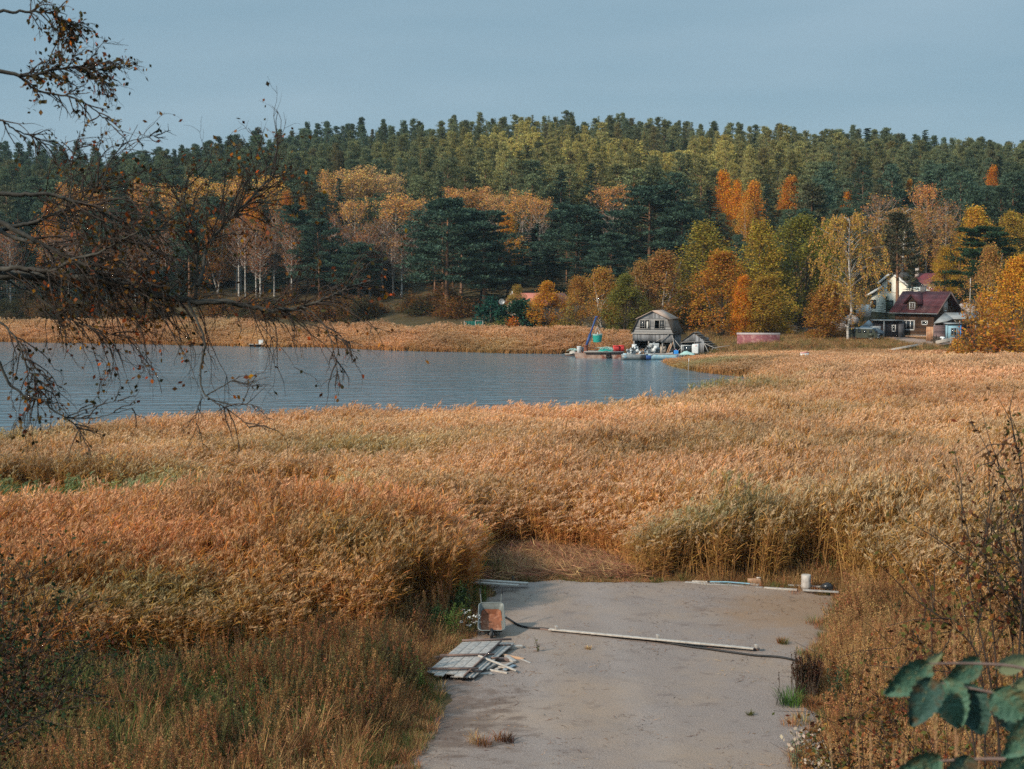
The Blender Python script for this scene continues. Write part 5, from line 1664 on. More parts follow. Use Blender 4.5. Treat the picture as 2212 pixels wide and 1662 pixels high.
# dormer
dz = HE - 0.15
dm = Geo()
prism(dm, [(-0.75, 0), (0.75, 0), (0.75, 1.15), (0, 2.0), (-0.75, 1.15)], (-3.15, -0.05, HE - 0.02), X, Z, -Y, 1.6)
dmo = part('dormer', dm, M['log_brown'], bhs)
g = Geo()
for s in (-1, 1):
    a, b = V3(s * 1.12, 0, 0.78), V3(0, 0, 2.08)
    d = b - a
    n = np.cross(d, Y); n /= np.linalg.norm(n)
    obox(g, (a + b) / 2 + V3(-3.15, 0.75, HE), d / 2, Y * 1.25, n * 0.05)
part('dormer_roof', g, M['maroon_tile'], dmo)
g = Geo()
c_ = V3(-3.15, -0.07, HE + 0.52)
for s in (-1, 1):
    obox(g, c_ + X * s * 0.38, X * 0.06, Y * 0.05, Z * 0.5); obox(g, c_ + Z * s * 0.44, X * 0.33, Y * 0.048, Z * 0.06)
    obox(g, c_ + Z * s * 0.14, X * 0.33, Y * 0.03, Z * 0.02)
obox(g, c_, X * 0.03, Y * 0.03, Z * 0.4)
dwn = part('dormer_window', g, M['white_paint'], dmo)
g = Geo()
obox(g, (-LW / 2 + 0.3, -0.55, -0.22), X * (LW / 2 - 0.3), Y * 0.5, Z * 0.08); obox(g, (-LW / 2 + 0.3, -0.95, -0.55), X * (LW / 2 - 0.6), Y * 0.3, Z * 0.1)
part('porch_step', g, M['fresh_wood'], bhs)
g = Geo(); obox(g, (-LW / 2, GW / 2, -0.8), X * (LW / 2 - .05), Y * (GW / 2 - .05), Z * 0.79)
part('foundation', g, M['rock'], bhs)
g = Geo()
for a, b in (((-5.6, GW / 2, HR), (-5.6, GW / 2, HR + 0.75)), ((-5.6, GW / 2, HR + 0.72), (-4.6, GW / 2, HR + 0.66))):
    bar(g, a, b, 0.04, 0.04)
part('aerial', g, M['metal'], bhs)

# rusty door panel, lean-to, fence, blue shed --------------------------------------------------
def frontal(name, label, cat, xa, xb, ytop, ybot, d, rz=0.0):
    """a standing thing whose front spans xa..xb and ytop..ybot in the photograph; returns empty at its lower middle, width and height"""
    a, b = W(xa, ybot, d), W(xb, ytop, d)
    t = thing(name, label, cat, ((a[0] + b[0]) / 2, d, a[2]), rz)
    return t, (b[0] - a[0]) / math.cos(rz), b[2] - a[2]
t, w_, h_ = frontal('old_door', 'peeling orange brown door panel propped at the corner of the brown house', 'panel', 2001, 2016, 706, 736, 174.6, R(-10))
g = Geo()
for i in range(5):
    box(g, (-w_ / 2 + w_ * (i + .5) / 5, 0, h_ / 2), (w_ / 5 - 0.015, 0.05, h_))
box(g, (0, 0.05, h_ * .25), (w_, 0.04, 0.12)); box(g, (0, 0.05, h_ * .8), (w_, 0.04, 0.12))
part('boards', g, M['rust_door'], t)
t, w_, h_ = frontal('board_fence', 'mauve grey board fence between the door panel and the blue shed', 'fence', 2017, 2046, 703, 735, 174, R(-6))
g = Geo()
for i in range(9):
    box(g, (0, 0, h_ * (i + .5) / 9), (w_, 0.04 + 0.01 * (i % 2), h_ / 9 - 0.012))
part('boards', g, M['mauve'], t)
for s in (-1, 0, 1):
    g = Geo(); box(g, (s * w_ * .48, 0.06, h_ / 2), (0.1, 0.1, h_)); part('post', g, M['old_board'], t)
t, w_, h_ = frontal('blue_shed', 'small sky blue shed with one dark window beside the mauve fence', 'shed', 2046, 2075, 700, 733, 172.5, R(-8))
g = Geo(); box(g, (0, 0.9, h_ / 2), (w_, 1.8, h_)); part('wall', g, M['sky_blue'], t)
window(t, (0.0, 0, h_ * 0.5), X, -Y, 0.75, 0.95, 1, 0, fr='tarp', t=0.09)
for s in (-1, 1):
    g = Geo(); box(g, (s * w_ / 2, -0.03, h_ / 2), (0.1, 0.08, h_)); part('corner_board', g, M['bright_blue'] if s == 1 else M['boat_blue'], t)
g = Geo(); box(g, (0, 0.85, h_ + 0.06), (w_ + 0.4, 2.2, 0.12)); part('roof', g, M['grey_roof'], t)
# lean-to roof on posts behind shed and fence
t = thing('lean_to', 'grey sheet roofed lean-to against the gable of the brown house', 'lean-to', W(2060, 735, 177))
g = Geo()
zr0, zr1 = W(2040, 697, 176)[2] - t.location.z, W(2060, 675, 178)[2] - t.location.z
xl, xm_, xr = xat(2018, 176) - t.location.x, xat(2042, 178) - t.location.x, xat(2104, 178) - t.location.x
zl = W(2018, 698, 176)[2] - t.location.z
zf_ = W(2090, 688, 176.5)[2] - t.location.z
g.add([(xl, -1.2, zl), (xat(2046, 176) - t.location.x, -1.2, zl + 0.25), (xat(2060, 176) - t.location.x, -1.2, zf_), (xr, -1.2, zf_), (xr, 1.0, zr1), (xm_, 1.0, zr1)], [[0, 1, 5], [1, 2, 5]], 0)
g.add([(xat(2060, 176) - t.location.x, -1.2, zf_), (xr, -1.2, zf_), (xr, 1.0, zr1), (xm_, 1.0, zr1)], [[0, 1, 2, 3]], 0)
r_ = part('roof', g, M['grey_roof'], t)
sm = r_.modifiers.new('thickness', 'SOLIDIFY'); sm.thickness = 0.09
for xx, yy, zt in ((xl + .2, -1.0, zl), (xm_ + .2, -0.9, zf_ - .1), (xr - .3, -1.0, zf_ - .05), (xr - .3, 0.9, zr1 - .1), (0.4, -1.0, zf_ - .05)):
    g = Geo(); bar(g, (xx, yy, -0.2), (xx, yy, zt), 0.11, 0.11); part('post', g, M['old_board'], t)
g = Geo(); box(g, (0.8, 0.9, 1.0), (3.6, 0.06, 2.2)); part('back_wall', g, M['shed_dark'], t)
for s in (0.1, 1.5):
    g = Geo(); bar(g, (s, -1.0, zf_ - .55), (s - .5, -1.0, zf_ - .1), 0.07, 0.07); part('brace', g, M['pale_board'], t)
# black lean-to shed on the other side
t, w_, h_ = frontal('black_shed', 'low near black shed with a flat grey roof and a white framed window', 'shed', 1890, 1946, 693, 731, 180, R(-6))
g = Geo(); box(g, (0, 1.0, h_ / 2), (w_, 2.0, h_)); part('wall', g, M['shed_dark'], t)
g = Geo(); obox(g, (0, 0.9, h_ + 0.06), X * (w_ / 2 + 0.25), Y * 1.4, Z * 0.05); part('roof', g, M['grey_roof'], t)
window(t, (0.72, 0, h_ * 0.58), X, -Y, 0.5, 0.85, 0, 0, t=0.1)
g = Geo(); box(g, (-0.55 , -0.35, h_ / 2), (0.12, 0.12, h_)); part('porch_post', g, M['pale_metal'], t)
g = Geo(); box(g, (1.65, -0.02, h_ * .48), (0.7, 0.05, h_ * .9)); part('door', g, mat('slate door', (0.12, 0.12, 0.13), (0.08, 0.08, 0.09)), t)
g = Geo(); box(g, (-1.55, -0.04, h_ * .52), (1.3, 0.03, 0.8)); box(g, (-1.3, -0.06, h_ * .48), (0.5, 0.03, 0.35)); part('notice_board', g, M['white_plastic'], t)
# --- white house -------------------------------------------------------------------------------
t = thing('white_house', 'cream two storey house with a stepped white edged gable above the grey tarpaulin', 'house', W(1917, 671, 214), R(-38))
def L2(xD, yD):                       # local x,z on the gable plane through the measured outline
    p = W(xD, yD, 214) - W(1917, 671, 214)
    return (p[0] / math.cos(R(-38)) * 0.98, p[2])
out = [L2(1886, 676), L2(1950, 676), L2(1972, 628), L2(1955, 618), L2(1928.5, 592), L2(1907, 612), L2(1909, 622), L2(1886, 640)]
g = Geo(); prism(g, out, (0, 0, 0), X, Z, -Y, 5.0); part('wall', g, M['cream'], t)
for a, b in (((1926.5, 590), (1903, 613)), ((1911, 619.5), (1880.5, 641)), ((1928, 590), (1957, 619))):
    g = Geo()
    p, q = L2(*a), L2(*b)
    n = V3(-(q[1] - p[1]), 0, q[0] - p[0]); n /= np.linalg.norm(n)
    if n[2] < 0: n = -n
    obox(g, V3((p[0] + q[0]) / 2, 2.4, (p[1] + q[1]) / 2) + n * 0.1, V3((q[0] - p[0]) / 2, 0, (q[1] - p[1]) / 2), Y * 2.9, n * 0.09)
    r_ = part('roof', g, M['felt'], t)
    g = Geo()
    obox(g, V3((p[0] + q[0]) / 2, -0.53, (p[1] + q[1]) / 2) + n * 0.06, V3((q[0] - p[0]) / 2, 0, (q[1] - p[1]) / 2), Y * 0.04, n * 0.17)
    part('barge_board', g, M['white_paint'], r_)
for xx, yy, ww, hh in ((1921, 619, .6, 1.3), (1892, 657, .7, 1.3), (1921, 661, 1.1, 1.7), (1938, 661, .5, 1.4)):
    p = L2(xx, yy)
    window(t, (p[0], 0, p[1]), X, -Y, ww, hh, 1, 0, fr='black_and_shade', t=0.06)
p = L2(1905.5, 618)
g = Geo(); tube(g, [(p[0], -0.1, p[1]), (p[0] + .15, -0.08, p[1] - .5), (p[0] + .15, -0.08, p[1] - .6)], 0.05, 6); part('downpipe', g, M['white_paint'], t)
# --- dark red mansard house ---------------------------------------------------------------------
t = thing('mansard_house', 'house with a dark red mansard roof half hidden behind a dark spruce', 'house', W(1999, 655, 222), R(-20))
s_ = 222 / F_PX / K
g = Geo(); box(g, (0, 2.4, 1.2), (6.0, 4.8, 3.6)); part('wall', g, M['batten'], t)
zb, zk, zt = (655 - 632) * s_, (655 - 605) * s_, (655 - 590) * s_
g = Geo()
for s in (-1, 1):
    g.add([(s * 3.2, -0.2, zb), (s * 3.2, 5.0, zb), (s * 2.5, 4.6, zk), (s * 2.5, 0.25, zk)], [[0, 1, 2, 3]])
    g.add([(s * 2.5, 0.25, zk), (s * 2.5, 4.6, zk), (s * 1.1, 2.5, zt)], [[0, 1, 2]])
g.add([(-3.2, -0.2, zb), (3.2, -0.2, zb), (2.5, 0.25, zk), (-2.5, 0.25, zk)], [[0, 1, 2, 3]])
g.add([(-3.2, 5, zb), (3.2, 5, zb), (2.5, 4.6, zk), (-2.5, 4.6, zk)], [[0, 1, 2, 3]])
g.add([(-2.5, 0.25, zk), (2.5, 0.25, zk), (1.1, 2.5, zt), (-1.1, 2.5, zt)], [[0, 1, 2, 3]])
g.add([(-2.5, 4.6, zk), (2.5, 4.6, zk), (1.1, 2.5, zt), (-1.1, 2.5, zt)], [[0, 1, 2, 3]])
r_ = part('roof', g, M['maroon'], t)
g = Geo(); box(g, (-1.45, 1.4, zt - 0.1), (0.55, 0.55, 1.9)); box(g, (-1.45, 1.4, zt + 0.9), (0.65, 0.65, 0.1)); part('chimney', g, M['brick'], r_)
window(t, (0.9, 0, 2.0), X, -Y, 0.8, 1.0, 1, 0)
# --- cottage with the salmon roof ----------------------------------------------------------------
t = thing('cottage', 'low cottage with a salmon red roof half hidden by junipers', 'cottage', W(1111, 690, 208), R(-62))
CW, CL, CE, CR = 4.6, 8.0, 2.4, 3.75     # gable width, length, eave and ridge height
g = Geo()
prism(g, [(-CW / 2, -0.5), (CW / 2, -0.5), (CW / 2, CE), (0, CR), (-CW / 2, CE)], (0, 0, 0), X, Z, -Y, CL)
part('wall', g, M['pale_board'], t)
g = Geo()
for s in (-1, 1):
    a, b = V3(s * (CW / 2 + .45), 0, CE - .25), V3(0, 0, CR + .05)
    d = b - a
    n = np.cross(d, Y); n /= np.linalg.norm(n)
    obox(g, (a + b) / 2 + Y * CL / 2, d / 2, Y * (CL / 2 + .4), n * 0.06)
r_ = part('roof', g, M['orange_roof'], t)
for s in (-1, 1):
    g = Geo(); bar(g, (s * (CW / 2 + .45), -.43, CE - .3), (0, -.43, CR), .05, .2); part('barge_board', g, M['batten'], r_)
window(t, (-0.9, 0, 1.35), X, -Y, 1.1, 1.2, 1, 0)
window(t, (1.0, 0, 1.35), X, -Y, 1.0, 1.2, 1, 0)
def dish(name, label, xD, yD, d, r, cat):
    p = W(xD, yD, d)
    zb = float(ground(p[0], d)) if name == 'satellite_dish' else p[2] - 0.5
    t = thing(name, label, cat, (p[0], d, zb))
    hz = p[2] - zb
    g = Geo(); tube(g, [(0, 0.1, -0.1), (0, 0.1, hz)], 0.035, 6); part('mast', g, M['metal'], t)
    g = Geo()
    lathe(g, [(0.01, 0), (r * 0.5, 0.02), (r * .85, 0.07), (r, 0.13), (r, 0.15), (r * .85, 0.1), (r * .5, 0.05), (0.01, 0.03)], 20)
    o = part('reflector', g, M['metal'], t, True)
    o.location = (0, 0.0, hz); o.rotation_euler = (R(82), 0, 0)
    g = Geo(); bar(g, (0, -0.1, hz - r * .7), (0, -0.42, hz), 0.025, 0.025); box(g, (0, -0.44, hz + .01), (0.09, 0.1, 0.09)); part('receiver', g, M['white_plastic'], t)
dish('satellite_dish', 'round grey satellite dish on a mast beside the cottage eave', 1084, 652, 203, 0.42, 'satellite dish')
t = thing('roof_aerial', 'small white aerial on the gable peak of the cottage', 'aerial', W(1106, 640, 206))
g = Geo(); tube(g, [(0, 0, -.2), (0, 0, 0.75)], 0.03, 5); part('mast', g, M['white_plastic'], t)
g = Geo(); box(g, (0.05, 0, 0.45), (0.12, 0.06, 0.62)); box(g, (-0.2, 0, 0.3), (0.35, 0.06, 0.07)); part('antenna', g, M['white_plastic'], t)
# --- green net fence ------------------------------------------------------------------------------
t, w_, h_ = frontal('net_fence', 'dark green netting stretched on a pale frame at the far shore', 'fence', 1003, 1043, 693, 714, 196)
g = Geo()
xs = np.linspace(-w_ / 2, w_ / 2, 22)
for i in range(21):
    y0, y1 = 0.06 * math.sin(i * 1.9), 0.06 * math.sin((i + 1) * 1.9)
    g.add([(xs[i], y0, -.3), (xs[i + 1], y1, -.3), (xs[i + 1], y1, h_ - .05), (xs[i], y0, h_ - .05)], [[0, 1, 2, 3]])
o = part('netting', g, M['green_net'], t); sm = o.modifiers.new('thickness', 'SOLIDIFY'); sm.thickness = 0.02
for q in (-.5, 0.1, .5):
    g = Geo(); box(g, (w_ * q, -.04, h_ / 2 - .2), (.07, .07, h_ + .4)); part('post', g, M['pale_board'], t)
g = Geo(); bar(g, (w_ * .1, -.04, h_), (w_ * .5, -.04, h_), .06, .06); part('rail', g, M['pale_board'], t)

# ------------------------------------------------------------------ vehicle, tarpaulin, yard things
van = place_thing('parked_van', 'dark olive forward control van with a grey roof parked at the weeping birch', 'van', 1868, 176, R(-24))
van.scale = (1, 1, 0.93)
VL, VW, VH = 3.7, 1.55, 1.68       # local +x is the nose
prof = [(-1.85, 0.42), (1.5, 0.42), (1.72, 0.5), (1.84, 0.62), (1.80, 0.95), (1.62, 1.05), (1.36, 1.56), (1.25, 1.66), (-1.72, 1.68), (-1.83, 1.6)]
g = Geo(); prism(g, prof, (0, -VW / 2, 0), X, Z, -Y, VW); part('body', g, M['olive_van'], van, bevel=0.06)
g = Geo(); prism(g, [(-1.86, 1.60), (1.32, 1.60), (1.24, 1.735), (-1.75, 1.75)], (0, -VW / 2 - .02, 0), X, Z, -Y, VW + .04); part('roof', g, M['tarp'], van, bevel=0.03)
g = Geo()
for s in (-1, 1):
    obox(g, (1.50, s * 0.35, 1.3), V3(-.105, 0, .205), Y * .31, V3(.012, 0, .006))
part('windscreen', g, M['glass'], van)
for xx, ww in ((0.98, .34), (0.25, .4), (-.4, .4), (-1.05, .4)):
    g = Geo(); box(g, (xx, -VW / 2 - .004, 1.27), (ww, .02, .34)); part('window', g, M['glass'], van)
g = Geo(); box(g, (.98, -VW / 2 - .008, .83), (.72, .012, .5)); part('door', g, M['olive_van'], van)
for xx in (1.02, -1.02):
    for s in (-1, 1):
        wg_ = Geo()
        lathe(wg_, [(.18, -.1), (.30, -.1), (.335, -.06), (.335, .06), (.30, .1), (.18, .1)], 18)
        o = part('wheel', wg_, M['rubber'], van, True); o.location = (xx, s * (VW / 2 - .1), .33); o.rotation_euler = (R(90), 0, 0)
        rg_ = Geo(); lathe(rg_, [(0.01, -.07), (.1, -.085), (.19, -.05), (.19, .05), (.1, .085), (0.01, .07)], 14)
        part('rim', rg_, mat('pale wheel rim', (.42, .38, .34)), o, True)
for s in (-1, 1):
    g = Geo(); lathe(g, [(.01, 0.05), (.09, .04), (.11, 0), (.11, -.04)], 12); o = part('headlight', g, M['white_plastic'], van, True); o.location = (1.85, s * .5, .8); o.rotation_euler = (0, R(90), 0)
g = Geo(); box(g, (1.86, 0, .5), (.1, VW, .12)); part('bumper', g, M['metal'], van)
g = Geo(); box(g, (1.87, 0, .78), (.03, .6, .2)); part('grille', g, M['rubber'], van)
tp = place_thing('tarp_canopy', 'blue grey tarpaulin canopy on poles behind the olive van', 'canopy', 1880, 181, R(-12))
zb, zt = W(1880, 714, 181)[2] - tp.location.z, W(1880, 695, 181)[2] - tp.location.z + .15
g = Geo()
P4 = [(-1.6, -1.3, zb), (1.7, -1.3, zb - .1), (1.7, 1.3, zb), (-1.6, 1.3, zb + .1)]
ap = (-0.1, 0, zt + .1)
mid = [tuple((np.array(P4[i]) * .5 + np.array(ap) * .5) - V3(0, 0, .12)) for i in range(4)]
for i in range(4):
    j = (i + 1) % 4
    g.add([P4[i], P4[j], mid[j], mid[i]], [[0, 1, 2, 3]]); g.add([mid[i], mid[j], ap], [[0, 1, 2]])
    e0 = V3(*P4[i]) - V3(0, 0, .3); e1 = V3(*P4[j]) - V3(0, 0, .25)
    g.add([P4[i], P4[j], e1, e0], [[0, 1, 2, 3]])
o = part('sheet', g, M['tarp'], tp); sm = o.modifiers.new('thickness', 'SOLIDIFY'); sm.thickness = .03
for p in P4:
    g = Geo(); tube(g, [(p[0] * .97, p[1] * .97, -.1), (p[0] * .97, p[1] * .97, p[2] - .02)], .04, 6); part('pole', g, M['metal'], tp)
t, w_, h_ = frontal('white_screen', 'two white panels set upright on the slope left of the white house', 'screen', 1848, 1882, 658, 684, 206)
for i in range(2):
    g = Geo(); box(g, (-w_ / 4 + i * w_ / 2, 0, h_ / 2), (w_ / 2 - .03, .05, h_)); part('panel', g, M['white_plastic'], t)
for i in range(3):
    g = Geo(); box(g, (-w_ / 2 + i * w_ / 2, .06, h_ / 2 - .6), (.08, .08, h_ + 1.2)); part('post', g, M['black_and_shade'], t)
t = place_thing('flag_pole', 'thin bare pale pole standing behind the lean-to roof', 'pole', 2096.5, 183)
hp = W(2096.5, 600, 183)[2] - t.location.z
g = Geo(); tube(g, [(0, 0, -.2), (0, 0, hp * .5), (0, 0, hp)], [.09, .07, .05], 8); part('shaft', g, M['pale_board'], t)
g = Geo(); tube(g, [(0, 0, hp * .78), (0, 0, hp * .98)], .062, 8); part('top_band', g, M['white_paint'], t)

def rock(name, label, cat, p, s, seed, group=None, m='rock'):
    rg = np.random.default_rng(seed)
    import bmesh
    bm = bmesh.new()
    bmesh.ops.create_icosphere(bm, subdivisions=3, radius=1)
    q = rg.normal(size=(10, 3)); q /= np.linalg.norm(q, axis=1, keepdims=True)
    of = rg.uniform(0.62, 0.95, 10)
    for v in bm.verts:
        c = np.array(v.co)
        for k in range(10):
            dd_ = c @ q[k] - of[k]
            if dd_ > 0: c = c - q[k] * dd_ * .9
        c = c * (1 + .05 * float(fnoise(c[0] * 3 + seed, c[1] * 3 + c[2] * 2, 1.6, seed)))
        v.co = (c[0] * s[0], c[1] * s[1], c[2] * s[2])
    me = bpy.data.meshes.new(name); bm.to_mesh(me); bm.free()
    me.materials.append(M[m])
    o = link(name, me); o.location = tuple(p); o.rotation_euler = (0, 0, rg.uniform(0, 6))
    return tag(o, label, cat, group)
for i, (xx, yy, d, s, lb) in enumerate([(1820, 706, 194, (1.0, .9, .75), 'large pale boulder behind the white birch trunk'), (1812, 692, 200, (1.5, 1.1, .9), 'dark rubble boulder highest in the rock heap'),
        (1804, 700, 197, (.8, .7, .5), 'small boulder on the near side of the rock heap'), (1838, 692, 201, (1.2, 1.0, .8), 'boulder half behind the weeping birch in the rock heap'),
        (2088, 664, 198, (1.3, 1, .7), 'pale boulder above the lean-to roof'), (2104, 652, 204, (1.2, 1, .9), 'rounded pink boulder higher behind the thin pole'), (2078, 648, 206, (.9, .8, .7), 'boulder beside the gable peak of the brown house'),
        (2100, 672, 194, (1.1, .9, .5), 'flat pale boulder at the foot of the thin pole'), (1716, 718, 190, (.7, .6, .4), 'low grey rock on the meadow beyond the faded red store')]):
    rock('boulder', lb, 'boulder', W(xx, yy, d), s, 60 + i)
# junk and timber in front of the house
rock('rubble_bag', 'white lumpy sack beside the brush heap in front of the house', 'sack', W(2035, 733, 171), (.45, .4, .42), 80, m='white_plastic')
t = thing('brush_heap', 'brown heap of roots and scrap in front of the brown house', 'heap', W(2024, 739, 171))
rg = np.random.default_rng(5)
g = Geo()
for i in range(46):
    c = rdir(rg, 1)[0] * np.array([.55, .4, .5]); c[2] = abs(c[2])
    d = rdir(rg, 1)[0] * .45
    tube(g, [c - d, c + rg.normal(0, .08, 3), c + d], [.05, .06, .03], 4)
part('roots', g, M['bark'], t)
rock('brush_core', 'dark earth lump under the brush heap', 'earth', W(2024, 739, 171.3), (.5, .45, .5), 84, m='felt')
t = thing('plank_ramp', 'pale plank walkway lying on the grass in front of the olive van', 'walkway', (0, 0, 0))
for k in range(3):
    g = Geo()
    a, b = W(1926, 754 + k * 1.2, 163 - k * .4), W(2000, 740 + k * 1.5, 170 - k * .4)
    bar(g, a, b, .22, .05); part('plank', g, M['pale_board'], t)
t = thing('white_timber', 'stack of white timber beams below the mauve fence', 'timber', (0, 0, 0))
for k in range(4):
    g = Geo(); bar(g, W(2022, 742 - k * 1.6, 169.5), W(2066, 733.5 - k * 1.6, 170.5), .16, .12); part('beam', g, M['pale_board'], t)
t = thing('wooden_pallet', 'grey pallet standing on edge beside the dark barrel', 'pallet', W(2062, 742, 168.8))
for k in range(5):
    g = Geo(); box(g, (0, 0, .1 + k * .15), (1.1, .03, .09)); part('slat', g, M['old_board'], t)
for s in (-1, 0, 1):
    g = Geo(); box(g, (s * .5, .06, .38), (.09, .08, .76)); part('upright', g, M['old_board'], t)
t = thing('barrel', 'dark barrel at the end of the white timber', 'barrel', W(2075, 742, 168.8))
g = Geo(); lathe(g, [(.01, 0), (.22, 0), (.25, .25), (.25, .6), (.22, .85), (.2, .85), (.2, .8), (.01, .8)], 14); part('shell', g, M['rubber'], t, True)
g = Geo(); lathe(g, [(.255, .28), (.262, .3), (.255, .32)], 14); lathe(g, [(.255, .55), (.262, .57), (.255, .59)], 14); part('hoop', g, M['metal'], t)
t = thing('compost_bin', 'dark woven bin under the golden orange tree', 'bin', W(2142, 772, 150))
g = Geo(); lathe(g, [(.01, 0), (.55, 0), (.62, .5), (.66, 1.0), (.6, 1.0), (.55, .9), (.01, .88)], 16); part('shell', g, M['bark'], t)
g = Geo(); lathe(g, [(.66, .96), (.70, 1.0), (.66, 1.04)], 16); part('rim', g, M['felt'], t)
# small plastic sign in the reeds
t = thing('plastic_sign', 'faded white plastic board with a red edge standing in the reeds', 'sign', W(1738.5, 778, 142))
g = Geo(); obox(g, (0, 0, .42), V3(.42, 0, .03), Y * .02, V3(-.04, 0, .40)); part('board', g, M['white_plastic'], t)
g = Geo(); obox(g, (-.03, -.012, .75), V3(.40, 0, .03), Y * .02, V3(-.01, 0, .06)); part('red_band', g, mat('faded red band', (.62, .25, .22)), t)
g = Geo(); obox(g, (0.03, -.012, .3), V3(.3, 0, .02), Y * .02, V3(-.03, 0, .18)); part('green_patch', g, mat('faded green print', (.36, .52, .47)), t)
g = Geo(); tube(g, [(0, .05, -1.0), (0, .05, .4)], .03, 5); part('stake', g, M['old_board'], t)
t = thing('marker_pole', 'thin white marker pole standing in the water at the reed point', 'pole', (*G(1487, 803, 0)[:2], -.4))
g = Geo(); tube(g, [(0, 0, 0), (0, 0, 1.0), (0.04, 0, 1.75)], [.035, .03, .025], 7); part('shaft', g, M['old_board'], t)
g = Geo(); tube(g, [(0.03, 0, 1.45), (0.045, 0, 1.78)], .035, 7); part('cap', g, M['white_paint'], t)
# ------------------------------------------------------------------ far jetty, barge, boats
jt = thing('jetty', 'low dark jetty at the edge of the far reeds', 'jetty', (*G(585, 749, 0)[:2], 0))
jd = jt.location.y
jw = (632 - 538) / K * jd / F_PX
g = Geo()
for i in range(7):
    box(g, (0, -.3 + i * .12, .36), (jw, .11, .05))
part('deck', g, M['pale_board'], jt)
g = Geo(); box(g, (-jw * .1, .05, .2), (jw * .75, .5, .26)); part('float', g, M['black_and_shade'], jt)
for q in (-.48, -.2, .1, .4):
    g = Geo(); tube(g, [(jw * q, -.25, -.8), (jw * q, -.25, .33)], .06, 6); part('pile', g, M['felt'], jt)
t = thing('white_box', 'white box standing on the low dark jetty', 'box', (xat(562, jd), jd, .385))
g = Geo(); box(g, (0, 0, .26), (.58, .4, .52)); part('shell', g, M['white_plastic'], t, bevel=.02)
g = Geo()
for q in (.15, .3): box(g, (0, -.203, q), (.5, .01, .025))
box(g, (0, 0, .54), (.64, .46, .05)); part('lid', g, M['white_paint'], t, bevel=.01)

BD = 169.5                              # distance of the barge
def bp(xD, d=BD): return xat(xD, d)
bc = 1295
barge = thing('work_barge', 'rust stained flat work barge with a plank deck moored left of the boathouse', 'barge', (bp(bc), BD, 0), R(-3))
s1 = BD / F_PX / K                      # metres per measured pixel
bx = lambda xD: (xD - bc) * s1
g = Geo()
h0, h1 = bx(1243), bx(1347)
prism(g, [(h0 + .35, -.25), (h1 - .05, -.25), (h1, .62), (h0 - .05, .62), (h0, .2)], (0, -.9, 0), X, Z, -Y, 2.6)
part('hull', g, M['hull_tan'], barge, bevel=.04)
g = Geo(); prism(g, [(bx(1300), -.2), (h1 + .02, -.2), (h1 + .02, .5), (bx(1302), .5)], (0, -.93, 0), X, Z, -Y, .03)
part('red_plating', g, M['rust'], barge)
g = Geo()
for i in range(14):
    box(g, ((bx(1263) + h1) / 2, -1.15 + i * .21, .78), (h1 - bx(1263) + .1, .2, .07))
dk = part('deck', g, M['old_board'], barge)
g = Geo(); box(g, ((bx(1263) + h1) / 2, -1.1, .69), (h1 - bx(1263), .09, .12)); box(g, ((bx(1263) + h1) / 2, 1.2, .69), (h1 - bx(1263), .09, .12))
part('deck_beam', g, M['batten'], barge)
tg = Geo()
th = np.linspace(0, 2 * np.pi, 17)
tube(tg, np.stack([.23 * np.cos(th), 0 * th, .23 * np.sin(th)], 1), .1, 8, 0, False)
o = part('fender_tyre', tg, M['rubber'], barge, True); o.location = (bx(1314), -1.06, .32)
# crane on the barge
cr = thing('deck_crane', 'deep blue telescopic crane leaning over the barge bow', 'crane', (bp(1266), BD, .62), 0)
g = Geo(); lathe(g, [(.01, 0), (.42, 0), (.42, .12), (.22, .2), (.2, .75), (.26, .8), (.26, .95), (.01, .95)], 14); part('pedestal', g, M['rust'], cr)
tip = V3((1288 - 1266) * s1, 0, (755 - 677) * s1)
base = V3(0.05, 0, .8)
m1 = base + (tip - base) * .42
g = Geo(); bar(g, base - (tip - base) * .04, m1, .26, .3); part('boom', g, M['crane_blue'], cr)
g = Geo(); bar(g, base + (tip - base) * .34, tip, .17, .19); box(g, tip + V3(.05, 0, -.02), (.3, .2, .16)); part('jib', g, M['crane_blue'], cr)
g = Geo(); bar(g, base + V3(.35, 0, -.1), m1 + V3(.16, 0, -.2), .1, .1); part('ram', g, M['metal'], cr)
tipw = V3(bp(1266), BD, .62) + tip
bag_top = W(1290.5, 706, BD)
g = Geo(); tube(g, [tip + V3(.1, 0, -.08), bag_top - V3(bp(1266), BD, .62)], .018, 4); part('cable', g, M['rust'], cr)
nb = thing('brailer_net', 'hanging teal fish basket below the blue crane', 'net basket', (bag_top[0], BD, W(1290.5, 739, BD)[2]))
zt = bag_top[2] - nb.location.z
zr_ = W(1290, 722, BD)[2] - nb.location.z
g = Geo()
lathe(g, [(.48, 0), (.56, zr_ * .6), (.57, zr_ - .12)], 18); part('netting', g, M['teal'], nb)
g = Geo(); lathe(g, [(.56, zr_ - .12), (.60, zr_), (.56, zr_ + .02)], 18)
tube(g, np.stack([.6 * np.cos(th), .6 * np.sin(th), zr_ + 0 * th], 1), .035, 6, 0, False); part('rim', g, M['pale_teal'], nb)
g = Geo(); lathe(g, [(.01, 0.0), (.47, .01)], 18); part('bottom', g, M['teal'], nb)
for k in range(5):
    a = k * 2 * np.pi / 5 + .3
    g = Geo(); tube(g, [(.6 * math.cos(a), .6 * math.sin(a), zr_), (0, 0, zt)], .028, 5); part('rope', g, M['pale_board'], nb)
g = Geo(); tube(g, [(0, 0, zr_ - .4), (.02, 0, zr_ + .25)], [.1, .06], 6); part('float', g, M['white_plastic'], nb)
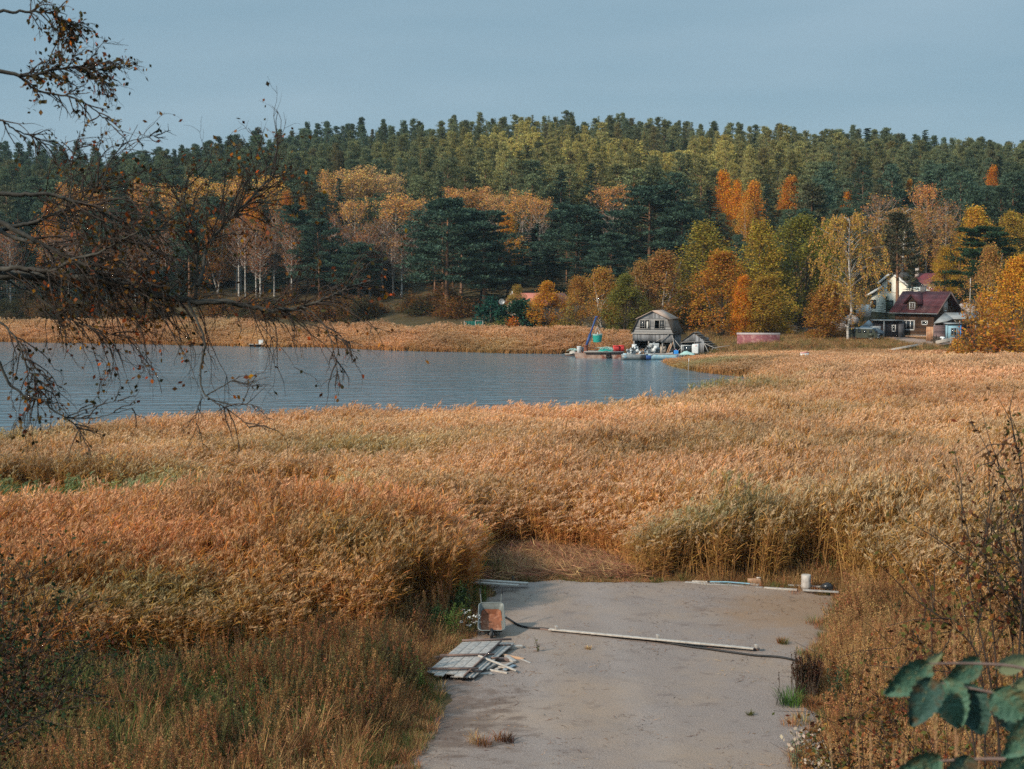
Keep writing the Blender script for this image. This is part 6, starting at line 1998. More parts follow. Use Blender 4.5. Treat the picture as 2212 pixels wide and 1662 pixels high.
def crate(xa, xb, y0, y1, d, label, rz=0):
    a, b = W(xa, y1, d), W(xb, y0, d)
    w2, h2 = b[0] - a[0], b[2] - a[2]
    t = thing('fish_crate', label, 'crate', ((a[0] + b[0]) / 2, d, .82), rz, 'red fish crates')
    g = Geo()
    D2 = .8
    for s in (-1, 1):
        box(g, (0, s * D2 / 2, h2 / 2), (w2, .05, h2)); box(g, (s * w2 / 2, 0, h2 / 2), (.05, D2, h2))
    box(g, (0, 0, .03), (w2, D2, .06)); box(g, (0, 0, h2 * .7), (w2 * .9, D2 * .9, .04))
    part('shell', g, M['red_plastic'], t)
    g = Geo()
    for k in range(5): box(g, (-w2 / 2 + w2 * (k + .5) / 5, -D2 / 2 - .035, h2 / 2), (.05, .03, h2 * .9))
    box(g, (0, -D2 / 2 - .04, h2 - .04), (w2 + .06, .06, .08)); part('rib', g, M['red_plastic'], t)
crate(1325, 1336, 750, 762, BD + .1, 'red plastic crate on the barge deck next to the net pile', .05)
crate(1337, 1348, 749.5, 762, BD + .3, 'red plastic crate at the boathouse end of the barge deck', -.04)
def heap(name, label, cat, xa, xb, yt, yb, d, mname, seed, n=80, strands=True, z0=.82):
    a, b = W(xa, yb, d), W(xb, yt, d)
    t = thing(name, label, cat, ((a[0] + b[0]) / 2, d, z0))
    w2, h2 = (b[0] - a[0]) / 2, b[2] - z0
    rg = np.random.default_rng(seed)
    g = Geo()
    u, v = np.meshgrid(np.linspace(-1, 1, 18), np.linspace(-1, 1, 10))
    rr = np.clip(1 - u ** 2 * .9 - v ** 2 * .9, 0, 1) ** .6
    zz = h2 * rr * (.75 + .35 * fnoise(u * 3 + seed, v * 3, 1.5, seed))
    V = np.stack([u.ravel() * w2, v.ravel() * .6, zz.ravel()], 1)
    i = np.arange(9)[:, None] * 18; j = np.arange(17)[None, :]
    g.add(V, np.stack([i + j, i + j + 1, i + 19 + j, i + 18 + j], -1).reshape(-1, 4))
    part('pile', g, M[mname], t)
    if strands:
        g = Geo()
        for k in range(n):
            uu, vv = rg.uniform(-.8, .8), rg.uniform(-.7, .3)
            z = h2 * max(0, 1 - uu * uu - vv * vv) ** .6
            p = V3(uu * w2, vv * .6, z + .02); d3 = rg.normal(0, .16, 3) * V3(1.6, .6, .4)
            tube(g, [p - d3, p + V3(0, 0, .06), p + d3], .022, 4, 0, False)
        part('strands', g, M['pale_teal'], t)
heap('net_pile', 'heap of teal and bleached netting on the barge deck', 'net', 1292, 1324, 751, 761, BD, 'teal', 4)
for i, (xa, xb, yt, mm, lb) in enumerate([(1246, 1256, 748, 'white_plastic', 'white tub on the barge bow'), (1256.5, 1261, 750, 'tarp', 'blue grey can beside the white tub on the bow'), (1261.5, 1266, 751, 'white_paint', 'small white box behind the crane foot')]):
    a, b = W(xa, 760, BD - .2), W(xb, yt, BD - .2)
    t = thing('deck_tub', lb, 'tub', ((a[0] + b[0]) / 2, BD - .2 + i * .2, .62))
    ww, hh = (b[0] - a[0]) / 2, b[2] - .62
    g = Geo(); lathe(g, [(.01, 0), (ww * .85, 0), (ww, hh * .9), (ww, hh), (ww * .9, hh), (ww * .85, hh * .8), (.01, hh * .78)], 12); part('shell', g, M[mm], t)
    g = Geo(); lathe(g, [(ww, hh * .86), (ww * 1.06, hh * .9), (ww, hh * .94)], 12); part('rim', g, M['metal'], t)
t = thing('wire_frame', 'rusty open frame standing behind the crane foot', 'frame', (bp(1278), BD + .3, .82))
g = Geo()
for sx in (-.42, .42):
    for sy in (-.3, .3): box(g, (sx, sy, .38), (.05, .05, .76))
    box(g, (sx, 0, .74), (.05, .6, .05)); box(g, (sx, 0, .36), (.05, .6, .05))
part('posts', g, M['rust'], t)
g = Geo()
for sy in (-.3, .3):
    box(g, (0, sy, .74), (.8, .05, .05)); box(g, (0, sy, .36), (.8, .05, .05))
part('rails', g, M['rust'], t)
rf_ = thing('small_raft', 'small pale plank raft at the reed edge left of the barge', 'raft', (bp(1241, 174), 174, .05), R(6))
g = Geo()
for k in range(5): box(g, (0, -.4 + k * .2, .2), (2.3, .18, .06))
part('deck', g, M['pale_board'], rf_)
g = Geo(); box(g, (0, 0, .06), (2.2, .8, .2)); part('float', g, M['batten'], rf_)
heap('rope_coil', 'pale bundle lying on the small plank raft', 'bundle', 1230, 1246, 754, 759, 174, 'pale_board', 9, 20, True, .29)

def boat_hull(L_, B, H, bow=.32):
    """open boat: +x is the bow; stations with rising sheer"""
    g = Geo()
    n, m_ = 12, 7
    V = []
    for i in range(n + 1):
        f = i / n
        b = B / 2 * (1 - max(0, (f - (1 - bow)) / bow) ** 1.8 * .97)
        z1 = H * (1 + .25 * f ** 3)
        for k in range(m_):
            a = (k / (m_ - 1) - .5) * math.pi
            V.append((-L_ / 2 + L_ * f, b * math.copysign(abs(math.sin(a)) ** .7, math.sin(a)), z1 - (z1 + .1) * abs(math.cos(a)) ** .8))
    F = [[i * m_ + k, (i + 1) * m_ + k, (i + 1) * m_ + k + 1, i * m_ + k + 1] for i in range(n) for k in range(m_ - 1)]
    g.add(V, F)
    g.add([V[k] for k in range(m_)], [list(range(m_))])
    return g, V, n, m_
def boat(name, label, xc, d, L_, B, H, mname, rz, trim):
    t = thing(name, label, 'boat', (xat(xc, d), d, 0), rz)
    g, V, n, m_ = boat_hull(L_, B, H)
    o = part('hull', g, M[mname], t, True)
    sm = o.modifiers.new('thickness', 'SOLIDIFY'); sm.thickness = .04; sm.offset = 0
    for k in (0, m_ - 1):
        q = Geo(); tube(q, [V[i * m_ + k] for i in range(n + 1)], .05, 6); part('gunwale', q, M[trim], t, True)
    for f in (.25, .55):
        q = Geo(); box(q, (-L_ / 2 + L_ * f, 0, H * .75), (.28, B * .93, .05)); part('thwart', q, M['old_board'], t)
    return t
bb = boat('blue_boat', 'pale blue wooden boat with a bright blue stern in front of the boathouse', 1427, 166.5, 3.9, 1.4, .62, 'boat_blue', R(180), 'old_board')
g = Geo(); box(g, (-1.85, 0, .7), (.5, 1.15, .75)); part('stern_box', g, M['bright_blue'], bb, bevel=.05)
g = Geo(); box(g, (-1.72, -.2, 1.12), (.45, .4, .12)); part('float_cushion', g, mat('pink float', (.75, .35, .33)), bb, bevel=.03)
t = thing('outboard_motor', 'black outboard motor on the stern of the pale blue boat', 'motor', (xat(1456, 166.5), 166.5, .15))
g = Geo(); box(g, (0, 0, .9), (.3, .3, .42)); part('cowl', g, M['rubber'], t, bevel=.06)
g = Geo(); bar(g, (0, 0, .75), (.05, 0, -.2), .12, .14); part('leg', g, M['rubber'], t)
g = Geo(); bar(g, (-.1, 0, .8), (-.5, -.1, .95), .05, .05); part('tiller', g, M['metal'], t)
gb_ = boat('grey_boat', 'grey work boat crowded with machinery beside the barge', 1374, 166.3, 3.2, 1.5, .55, 'metal', R(2), 'pale_metal')
g = Geo(); box(g, (-1.3, -.3, .5), (.35, .9, .5)); part('stern_box', g, M['boat_blue'], gb_, bevel=.04)
def engine(label, xD, d, z, s, seed, mm='pale_metal'):
    t = thing('engine', label, 'engine', (xat(xD, d), d, z), 0, 'engines and machine parts round the grey boat')
    t.scale = (s, s, s)
    rg = np.random.default_rng(seed)
    g = Geo()
    box(g, (0, 0, .35), (.7, .45, .5)); box(g, (.1, 0, .68), (.45, .35, .2)); box(g, (-.2, .05, .15), (.9, .5, .1))
    part('block', g, M[mm], t, bevel=.03)
    for k in range(4):
        q = Geo(); lathe(q, [(.01, -.09), (.1, -.09), (.12, 0), (.1, .09), (.01, .09)], 12)
        o = part('pulley', q, M['metal' if k % 2 else 'white_plastic'], t, True); o.location = (rg.uniform(-.35, .35), -.28, rg.uniform(.2, .7)); o.rotation_euler = (R(90), 0, 0); o.scale = (rg.uniform(.7, 1.5),) * 3
    q = Geo()
    for k in range(5):
        a = V3(rg.uniform(-.4, .4), -.25, rg.uniform(.3, .8)); b = V3(rg.uniform(-.4, .4), rg.uniform(-.3, .2), rg.uniform(.5, .95))
        tube(q, [a, (a + b) / 2 + V3(0, -.1, .12), b], .035, 6)
    part('pipes', q, M['rubber'], t)
for i, (xx, d, z, s, lb, mm) in enumerate([(1362, 166.2, .5, 1.0, 'pale engine nearest the barge on the grey boat', 'pale_metal'), (1372, 166.6, .55, 1.25, 'largest round headed engine in the middle of the grey boat', 'pale_metal'),
        (1386, 166.4, .5, 1.0, 'engine with a brown casing on the grey boat', 'fresh_wood'), (1398, 166.9, .5, 1.15, 'engine with the dark red wheel between the two boats', 'metal'), (1408, 168.6, .6, 1.5, 'tall engine under the white tank behind the blue boat', 'pale_metal'),
        (1418, 168.8, .55, 1.1, 'dark engine at the boathouse doorway', 'metal')]):
    engine(lb, xx, d, z, s, i, mm)
t = thing('machine_tank', 'white rectangular tank raised above the engines before the boathouse', 'tank', (xat(1414, 168.4), 168.4, W(1414, 752, 168.4)[2]))
g = Geo(); box(g, (0, 0, .34), (1.15, .6, .46)); part('shell', g, M['pale_metal'], t, bevel=.04)
for s in (-1, 1):
    g = Geo(); box(g, (s * .45, 0, -.35), (.07, .4, 1.1)); part('leg', g, M['metal'], t)
g = Geo(); lathe(g, [(.01, .57), (.12, .57), (.12, .68), (.01, .7)], 10); part('filler_cap', g, M['white_plastic'], t)
t = thing('grey_box', 'tall white cabinet on the shore between the red crates and the engines', 'cabinet', (xat(1371, 169), 169, W(1371, 763, 169)[2]))
g = Geo(); box(g, (0, 0, .5), (.55, .5, 1.15)); part('shell', g, M['pale_metal'], t, bevel=.02)
g = Geo(); box(g, (0, -.26, .55), (.5, .03, .95)); part('door', g, M['white_plastic'], t)
t = thing('exhaust_hose', 'thick grey hose looping over the engines to the blue boat', 'hose', (0, 0, 0))
g = Geo(); tube(g, [W(a, b, 165.9) for a, b in [(1448 - 31, 751), (1417, 758), (1411, 766), (1400, 769.5), (1388, 770), (1378, 769)]], .09, 8); part('tube', g, M['metal'], t, True)
g = Geo()
for a, b in [(1417, 752), (1379, 769)]: tube(g, [W(a, b, 165.9) - V3(.07, 0, .05), W(a, b, 165.9) + V3(.07, 0, .05)], .11, 8)
part('clamp', g, M['pale_metal'], t)
t = thing('dark_drum', 'pair of dark blue drums lashed to the side of the grey boat', 'drum', (xat(1402, 165.2), 165.2, .2))
for k in range(2):
    g = Geo(); lathe(g, [(.01, -.3), (.24, -.3), (.26, -.2), (.26, .2), (.24, .3), (.01, .3)], 12); o = part('drum', g, M['crane_blue'] if k else M['rubber'], t, True); o.location = (k * .62 - .62, 0, .1); o.rotation_euler = (0, R(90), 0)
t = thing('landing_stage', 'small grey landing stage with a metal cradle beside the outboard motor', 'landing stage', (xat(1472, 165), 165, .15))
g = Geo()
for k in range(6): box(g, (.3, -.5 + k * .2, .12), (2.6, .18, .05))
part('deck', g, M['tarp'], t)
g = Geo(); box(g, (.0, -.1, .55), (.9, .04, .04)); box(g, (.0, -.1, .3), (.9, .04, .04)); box(g, (-.44, -.1, .35), (.04, .04, .5)); box(g, (.44, -.1, .35), (.04, .04, .5)); part('cradle', g, M['metal'], t)
for k in (-.8, 1.4):
    g = Geo(); tube(g, [(k, -.4, -.9), (k, -.4, .1)], .06, 6); part('pile', g, M['felt'], t)
heap('grey_rubble', 'pale bluish heap of nets and rubble between the landing stage and the freezer', 'heap', 1468, 1500, 757, 768, 168.2, 'pale_teal', 14, 20, False, .45)
heap('shore_debris', 'broken boards and scrap between the blue boat and the boathouse', 'debris', 1432, 1470, 760, 768, 168.6, 'old_board', 17, 0, False, .35)
for i, (xx, yy, d) in enumerate([(1018, 733, 188), (1030, 731, 190)]):
    rock('white_rock', 'white washed rock lying in the far reeds' , 'rock', W(xx, yy, d), (1.0, .5, .25), 30 + i, 'white rocks in the far reeds', 'white_paint')
# ------------------------------------------------------------------ things on the gravel yard
def LG(xD, yD, z=0.735):
    return G(xD, yD, z)

M['tube_steel'] = mat('grey green tube steel', (.13, .145, .14), (.07, .08, .078), 12, .6)
wbx = W(1062, 1382, 34.2)
wbr = thing('wheelbarrow', 'tipped galvanised wheelbarrow with a rust brown tray at the edge of the gravel yard', 'wheelbarrow', (wbx[0], 34.2, 0.83), R(1.5))
til = R(31)
def T(u, v, w_):                       # tray coordinates: u across, v along from nose to handles, w up from the rim plane
    return V3(u, v * math.cos(til) - w_ * math.sin(til), 0.10 + v * math.sin(til) + w_ * math.cos(til))
def rrect(w0, w1, v0, v1, w_, r, n=5):  # tapered rounded rectangle at depth w_
    pts = []
    for (cx, cy, a0) in ((1, 1, 0), (-1, 1, 90), (-1, -1, 180), (1, -1, 270)):
        for k in range(n):
            a = R(a0 + 90 * k / (n - 1))
            ww = w1 if cy > 0 else w0
            pts.append(T(cx * (ww / 2 - r) + r * math.cos(a), (v1 - r if cy > 0 else v0 + r) + r * math.sin(a), w_))
    return pts
rings = [rrect(.66, .62, -.02, .95, 0, .11), rrect(.63, .59, 0.0, .93, -.02, .10), rrect(.54, .50, .10, .86, -.15, .10), rrect(.47, .43, .17, .80, -.25, .10)]
k_ = len(rings[0])
g = Geo()
allv = [p for r_ in rings for p in r_]
g.add(allv, [[i * k_ + j, i * k_ + (j + 1) % k_, (i + 1) * k_ + (j + 1) % k_, (i + 1) * k_ + j] for i in range(3) for j in range(k_)], 0)
g.add(rings[3], [list(range(k_))], 1)
g.add([p * 1.0 for p in rrect(.56, .50, .06, .84, -.20, .1)][:0] or rings[3], [list(range(k_))], 1)
tr = part('tray', g, [M['galv'], M['tray_rust']], wbr, False)
sm = tr.modifiers.new('thickness', 'SOLIDIFY'); sm.thickness = .006
g = Geo()
ring = rings[0] + [rings[0][0]]
tube(g, ring, .014, 6, 0, False)
part('rim', g, M['galv'], wbr, True)
g = Geo()
rr2 = rrect(.45, .42, .19, .79, -.246, .09)
rr3 = rrect(.60, .485, .04, .845, -.12, .1)
k2 = len(rr2)
g.add(rr3 + rr2, [[j, (j + 1) % k2, k2 + (j + 1) % k2, k2 + j] for j in range(k2)], 0)
g.add(rr2, [list(range(k2))], 0)
part('rust_lining', g, M['tray_rust'], wbr)
for s in (-1, 1):
    g = Geo()
    pts = [T(s * .17, -.25, -.34), T(s * .19, .1, -.30), T(s * .235, .8, -.27), T(s * .25, 1.05, -.05), T(s * .275, 1.36, .05)]
    tube(g, pts, .0135, 8); part('handle', g, M['tube_steel'], wbr, True)
    g = Geo(); tube(g, [T(s * .269, 1.24, .02), T(s * .277, 1.39, .06)], .022, 8); part('grip', g, M['rubber'], wbr, True)
    g = Geo(); tube(g, [T(s * .22, .62, -.28), T(s * .24, .7, -.62), T(s * .24, .82, -.62)], .015, 6); part('leg', g, M['galv'], wbr, True)
wg_ = Geo(); lathe(wg_, [(.07, -.035), (.115, -.04), (.14, -.02), (.14, .02), (.115, .04), (.07, .035)], 20)
o = part('wheel', wg_, M['rubber'], wbr, True); o.location = (0, -.10, .02); o.rotation_euler = (0, R(90), 0)
g = Geo(); lathe(g, [(.01, -.05), (.03, -.05), (.07, -.03), (.07, .03), (.03, .05), (.01, .05)], 12); part('rim', g, M['metal'], o, True)

# door-like board panel with battens, and what lies under it
pn = thing('plank_hatch', 'silver grey panel of wide boards held by dark battens, lying in front of the wheelbarrow', 'hatch', (0, 0, 0))
a0, a1, b0, b1 = LG(998, 1387, .97), LG(1083, 1384.5, .97), LG(920, 1452, .90), LG(1003, 1459.5, .90)
random.seed(8)
for i in range(4):
    f0, f1 = i / 4 + .006, (i + 1) / 4 - .006
    pa, pb = a0 + (a1 - a0) * f0, a0 + (a1 - a0) * f1
    e = random.uniform(-.03, .05)
    qa, qb = b0 + (b1 - b0) * f0, b0 + (b1 - b0) * f1
    qa = qa + (qa - pa) * e; qb = qb + (qb - pb) * e
    dz_ = V3(0, 0, .028)
    g = Geo()
    g.add([qa - dz_, qb - dz_, pb - dz_, pa - dz_, qa, qb, pb, pa], [[0, 3, 2, 1], [4, 5, 6, 7], [0, 1, 5, 4], [1, 2, 6, 5], [2, 3, 7, 6], [3, 0, 4, 7]])
    part('board', g, M['old_board'], pn, bevel=.004)
for (xa, ya, xb, yb, zz) in ((998, 1383.5, 1105, 1380.5, .99), (950, 1415.5, 1068, 1413, .975), (924, 1444.5, 1034, 1443.8, .955)):
    g = Geo(); bar(g, LG(xa, ya, zz), LG(xb, yb, zz), .055, .04); part('batten', g, M['batten'], pn)
g = Geo(); bar(g, LG(1083, 1384, .99), LG(1003, 1459, .93), .03, .03); part('edge_strip', g, M['batten'], pn)
p2 = thing('plank_hatch', 'second grey board panel showing under the first, nearer the gravel', 'hatch', (0, 0, 0))
for i in range(3):
    f = i / 3
    pa, pb = LG(1078 + 10 * i, 1387, .86), LG(1086 + 10 * i, 1387, .86)
    g = Geo(); bar(g, LG(1085 + 8 * i, 1389, .86), LG(984 + 14 * i, 1463, .83), .24, .028); part('board', g, M['old_board'], p2, bevel=.004)
for (xa, ya, xb, yb) in ((1060, 1421, 1078, 1420.5), (1010, 1450, 1041, 1449), (1070, 1394, 1104, 1393)):
    g = Geo(); bar(g, LG(xa, ya, .885), LG(xb, yb, .885), .05, .03); part('batten', g, M['batten'], p2)
for (xx, yy) in ((965, 1462), (1010, 1462), (1060, 1400), (950, 1430)):
    t = thing('support_block', 'short dark timber block propping up the board panels', 'block', LG(xx, yy, .72), .2, 'blocks under the board panels')
    g = Geo(); box(g, (0, 0, .06), (.3, .12, .15)); part('timber', g, M['batten'], t, bevel=.006)
for i, (xa, ya, za, xb, yb, zb, w2, t2, mm, lb) in enumerate([
        (1034, 1416, .96, 1116, 1449, .80, .06, .03, 'pale_board', 'long pale lath leaning from the panel onto the gravel'),
        (1095, 1398, .80, 1128, 1397, .78, .12, .07, 'pale_board', 'pale sawn block end beside the top of the panel'),
        (1060, 1423, .80, 1110, 1425, .80, .12, .06, 'batten', 'brown square timber under the lath'),
        (1082, 1414, .80, 1132, 1424, .78, .07, .05, 'fresh_wood', 'reddish stick end pointing onto the gravel'),
        (1094, 1418, .82, 1112, 1430, .80, .11, .06, 'old_board', 'short grey offcut lying across the square timber'),
        (1125, 1424, .77, 1146, 1433, .76, .05, .04, 'old_board', 'small grey stick farthest out on the gravel'),
        (1046, 1446, .78, 1074, 1432, .80, .14, .05, 'old_board', 'grey offcut slanting at the near edge of the panel'),
        (1072, 1446, .77, 1106, 1432, .80, .09, .03, 'old_board', 'thin grey offcut under the foot of the lath'),
        (1090, 1447, .78, 1112, 1437, .79, .10, .03, 'tarp', 'bluish grey offcut at the foot of the lath'),
        (1058, 1447, .76, 1096, 1454, .76, .05, .04, 'pale_board', 'pale lath lying nearest the bare gravel'),
        (1030, 1457, .78, 1063, 1456, .77, .10, .05, 'old_board', 'square offcut at the near corner of the panel'),
        (1076, 1440, .80, 1110, 1446, .78, .04, .03, 'pale_board', 'splinter of pale wood beside the long lath')]):
    t = thing('offcut', lb, 'offcut', (0, 0, 0), 0, 'wood offcuts beside the board panel')
    g = Geo(); bar(g, LG(xa, ya, za), LG(xb, yb, zb), w2, t2); part('wood', g, M[mm], t, bevel=.004)

# long timber with spacer blocks
ln_ = [(1168, 1357.5), (1640, 1402)]
for i, (dx0, dx1, zz, th_, mm, lb) in enumerate([(0, 0, .76, .045, 'batten', 'long lower board lying across the gravel yard'), (18, -12, .80, .04, 'pale_board', 'long pale upper board lying on the lower one')]):
    t = thing('long_board', lb, 'board', (0, 0, 0))
    a, b = LG(ln_[0][0] + dx0, ln_[0][1] + dx0 * .09, zz), LG(ln_[1][0] + dx1, ln_[1][1] + dx1 * .09, zz)
    g = Geo(); bar(g, a, b, .12, th_ * .8); part('timber', g, M[mm], t, bevel=.005)
for xx, yy, lb in ((1202, 1358.5, 'spacer block at the wheelbarrow end of the long boards'), (1421, 1377.5, 'spacer block in the middle of the long boards'), (1634, 1399, 'spacer block at the hose end of the long boards')):
    t = thing('spacer_block', lb, 'block', LG(xx, yy, .82), .25)
    g = Geo(); box(g, (0, 0, .035), (.06, .13, .08)); part('wood', g, M['old_board'], t, bevel=.005)
def smooth_path(P, n=60):
    P = np.array(P)
    t = np.linspace(0, len(P) - 1, n)
    Q = np.stack([np.interp(t, range(len(P)), P[:, k]) for k in range(3)], 1)
    for _ in range(6):
        Q[1:-1] = (Q[:-2] + 2 * Q[1:-1] + Q[2:]) / 4
    return Q
def hose(label, pts, r, m='rubber'):
    P = np.array([LG(a, b) for a, b in pts])
    P = smooth_path(P)
    P[:, 2] = lotz(P[:, 0], P[:, 1]) + r + .004
    t = thing('black_hose', label, 'hose', (0, 0, 0))
    g = Geo(); tube(g, P, r, 8); part('tube', g, M[m], t, True)
    g = Geo(); tube(g, [P[0] - (P[1] - P[0]) * .4, P[0] + (P[1] - P[0]) * .4], r * 1.4, 8); part('coupling', g, M['metal'], t, True)
hose('black hose snaking across the gravel from the wheelbarrow past the long boards', [(1092, 1336), (1104, 1343), (1116, 1351), (1131, 1357), (1180, 1361), (1240, 1367), (1300, 1376), (1360, 1381), (1420, 1385), (1491, 1396), (1546, 1406), (1613, 1416), (1681, 1421), (1709, 1426.5), (1734, 1434)], .026)
hose('second dark hose end emerging from the weeds at the near corner of the yard', [(1800, 1549), (1790, 1556), (1768, 1572), (1745, 1590), (1722, 1606)], .03)
# planks at the far edges
def plank(name, label, xa, ya, xb, yb, za, zb, w2, t2, mm):
    t = thing(name, label, 'plank', (0, 0, 0))
    g = Geo(); bar(g, LG(xa, ya, za), LG(xb, yb, zb), w2, t2); part('wood', g, M[mm], t, bevel=.006)
plank('bleached_plank', 'bleached plank sticking out of the reeds at the far left corner of the yard', 1001, 1251.5, 1141, 1260.5, .98, .92, .16, .05, 'pale_board')
plank('bleached_plank', 'bleached plank lying nearest on top of the other at the wheelbarrow handles', 1010, 1257.5, 1120, 1265, .98, .93, .15, .05, 'pale_board')
for xx, yy in ((1050, 1264), (1108, 1267)):
    t = thing('trestle_post', 'short dark post carrying the bleached planks', 'post', LG(xx, yy, .6), 0, 'posts under the bleached planks')
    g = Geo(); box(g, (0, 0, .15), (.08, .08, .3)); part('wood', g, M['felt'], t)
plank('edge_plank', 'long grey plank along the far edge of the yard below the green reeds', 1480, 1258.5, 1648, 1270.5, .80, .78, .16, .06, 'old_board')
plank('edge_plank', 'pale plank behind the long grey plank at the far edge', 1495, 1256.5, 1640, 1263.5, .82, .80, .12, .06, 'pale_board')
plank('edge_plank', 'short grey plank between the long plank and the white log', 1650, 1270, 1722, 1274.5, .79, .78, .13, .05, 'pale_board')
plank('edge_plank', 'brown plank in front of the white log', 1734, 1274.5, 1812, 1279, .78, .78, .12, .04, 'old_board')
plank('edge_plank', 'thin plank half buried in the reeds behind the white log', 1702, 1264, 1790, 1268, .80, .80, .08, .04, 'old_board')
t = thing('birch_log', 'short white birch log standing upright at the far corner of the yard', 'log', LG(1741, 1273, .74))
g = Geo(); lathe(g, [(.01, 0), (.135, 0), (.14, .1), (.132, .25), (.138, .41), (.125, .42)], 18); part('bark', g, mat('chalky log', (.50, .46, .42), (.30, .27, .25), 5, .9, (2, 2, 1), .3), t, True)
g = Geo(); lathe(g, [(.126, .42), (.07, .425), (.01, .426)], 18); part('cut_end', g, M['pale_board'], t)
t = thing('wood_block', 'squat sawn wood block at the reed edge', 'block', LG(1629, 1264, .74), .15)
g = Geo(); box(g, (0, 0, .09), (.34, .2, .19)); part('wood', g, M['fresh_wood'], t, bevel=.012)
g = Geo(); box(g, (.15, .05, .2), (.12, .1, .03)); part('chip', g, M['pale_board'], t)
rock('rubbish_bag', 'crumpled black plastic bag beside the white birch log', 'bag', LG(1786, 1269, .80), (.19, .15, .16), 91, m='black_bag')
t = thing('blue_pipe', 'thin blue green pipe lying on the pale plank at the far edge', 'pipe', (0, 0, 0))
g = Geo(); tube(g, [LG(1530, 1256.5, .88), LG(1570, 1257, .87), LG(1620, 1261, .86)], .02, 6); part('tube', g, M['sky_blue'], t, True)
g = Geo(); tube(g, [LG(1528, 1256.3, .88), LG(1533, 1256.6, .88)], .028, 6); part('end_cap', g, M['rubber'], t)

# ------------------------------------------------------------------ small plants standing on their own
LEAFM = {k: leafmat('leaf ' + k, 'fixed', c, v, tr_) for k, c, v, tr_ in (
    ('dark_brown', (0.085, 0.040, 0.021), .5, .25), ('rust', (0.24, 0.095, 0.03), .5, .3), ('olive', (0.10, 0.10, 0.03), .5, .3), ('dark_green', (0.03, 0.055, 0.028), .5, .25),
    ('hazel', (0.045, 0.125, 0.07), .25, .3), ('fresh', (0.10, 0.19, 0.04), .4, .3), ('white', (0.75, 0.75, 0.72), .15, .2), ('fluff', (0.55, 0.44, 0.34), .2, .4), ('straw', (0.46, 0.29, 0.14), .3, .25), ('umber', (0.055, 0.028, 0.018), .4, .1),
    ('birch_brown', (0.15, 0.062, 0.022), .6, .3), ('birch_dark', (0.055, 0.047, 0.022), .5, .25), ('birch_orange', (0.42, 0.14, 0.02), .4, .35), ('sage', (.20, .24, .14), .3, .3))}
def stalk_plant(name, label, cat, p, n, h0, h1, leafk, ls, rad, seed, stemk='bark', head=None, hk='white', hs=.05, dense=1.0, group=None):
    rg = np.random.default_rng(seed)
    t = thing(name, label, cat, p, 0, group)
    st, lf, hd = Geo(), Geo(), Geo()
    for i in range(n):
        a, rr = rg.uniform(0, 6.28), rad * math.sqrt(rg.uniform())
        h = rg.uniform(h0, h1)
        b = V3(rr * math.cos(a), rr * math.sin(a), -.03)
        e_ = b + V3(rg.normal(0, .10) * h, rg.normal(0, .10) * h, h)
        tube(st, [b, (b + e_) / 2 + rg.normal(0, .02, 3), e_], [.007, .006, .004], 4, 0, False)
        k = int(h / max(ls, .03) * 2.2 * dense)
        if k and leafk:
            tt_ = rg.uniform(.2, 1, k)
            leafset(lf, b + (e_ - b) * tt_[:, None] + rdir(rg, k) * ls * .7, rg, ls, ls * .45, up=.3)
        if head == 'umbel':
            q = 9
            C = e_ + np.stack([rg.normal(0, hs, q), rg.normal(0, hs, q), rg.normal(0, hs * .25, q)], 1)
            leafset(hd, C, rg, hs * .8, hs * .6, up=0)
        elif head == 'spike':
            q = 26
            C = e_ - (e_ - b) * (rg.uniform(-.05, .35, q))[:, None] + rdir(rg, q) * hs * .35
            leafset(hd, C, rg, hs, hs * .5, up=.8)
    part('stems', st, M[stemk], t)
    if lf.n: part('leaves', lf, LEAFM[leafk], t)
    if hd.n: part('flowers', hd, LEAFM[hk], t)
    return t
def on(x, y): return (x, y, float(ground(x, y)))
def onp(xD, yD, z=.72):
    p = G(xD, yD, z)
    return (p[0], p[1], float(max(ground(p[0], p[1]), 0)))
stalk_plant('white_flower', 'white flowering weed in the reeds beside the wheelbarrow', 'flower', onp(1020, 1372), 8, .35, .6, 'olive', .06, .22, 1, 'bark', 'umbel', 'white', .045)
stalk_plant('white_flower', 'small white flowers low in the reeds on the far side of the wheelbarrow', 'flower', onp(1006, 1356), 5, .35, .5, 'olive', .05, .18, 2, 'bark', 'umbel', 'white', .035)
stalk_plant('dead_weed', 'bundle of dark dead weed stalks at the hose end', 'weed', onp(1742, 1508), 80, .6, .98, 'umber', .05, .26, 3, 'bark', 'spike', 'umber', .045, .5)
stalk_plant('dead_weed', 'few thin dead stalks standing out on the gravel', 'weed', onp(1700, 1498), 4, .3, .75, None, .05, .22, 4, 'bark', 'spike', 'umber', .03)
stalk_plant('white_flower', 'white daisy heads beside the dark dead stalks', 'flower', onp(1735, 1498), 6, .5, .72, 'olive', .05, .2, 5, 'bark', 'umbel', 'white', .04)
stalk_plant('dock_plant', 'dark brown dock seed spikes at the bank on the near side of the yard', 'dock', onp(792, 1560, .9), 5, .6, 1.0, 'rust', .09, .16, 6, 'bark', 'spike', 'umber', .07)
stalk_plant('dock_plant', 'single dark dock spike farther from the yard', 'dock', onp(660, 1545, .95), 2, .5, .75, 'rust', .08, .1, 7, 'bark', 'spike', 'umber', .06)
stalk_plant('seedling', 'small green seedling near the timber offcuts', 'seedling', onp(1163, 1410), 2, .35, .5, 'olive', .07, .04, 8)
stalk_plant('fluffy_weed', 'weed with pale fluffy seed heads at the near corner of the yard', 'weed', onp(1738, 1660), 9, .45, .8, 'sage', .06, .3, 9, 'bark', 'umbel', 'fluff', .11)
